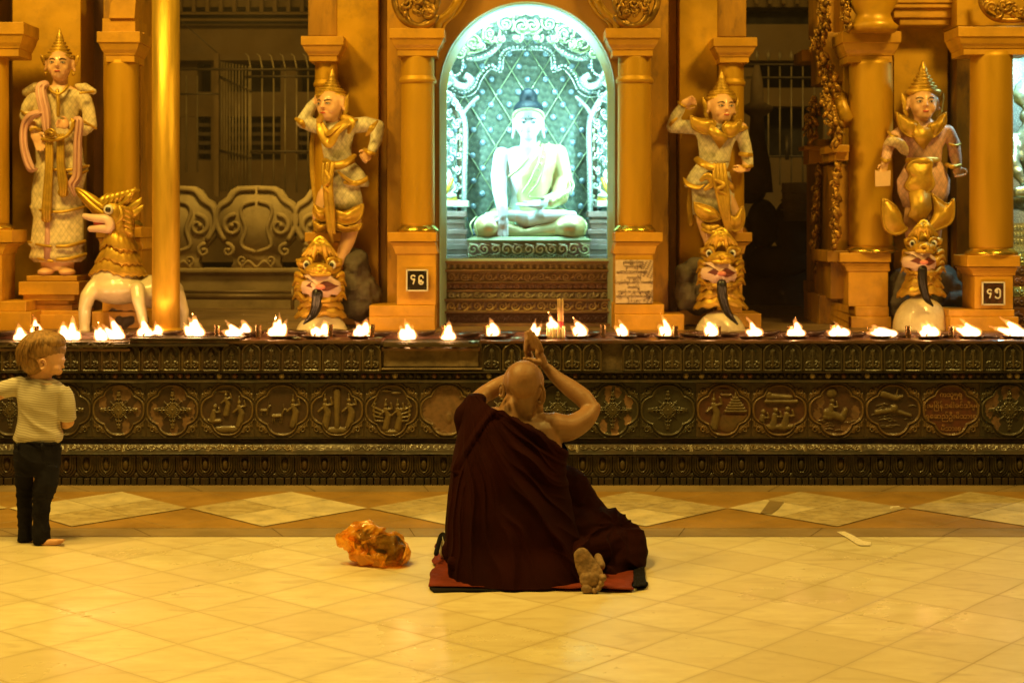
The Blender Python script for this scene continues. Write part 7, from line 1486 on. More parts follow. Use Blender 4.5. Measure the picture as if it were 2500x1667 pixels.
# folded leg: thigh, shin and the bare foot, sole towards us
b.tube([Q(700, 1260, 6.25), Q(960, 1230, 6.40), Q(1090, 1240, 6.45)], [.11, .085, .07], 16, round_=True)
b.tube([Q(1090, 1260, 6.42), Q(1010, 1290, 6.25), Q(950, 1300, 6.14)], [.06, .045, .034], 14, round_=True)
me = b.voxel(.0042, 4)
body = link("body", me, SKIN, monk)
ft = M()
ft.tube([Q(898, 1292, 5.862), Q(912, 1325, 5.862), Q(934, 1368, 5.857), Q(950, 1398, 5.852)], [kz(44), kz(52), kz(58), kz(62)], 22, flat=.5, round_=True)
ft.ell(Q(950, 1412, 5.850), (kz(64), .028, kz(46)), n=22, m=14); ft.ell(Q(926, 1432, 5.846), (kz(38), .024, kz(28)), n=18, m=12)
for (x, y, rx, ry, px_, py_) in ((925, 1472, 30, 25, 932, 1440), (966, 1480, 15, 18, 957, 1444), (989, 1465, 15, 16, 972, 1436), (1003, 1441, 16, 17, 982, 1424), (1014, 1411, 18, 20, 990, 1402)):
    ft.ell(Q(x, y, 5.830), (kz(rx), .017, kz(ry)), n=14, m=10); ft.tube([Q(px_, py_, 5.850), Q(x, y, 5.835)], [kz(rx * .7), kz(rx * .75)], 10, round_=True)
me = ft.voxel(.0024, 3)
for v in me.vertices: v.co.z = max(.003, v.co.z)
link("foot", wobble(me, .0014, 60, 2), SOLE, monk)
of = M(); of.tube([Q(985, 1300, 6.08), Q(1000, 1345, 6.03)], [kz(24), kz(26)], 14, round_=True); link("other_heel", of.voxel(.004, 2), SOLE, monk)
for (x, y, w_, h_, sx) in ((670, 412, 22, 52, 1), (457, 388, 14, 34, -1)):
    m = M(); rim = [Q(x + w_ * math.cos(a) * 1.0, y - h_ * math.sin(a) * 1.0, 6.166 - .006 * math.cos(a)) for a in np.linspace(-2.3, 2.4, 12)]
    m.tube(rim, [kz(7)] + [kz(9)] * 10 + [kz(7)], 8, round_=True); m.ell(Q(x, y + 4, 6.20), (kz(w_ * .85), .010, kz(h_ * .8)), n=12, m=8); m.ell(Q(x - sx * 3, y + h_ * .85, 6.18), (kz(9), .009, kz(13)), n=10, m=8)
    link("ear", m.voxel(.0025, 2), SKIN, monk)
# robe: a fine shell over the same torso, cut along its upper hem and carved with folds
NR, NC = 260, 420
ry = np.array([r[0] for r in rows], float)
yy = np.linspace(410, 1376, NR)
top = [(410, 285, 345), (430, 262, 385), (455, 256, 430), (480, 250, 545), (500, 246, 640), (520, 240, 715), (545, 235, 765)]
rl = np.array([(t[0], t[1]) for t in top] + [(r[0], r[1] - 6) for r in rows if r[0] > 560]); rr = np.array([(t[0], t[2]) for t in top] + [(r[0], r[2] + 6) for r in rows if r[0] > 560])
dpt = np.array([(410, .035), (430, .05), (455, .066), (480, .085), (500, .10), (520, .118), (545, .135)] + [(r[0], r[3] + .008) for r in rows if r[0] > 560]); yc_ = np.array([(410, 6.30), (455, 6.27)] + [(r[0], r[4]) for r in rows if r[0] > 500])
Lx = np.interp(yy, rl[:, 0], rl[:, 1]); Rx = np.interp(yy, rr[:, 0], rr[:, 1]); Dp = np.interp(yy, dpt[:, 0], dpt[:, 1]); Yc = np.interp(yy, yc_[:, 0], yc_[:, 1])
def sm(a, k=9): return np.convolve(np.pad(a, k, 'edge'), np.ones(2 * k + 1) / (2 * k + 1), 'valid')
Lx, Rx, Dp, Yc = sm(Lx), sm(Rx), sm(Dp, 14), sm(Yc, 14)
th = np.linspace(0, 2 * math.pi, NC, endpoint=False)
CT, ST = np.cos(th), np.sin(th); e = .80
cx = ((Lx + Rx) / 2)[:, None]; hw = ((Rx - Lx) / 2)[:, None]
ux = cx + hw * np.sign(CT) * np.abs(CT) ** e; uy = np.repeat(yy[:, None], NC, 1)
# fold field, in the rows and columns of the back as we see it
def ridge(p, sharp=2.2): return (1 - np.abs(np.sin(p))) ** sharp
nzf = np.array([[noise.noise(V(a * .006, c * .004, 1.3)) for a in np.linspace(100, 950, 60)] for c in np.linspace(400, 1400, 60)])
def samp(x, y): 
    i = np.clip(((y - 400) / 1000 * 59).astype(int), 0, 58); j = np.clip(((x - 100) / 850 * 59).astype(int), 0, 58)
    fi = np.clip((y - 400) / 1000 * 59 - i, 0, 1); fj = np.clip((x - 100) / 850 * 59 - j, 0, 1)
    return nzf[i, j] * (1 - fi) * (1 - fj) + nzf[i + 1, j] * fi * (1 - fj) + nzf[i, j + 1] * (1 - fi) * fj + nzf[i + 1, j + 1] * fi * fj
N1 = samp(ux, uy); N2 = samp(ux * .7 + 200, uy * .6 + 300)
ang = np.arctan2(uy - 330, ux - 255 + (uy - 330) * .10); dist = np.hypot(uy - 330, ux - 255)
bend = ang + .00022 * (dist - 300) * np.clip(1.3 - ang, 0, 1) + N1 * .05
A = ridge(bend * 15.5, 1.7) * .62 + ridge(bend * 27 + N2 * 2.2, 2.5) * .30
A *= .35 + .9 * np.clip(N2 + .55, 0, 1)
fold = A * .044 * np.clip((dist - 130) / 160, .15, 1) * np.clip(1.5 - (uy - 1000) / 500, .35, 1)
vert = ridge((ux - 160 + N1 * 60 + (uy - 700) * .02) * .075, 1.5) * .016 * np.clip((330 - ux) / 110, 0, 1) * np.clip((uy - 640) / 120, 0, 1); fold = np.maximum(fold * np.clip((ux - 205) / 90, .2, 1), vert)
hem = np.clip(1 - np.abs((uy - np.interp(ux, [395, 450, 560, 650, 740, 800, 828], [470, 474, 525, 566, 636, 686, 730]) - 22)) / 26, 0, 1) * (ux > 400); fold += hem ** .7 * .012
hem2 = np.clip(1 - np.abs((uy - np.interp(ux, [430, 560, 700, 815], [505, 600, 700, 778]) - 8)) / 16, 0, 1) * (ux > 430); fold += hem2 ** .8 * .008
knot = np.clip(1 - np.hypot(ux - 432, uy - 482) / 46, 0, 1); fold += knot * .022
roll = np.clip(1 - np.abs((ux - np.interp(uy, [470, 560, 700, 800], [420, 350, 262, 205]))) / 26, 0, 1) * (uy < 820) * (uy > 470); fold += roll ** .7 * .016
hem3 = np.clip((ux - 700) / 90, 0, 1) * ridge((uy * 1.0 - ux * .5 + N1 * 50) * .022, 2) * .009 * (uy > 760); fold += hem3
fold += N1 * .008
spread = 1 + .20 * np.clip((uy - 1180) / 200, 0, 1) ** 1.5
WX = (1020 + ux / 2.24 - 1250) / FP * Yc[:, None]; cxw = ((1020 + cx / 2.24 - 1250) / FP * Yc[:, None])
WZ = CZ - (780 + uy / 2.24 - HZ) / FP * Yc[:, None]
WY = Yc[:, None] + (Dp[:, None] + np.where(ST < 0, fold, fold * .2)) * np.sign(ST) * np.abs(ST) ** e * spread
WX = WX + np.sign(CT) * np.abs(CT) ** 2 * fold * .35 + (spread - 1) * (WX - cxw) * .3
WZ = np.maximum(WZ + fold * .12, .010)
idx = np.arange(NR * NC).reshape(NR, NC)
nxt = np.roll(idx, -1, 1); q = np.stack([idx[:-1], nxt[:-1], nxt[1:], idx[1:]], -1)
edge = np.interp(ux, [250, 300, 345, 400, 450, 560, 650, 740, 800, 828, 900], [405, 405, 412, 470, 476, 528, 568, 638, 688, 732, 760]) + 4 * np.sin(ux * .09)
front_cut = (ST[None, :] > .15) & (uy < 640)
keep = (uy > edge) & ~front_cut; kf = keep[:-1] & keep[1:] & np.roll(keep, -1, 1)[:-1] & np.roll(keep, -1, 1)[1:]
q = q[kf].reshape(-1, 4)
co = np.stack([WX, WY, WZ], -1).reshape(-1, 3); used = np.unique(q); remap = -np.ones(len(co), int); remap[used] = np.arange(len(used))
mm = M(); mm.add([tuple(p) for p in co[used]], [tuple(int(i) for i in f_) for f_ in remap[q]])
# knee drapery, carried by the same cloth
kn = M()
kn.tube(catmull([Q(800, 1180, 6.20), Q(920, 1170, 6.30), Q(1040, 1160, 6.38), Q(1120, 1190, 6.38)], 4), lerpn([.12, .115, .10, .075], 13), 20, round_=True)
kn.tube(catmull([Q(1130, 1200, 6.36), Q(1160, 1260, 6.30), Q(1120, 1330, 6.22), Q(1060, 1370, 6.16)], 4), lerpn([.075, .075, .070, .055], 13), 18, round_=True)
kn.tube(catmull([Q(1060, 1250, 6.28), Q(980, 1270, 6.20), Q(900, 1280, 6.12)], 4), lerpn([.09, .085, .07], 9), 18, round_=True)
kn.ell(Q(1000, 1340, 6.30), (.12, .12, .06)); kn.ell(Q(860, 1300, 6.10), (.07, .12, .09)); kn.tube([Q(1110, 1130, 6.4), Q(1165, 1150, 6.36), Q(1180, 1240, 6.32), Q(1185, 1320, 6.28)], [.03, .04, .04, .03], 12, round_=True)
kn.tube([Q(790, 960, 6.33), Q(900, 1060, 6.40), Q(1050, 1130, 6.46)], [.13, .10, .05], 18, round_=True); kn.tube([Q(1150, 1330, 6.2), Q(1060, 1400, 6.1), Q(1020, 1410, 6.1)], [.03, .025, .02], 10, round_=True)
kme = kn.voxel(.006, 4); kme.update(); nr = [v.normal.copy() for v in kme.vertices]
for v, n_ in zip(kme.vertices, nr):
    p = v.co; zx = (1250 + p.x / p.y * FP - 1020) * 2.24; zy = (HZ + (CZ - p.z) / p.y * FP - 780) * 2.24
    a = math.atan2(zy - 1120, zx - 1085); r1 = math.hypot(zy - 1120, zx - 1085); nn = noise.noise(V(zx * .008, zy * .008, 4)); n3 = noise.noise(V(zx * .02, zy * .02, 9))
    w1 = (1 - abs(math.sin(a * 4.2 + nn * 1.6 + r1 * .008))) ** 1.6 * .016 * min(1, r1 / 130) * max(.25, min(1, (1100 + 300 - r1 * 1.6) / 900))
    if zx < 1000 and zy < 1130 : w1 *= .15
    v.co += n_ * (w1 + n3 * .006); v.co.z = max(.008, v.co.z)
kme.update(); n0 = len(mm.v)
mm.v += [tuple(v.co) for v in kme.vertices]
for p in kme.polygons: mm.f.append(tuple(i + n0 for i in p.vertices)); mm.m.append(0)
# loose cloth pooling on the floor behind the seat, and the sleeve over the left upper arm
sk = M(); sk.tube(catmull([Q(330, 440, 6.34), Q(300, 470, 6.29), Q(270, 530, 6.26), Q(250, 600, 6.25)], 4), lerpn([kz(44), kz(62), kz(66), kz(50)], 13), 20, round_=True)
sk.tube(catmull([Q(205, 1330, 6.02), Q(330, 1400, 5.98), Q(560, 1420, 5.965), Q(800, 1410, 5.98), Q(890, 1380, 6.02)], 5), lerpn([.03, .05, .055, .05, .03], 21), 14, round_=True)
sk.tube(catmull([Q(172, 1180, 6.16), Q(178, 1260, 6.10), Q(200, 1300, 6.08)], 4), lerpn([.02, .035, .03], 9), 12, round_=True)
sme = sk.voxel(.006, 4); wobble(sme, .012, 17, 3)
n0 = len(mm.v); mm.v += [(v.co.x, v.co.y, max(.008, v.co.z)) for v in sme.vertices]
for p in sme.polygons: mm.f.append(tuple(i + n0 for i in p.vertices)); mm.m.append(0)
rob = mm.build("robe", MAROON, monk); so = rob.modifiers.new("t", 'SOLIDIFY'); so.thickness = .006; so.offset = -1
# red sitting cloth over a black one
def cloth(name, pts, z, mt, lab, cat, seedn, h=.006, ridge_=.004, jit=1.):
    P_ = [Vector(((x - 1250) / FP * (FP * CZ / (y - HZ)), FP * CZ / (y - HZ), 0)) for x, y in pts]      # near-left, near-right, far-right, far-left
    nx, ny = 70, 60; U, W_ = np.meshgrid(np.linspace(0, 1, nx), np.linspace(0, 1, ny)); n1 = np.vectorize(lambda a, c: noise.noise(V(a * 7, c * 7, seedn)))(U, W_); n2 = np.vectorize(lambda a, c: noise.noise(V(a * 3, c * 22, seedn + 5)))(U, W_)
    A, B, C, D = [np.array(p) for p in P_]; pos = (A * ((1 - U) * (1 - W_))[..., None] + B * (U * (1 - W_))[..., None] + C * (U * W_)[..., None] + D * ((1 - U) * W_)[..., None])
    pos[..., 0] += n1 * .03 * jit; pos[..., 1] += n1 * .02 * jit
    Zh = z + np.abs(n2) * ridge_ * 2 + np.abs(n1) * ridge_
    me = gridmesh(pos[..., 0], pos[..., 1], Zh); o = link(name, me, mt); s = o.modifiers.new("t", 'SOLIDIFY'); s.thickness = .003; s.offset = 0
    return tag(o, lab, cat)
cloth("sitting_cloth", [(1046, 1438), (1548, 1446), (1550, 1316), (1070, 1318)], .012, REDC, "faded red cloth spread under the kneeling monk", "cloth", 1)
cloth("sitting_cloth", [(1058, 1447), (1576, 1437), (1558, 1330), (1085, 1306)], .004, BLKC, "black cloth under the red one, showing at its right and lower edges", "cloth", 6, ridge_=.003)
cloth("bundled_cloth", [(1546, 1444), (1578, 1439), (1567, 1344), (1548, 1326)], .016, BLKC, "rumpled black cloth edge at the monk's right knee", "cloth", 12, ridge_=.004, jit=.12)
m = M(); m.tube(catmull([Q(100, 1280, 6.25), Q(112, 1230, 6.3), Q(128, 1180, 6.35), Q(142, 1176, 6.34), Q(150, 1200, 6.3)]), .010, 8, flat=.6, round_=True); bs = empty("shoulder_bag", Q(140, 1270, 6.3), "dark bag strap with a pale bag behind the monk's left side", "bag"); bs.location.z = 0.01; m.build("strap", BLKC, bs)
m = M(); m.ell(Q(165, 1215, 6.36), (.030, .05, .055), n=16, m=10); m.ell(Q(160, 1250, 6.36), (.035, .05, .05), n=16, m=10); link("pouch", wobble(m.voxel(.006, 2), .006, 30), mat("pale bag cloth", (.5, .48, .44), .8), bs)
# ================================================================ the child
BSK = mat("child skin", (.66, .36, .20), .5, 0, .1, 8, sss=.1); HAIR = mat("light brown hair", (.36, .19, .06), .5, .1, .45, 90, bump=1, bscale=260, stretch=(1, 1, .25))
JEAN = mat("dark navy trousers", (.016, .015, .026), .9, 0, .4, 8, bump=.8, bscale=200, spec=.12)
def shirtmat():
    m = bpy.data.materials.new("striped shirt"); m.use_nodes = True; nt = m.node_tree; N = nt.nodes; L = nt.links; b = N["Principled BSDF"]; b.inputs["Roughness"].default_value = .9
    tc = N.new("ShaderNodeTexCoord"); nz = N.new("ShaderNodeTexNoise"); nz.inputs["Scale"].default_value = 6; L.new(tc.outputs["Object"], nz.inputs["Vector"]); sp = N.new("ShaderNodeSeparateXYZ"); L.new(tc.outputs["Object"], sp.inputs[0])
    def mt(op, a, b_):
        n = N.new("ShaderNodeMath"); n.operation = op
        for i, x in enumerate((a, b_)):
            if isinstance(x, (int, float)): n.inputs[i].default_value = x
            else: L.new(x, n.inputs[i])
        return n.outputs[0]
    z = mt('ADD', mt('ADD', sp.outputs[2], mt('MULTIPLY', nz.outputs["Fac"], .035)), mt('MULTIPLY', sp.outputs[0], .10)); f = mt('FRACT', mt('MULTIPLY', z, 96), 0)
    s = mt('GREATER_THAN', f, .58); n2 = N.new("ShaderNodeTexNoise"); n2.inputs["Scale"].default_value = 3; L.new(tc.outputs["Object"], n2.inputs["Vector"])
    x = N.new("ShaderNodeMix"); x.data_type = 'RGBA'; x.inputs["A"].default_value = (.56, .51, .42, 1); x.inputs["B"].default_value = (.27, .20, .16, 1); L.new(mt('MULTIPLY', s, .6), x.inputs["Factor"]); L.new(x.outputs["Result"], b.inputs["Base Color"]); return m
SHIRT = shirtmat()
YB_ = 6.74
def K(zx, zy, d=0): return P(zx / 2.611, 780 + zy / 2.611, YB_ + d)
kk = lambda r: r / 2.611 / FP * YB_
kid = empty("person", K(220, 1420), "small fair haired child in a striped shirt and dark trousers, barefoot by the wall", "person"); kid.location.z = 0
b = M()
s_ = .186; HC = K(300, 366, .0)
T = head(b, HC, s_, R(108), R(-4), 0, ears=False, neckto=K(262, 420))
b.ell(K(282, 215), (kk(126), .084, kk(118)), n=24, m=16); b.ell(K(330, 260, -.0), (kk(78), .065, kk(92)), n=20, m=14)
b.tube([K(372, 278), K(398, 297), K(406, 303)], [kk(16), kk(11), kk(9)], 10, round_=True); b.tube([K(376, 326), K(394, 330)], [kk(14), kk(8)], 8, round_=True); b.tube([K(372, 344), K(388, 344)], [kk(14), kk(7)], 8, round_=True); b.ell(K(350, 312, -.028), (kk(38), .030, kk(38)))
b.tube([K(268, 330), K(250, 400)], [kk(66), kk(70)], 16, round_=True)
b.ell(K(246, 520), (kk(120), .07, kk(150))); b.tube([K(150, 420), K(60, 450, -.02), K(-40, 490, -.04)], [kk(46), kk(40), kk(34)], 14, round_=True)
b.tube([K(400, 470), K(428, 560, .0), K(432, 640, .01)], [kk(46), kk(44), kk(40)], 14, round_=True); b.tube([K(434, 650, .01), K(420, 665, .06), K(396, 660, .13)], [kk(40), kk(34), kk(26)], 14, round_=True)
hand(b, K(392, 660, .14), K(340, 650, .22), kk(22), .4, 1)
hand(b, K(-40, 490, -.04), K(-110, 510, -.04), kk(22), .2, 1)
b.ell(K(236, 830), (kk(130), .075, kk(90)))
for x0, x1, d in ((165, 150, .03), (270, 262, -.03)): b.tube([K(x0, 850, d), K(x0 - 6, 1130, d), K(x1, 1390, d)], [kk(60), kk(46), kk(34)], 14, round_=True)
b.tube([K(262, 1400, -.03), K(290, 1424, -.045), K(350, 1418, -.05), K(392, 1410, -.05)], [kk(32), kk(28), kk(24), kk(15)], 14, flat=.9, round_=True)
for k in range(5): b.tube([K(380, 1408, -.07 + .011 * k), K(404 + (5 if k == 4 else 0), 1404, -.072 + .012 * k)], [kk(8), kk(7 if k < 4 else 9)], 8, round_=True)
b.tube([K(155, 1400, .03), K(170, 1424, .02), K(206, 1422, .02)], [kk(28), kk(24), kk(16)], 12, round_=True)
me = b.voxel(.0042, 3)
for v in me.vertices: v.co.z = max(.003, v.co.z)
link("body", me, BSK, kid)
m = M(); m.tube([K(270 + 22 * math.cos(a), 285 - 32 * math.sin(a), -.088) for a in np.linspace(-2, 2.6, 10)], kk(7), 8, round_=True); m.ell(K(268, 288, -.078), (kk(18), .012, kk(26))); link("ear", m.voxel(.003, 2), BSK, kid)
m = M(); face_parts(T, s_, kid, mat("child lips", (.62, .24, .18), .45), mat("child brow", (.25, .13, .05), .6), WHITEP, .8) if True else 0; m.ell(K(268, 280, -.02), .002); m.build("ear_hollow", mat("dark lashes", (.04, .02, .015), .4), kid)
# hair: cap plus combed locks
h = M(); h.ell(K(272, 188, .008), (kk(144), .100, kk(124)), n=28, m=18); h.ell(K(228, 262, .0), (kk(92), .088, kk(96)), n=24, m=14); h.ell(K(322, 142, .0), (kk(96), .078, kk(64)), n=24, m=14); h.tube([K(222, 300, -.0), K(218, 338, 0)], [kk(66), kk(44)], 14, round_=True)
r_ = random.Random(5)
crown_ = K(262, 80, .0); hc = K(278, 215, .0)
for i in range(300):
    a = r_.uniform(-1.9, 1.9) + (math.pi * 1.5); el = r_.uniform(.1, 1.5)
    e1 = []; az = r_.uniform(0, 2 * math.pi); reach = r_.uniform(.9, 1.55)
    side = math.cos(az)
    if side > -.1: reach = r_.uniform(.75, 1.42 - .28 * max(0, side))
    if side < -.25: reach = r_.uniform(1.3, 2.05)
    for k in range(5):
        t = k / 4 * reach; e1.append(hc + V(kk(148) * math.sin(t) * math.cos(az) - kk(14) * t, .102 * math.sin(t) * math.sin(az), kk(140) * math.cos(t) - kk(10) * max(0, t - 1)) + V(0, 0, kk(1.5)))
    h.tube(e1, [kk(6), kk(9), kk(9), kk(7), kk(2)], 5, flat=.5)
h_me = h.mesh(); link("hair", h_me, HAIR, kid)
# shirt
def cl(m, rows, n=40, fold=0, fn=7, seed=0):
    rg = []
    for (y, a, c, dp, d) in rows:
        cx, hw = (a + c) / 2, (c - a) / 2; r_ = []
        for k in range(n):
            t = 2 * math.pi * k / n; nn = 1 + fold * noise.noise(V(math.cos(t) * 3, math.sin(t) * 3, y * .012 + seed)) ; r_.append(K(cx + hw * math.cos(t) * nn, y, d) + V(0, dp * math.sin(t) * nn, 0))
        rg.append(r_)
    m.rings(rg)
m = M(); cl(m, [(776, 112, 372, .072, 0), (760, 100, 384, .080, 0), (735, 97, 388, .084, 0), (700, 104, 386, .083, 0), (640, 112, 384, .082, 0), (560, 114, 388, .084, 0), (500, 112, 398, .084, 0), (450, 112, 418, .080, 0), (420, 116, 412, .072, 0), (395, 130, 380, .062, 0), (375, 150, 330, .050, 0)], 44)
m.tube(catmull([K(150, 415), K(90, 430, -.01), K(20, 452, -.02), K(-10, 462, -.02)], 4), lerpn([kk(52), kk(58), kk(58), kk(56)], 13), 18); m.tube(catmull([K(390, 450), K(420, 500), K(428, 570), K(428, 632, .01)], 4), lerpn([kk(58), kk(56), kk(55), kk(54)], 13), 18)
sm_ = m.voxel(.006, 4); sm_.update(); nr = [v.normal.copy() for v in sm_.vertices]
for v, n_ in zip(sm_.vertices, nr):
    p = v.co; u = p.x * 1.0; a = noise.noise(V(p.x * 7 + p.z * 9, p.y * 5, p.z * 11)); low = max(0, min(1, (.62 - p.z) / .14)); v.co += n_ * ((1 - abs(math.sin(p.z * 34 + p.x * 16 + a * 2.5))) ** 2 * .010 * low + a * .006)
link("shirt", sm_, SHIRT, kid)
m = M(); m.tube(catmull([K(176, 358, -.01), K(220, 392, -.052), K(280, 412, -.060), K(330, 410, -.045), K(362, 398, 0)], 4), kk(5), 8); link("collar", m.mesh(), mat("shirt collar", (.60, .38, .25), .8), kid)
# trousers
m = M(); cl(m, [(985, 96, 372, .078, 0), (920, 88, 384, .086, 0), (860, 92, 388, .088, 0), (800, 96, 386, .084, 0), (762, 104, 380, .078, 0)], 40)
m.tube(catmull([K(162, 930, .02), K(160, 1060, .03), K(158, 1180, .03), K(160, 1300, .03), K(164, 1418, .03)], 4), lerpn([kk(72), kk(56), kk(50), kk(48), kk(52)], 17), 18); m.tube(catmull([K(300, 930, -.02), K(290, 1050, -.03), K(264, 1180, -.03), K(260, 1300, -.03), K(268, 1424, -.03)], 4), lerpn([kk(82), kk(72), kk(58), kk(50), kk(54)], 17), 18)
tm = m.voxel(.006, 3); tm.update(); nr = [v.normal.copy() for v in tm.vertices]
for v, n_ in zip(tm.vertices, nr):
    p = v.co; a = noise.noise(V(p.x * 9, p.y * 6, p.z * 14)); v.co += n_ * ((1 - abs(math.sin(p.z * 58 + p.x * 24 + a * 3))) ** 2 * .004 * (1 if p.z < .42 else .5) + a * .005); v.co.z = max(.006, v.co.z)
link("trousers", tm, JEAN, kid)
m = M(); m.tube(catmull([K(94, 772, 0), K(150, 782, -.066), K(240, 786, -.086), K(330, 788, -.066), K(384, 776, 0)], 4), kk(7), 8, flat=.5)
for x in (148, 306): m.box(K(x - 7, 0).x, K(x + 7, 0).x, K(0, 0, -.088).y, K(0, 0, -.07).y, K(0, 812).z, K(0, 770).z)
link("waistband", m.mesh(), JEAN, kid)
# ================================================================ the orange bag of flowers
def bagmat():
    m = bpy.data.materials.new("thin orange plastic"); m.use_nodes = True; nt = m.node_tree; N = nt.nodes; L = nt.links; b = N["Principled BSDF"]; b.inputs["Base Color"].default_value = (.85, .43, .04, 1); b.inputs["Roughness"].default_value = .3; b.inputs["Coat Weight"].default_value = .5
    tl = N.new("ShaderNodeBsdfTranslucent"); tl.inputs[0].default_value = (1, .58, .10, 1); tp = N.new("ShaderNodeBsdfTransparent"); tp.inputs[0].default_value = (1, .72, .3, 1); m1 = N.new("ShaderNodeMixShader"); m1.inputs[0].default_value = .35; m2 = N.new("ShaderNodeMixShader")
    tc = N.new("ShaderNodeTexCoord"); nz = N.new("ShaderNodeTexNoise"); nz.inputs["Scale"].default_value = 9; nz.inputs["Detail"].default_value = 3; L.new(tc.outputs["Object"], nz.inputs["Vector"]); mr = N.new("ShaderNodeMapRange"); mr.inputs[1].default_value = .44; mr.inputs[2].default_value = .54; mr.inputs[3].default_value = .12; mr.inputs[4].default_value = .82; L.new(nz.outputs["Fac"], mr.inputs[0]); L.new(mr.outputs[0], m2.inputs[0])
    L.new(b.outputs[0], m1.inputs[1]); L.new(tl.outputs[0], m1.inputs[2]); L.new(m1.outputs[0], m2.inputs[1]); L.new(tp.outputs[0], m2.inputs[2]); L.new(m2.outputs[0], N["Material Output"].inputs[0]); return m
BAG = bagmat()
bag = empty("plastic_bag", P(915, 1372, 6.34), "crumpled orange plastic bag with dark contents on the marble left of the monk", "bag"); bag.location.z = 0
def B(x, y, d=0): return P(800 + x / 9.8, 1260 + y / 9.8, 6.34 + d)
c = M(); c.ell(B(1430, 770), (.076, .080, .056), n=18, m=12); c.ell(B(1150, 660, .03), (.078, .078, .048), n=18, m=12); c.ell(B(900, 560, .04), (.05, .06, .05)); c.ell(B(1600, 880, -.01), (.035, .05, .04))
me = c.voxel(.006, 1); wobble(me, .012, 26, 2); [setattr(v.co, 'z', max(.012, v.co.z)) for v in me.vertices]; link("contents", me, mat("dark wilted leaves", (.055, .035, .015), .5, 0, .6, 30, bump=1, bscale=90), bag, False)
c = M(); c.ell(B(1360, 760), (.086, .09, .064), n=40, m=28); c.ell(B(1080, 650, .03), (.092, .09, .056), n=40, m=28); c.ell(B(1560, 880, -.02), (.06, .08, .055), n=30, m=20); c.ell(B(980, 900, .0), (.075, .08, .035), n=30, m=20)
c.tube([B(900, 560), B(640, 500), B(420, 490, -.01)], [.085, .062, .035], 20, flat=.5, round_=True); c.tube([B(1100, 980, -.03), B(1350, 1120, -.06), B(1560, 1150, -.06)], [.025, .03, .03], 14, round_=True)
me = c.voxel(.0042, 1); me.update(); nr = [v.normal.copy() for v in me.vertices]
for v, n_ in zip(me.vertices, nr):
    p = v.co; a = noise.noise(p * 9); d = 0
    for (sc_, am) in ((14, .020), (27, .010)): d += (abs(noise.noise(p * sc_ + V(a * 2, 3, 1)))) * am * 2 - am * .6
    v.co += n_ * (-d); v.co.z = max(.004, v.co.z)
link("film", me, BAG, bag, True)
fl = M()        # flaring crumpled mouth and tail of the bag
def sheet(pts, nu, amp, seedn, fre=26):
    rowsA, rowsB = [catmull(r, 8) for r in pts[:2]]; n = min(len(rowsA), len(rowsB)); X = np.zeros((nu, n)); Y = X.copy(); Z = X.copy()
    for i in range(nu):
        t = i / (nu - 1)
        for j in range(n):
            p = rowsA[j] * (1 - t) + rowsB[j] * t; q = abs(noise.noise(p * fre + V(seedn, 0, 0))) * amp * 2.2 - amp; X[i, j], Y[i, j], Z[i, j] = p.x + q * .5, p.y - q, max(.004, p.z + q)
    return gridmesh(X, Y, Z)
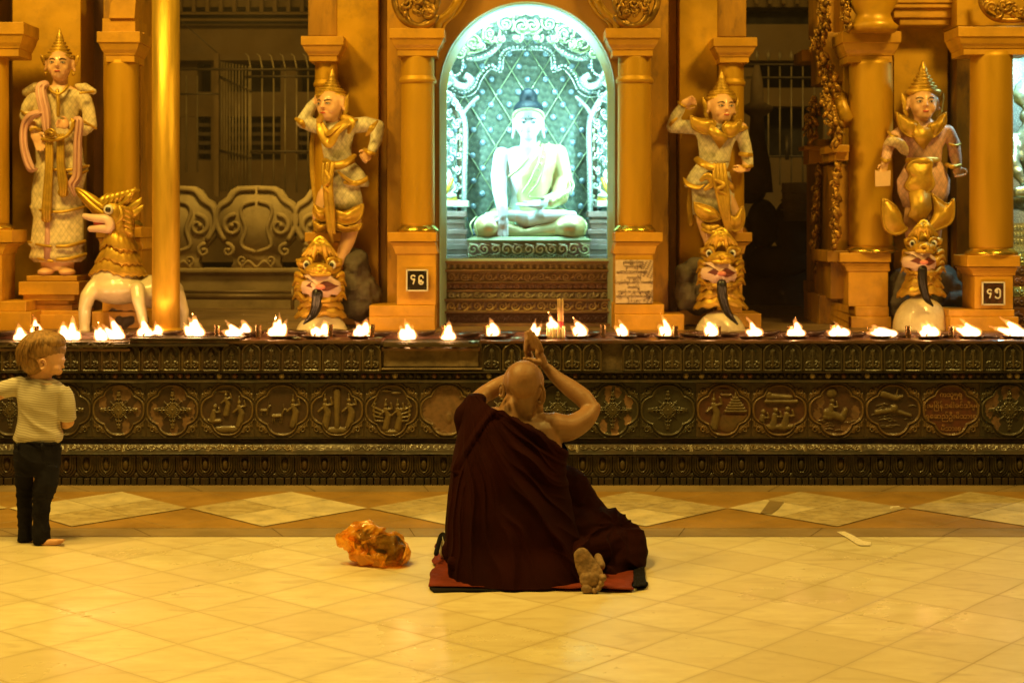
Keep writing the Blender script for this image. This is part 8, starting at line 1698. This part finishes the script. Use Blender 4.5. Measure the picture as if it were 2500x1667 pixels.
for k, (A, B_) in enumerate((([B(340, 470, -.03), B(480, 600, -.07), B(700, 830, -.08), B(900, 950, -.08)], [B(680, 300, .05), B(720, 480, .0), B(780, 660, -.03), B(980, 820, -.05)]), ([B(330, 450, -.02), B(420, 400, .03), B(560, 330, .07), B(700, 300, .09)], [B(400, 540, -.02), B(560, 560, -.02), B(700, 580, -.02), B(800, 600, -.02)]),
                             ([B(510, 935, -.03), B(600, 1040, -.05), B(760, 1070, -.06), B(980, 1100, -.06)], [B(640, 850, 0), B(760, 900, -.01), B(860, 940, -.02), B(1100, 960, -.03)]), ([B(980, 830, -.09), B(1160, 980, -.12), B(1360, 1200, -.13), B(1560, 1200, -.13)], [B(1120, 800, -.09), B(1260, 860, -.11), B(1430, 1040, -.13), B(1700, 1000, -.12)]),
                             ([B(1560, 1220, -.12), B(1720, 1060, -.10), B(1820, 880, -.07), B(1790, 740, -.04)], [B(1500, 1100, -.11), B(1680, 980, -.09), B(1740, 860, -.06), B(1700, 760, -.04)]), ([B(800, 660, -.08), B(960, 600, -.09), B(1150, 500, -.08), B(1240, 380, -.04)], [B(820, 580, -.06), B(980, 520, -.07), B(1100, 440, -.06), B(1160, 340, -.03)]))):
    link("crumpled_edge", sheet((A, B_), 14, .008, k * 3.1), BAG, bag, True)

# ================================================================ tidy: loose pieces of a part become parts of their own
def split_loose(o, gap=.012):
    me = o.data; n = len(me.vertices); par = list(range(n))
    def find(a):
        while par[a] != a: par[a] = par[par[a]]; a = par[a]
        return a
    for e in me.edges:
        a, b_ = find(e.vertices[0]), find(e.vertices[1])
        if a != b_: par[a] = b_
    groups = {}
    for i in range(n): groups.setdefault(find(i), []).append(i)
    gl = []
    for g in groups.values():
        c = np.array([me.vertices[i].co for i in g]); gl.append([c.min(0) - gap, c.max(0) + gap, set(g)])
    ch = True
    while ch:
        ch = False
        for i in range(len(gl)):
            for j in range(i + 1, len(gl)):
                if (gl[i][0] < gl[j][1]).all() and (gl[j][0] < gl[i][1]).all():
                    gl[i] = [np.minimum(gl[i][0], gl[j][0]), np.maximum(gl[i][1], gl[j][1]), gl[i][2] | gl[j][2]]; gl.pop(j); ch = True; break
            if ch: break
    if len(gl) < 2: return
    base = o.name.split('.')[0]
    for k, (a, b_, g) in enumerate(gl):
        bm = bmesh.new(); bm.from_mesh(me); bm.verts.ensure_lookup_table(); bmesh.ops.delete(bm, geom=[v for v in bm.verts if v.index not in g], context='VERTS'); nm = bpy.data.meshes.new("m"); bm.to_mesh(nm); bm.free()
        for mt_ in me.materials: nm.materials.append(mt_)
        if k == 0: first = nm; continue
        c = o.copy(); c.data = nm; c.name = base; sc.collection.objects.link(c); c.parent = o.parent; c.matrix_parent_inverse = o.matrix_parent_inverse
    o.data = first
for o in list(sc.objects):
    if o.type == 'MESH' and o.name.split('.')[0] in ("railing", "crossbars", "pediment_moulding", "gold_trim", "elbow_guard", "screws", "crumpled_edge", "knee_flame", "shoulder_cap", "bracelet", "hem_trim", "shoulder_flame"): split_loose(o)
for o in sc.objects:
    if o.name.split('.')[0] == "screws": o.name = "screw"
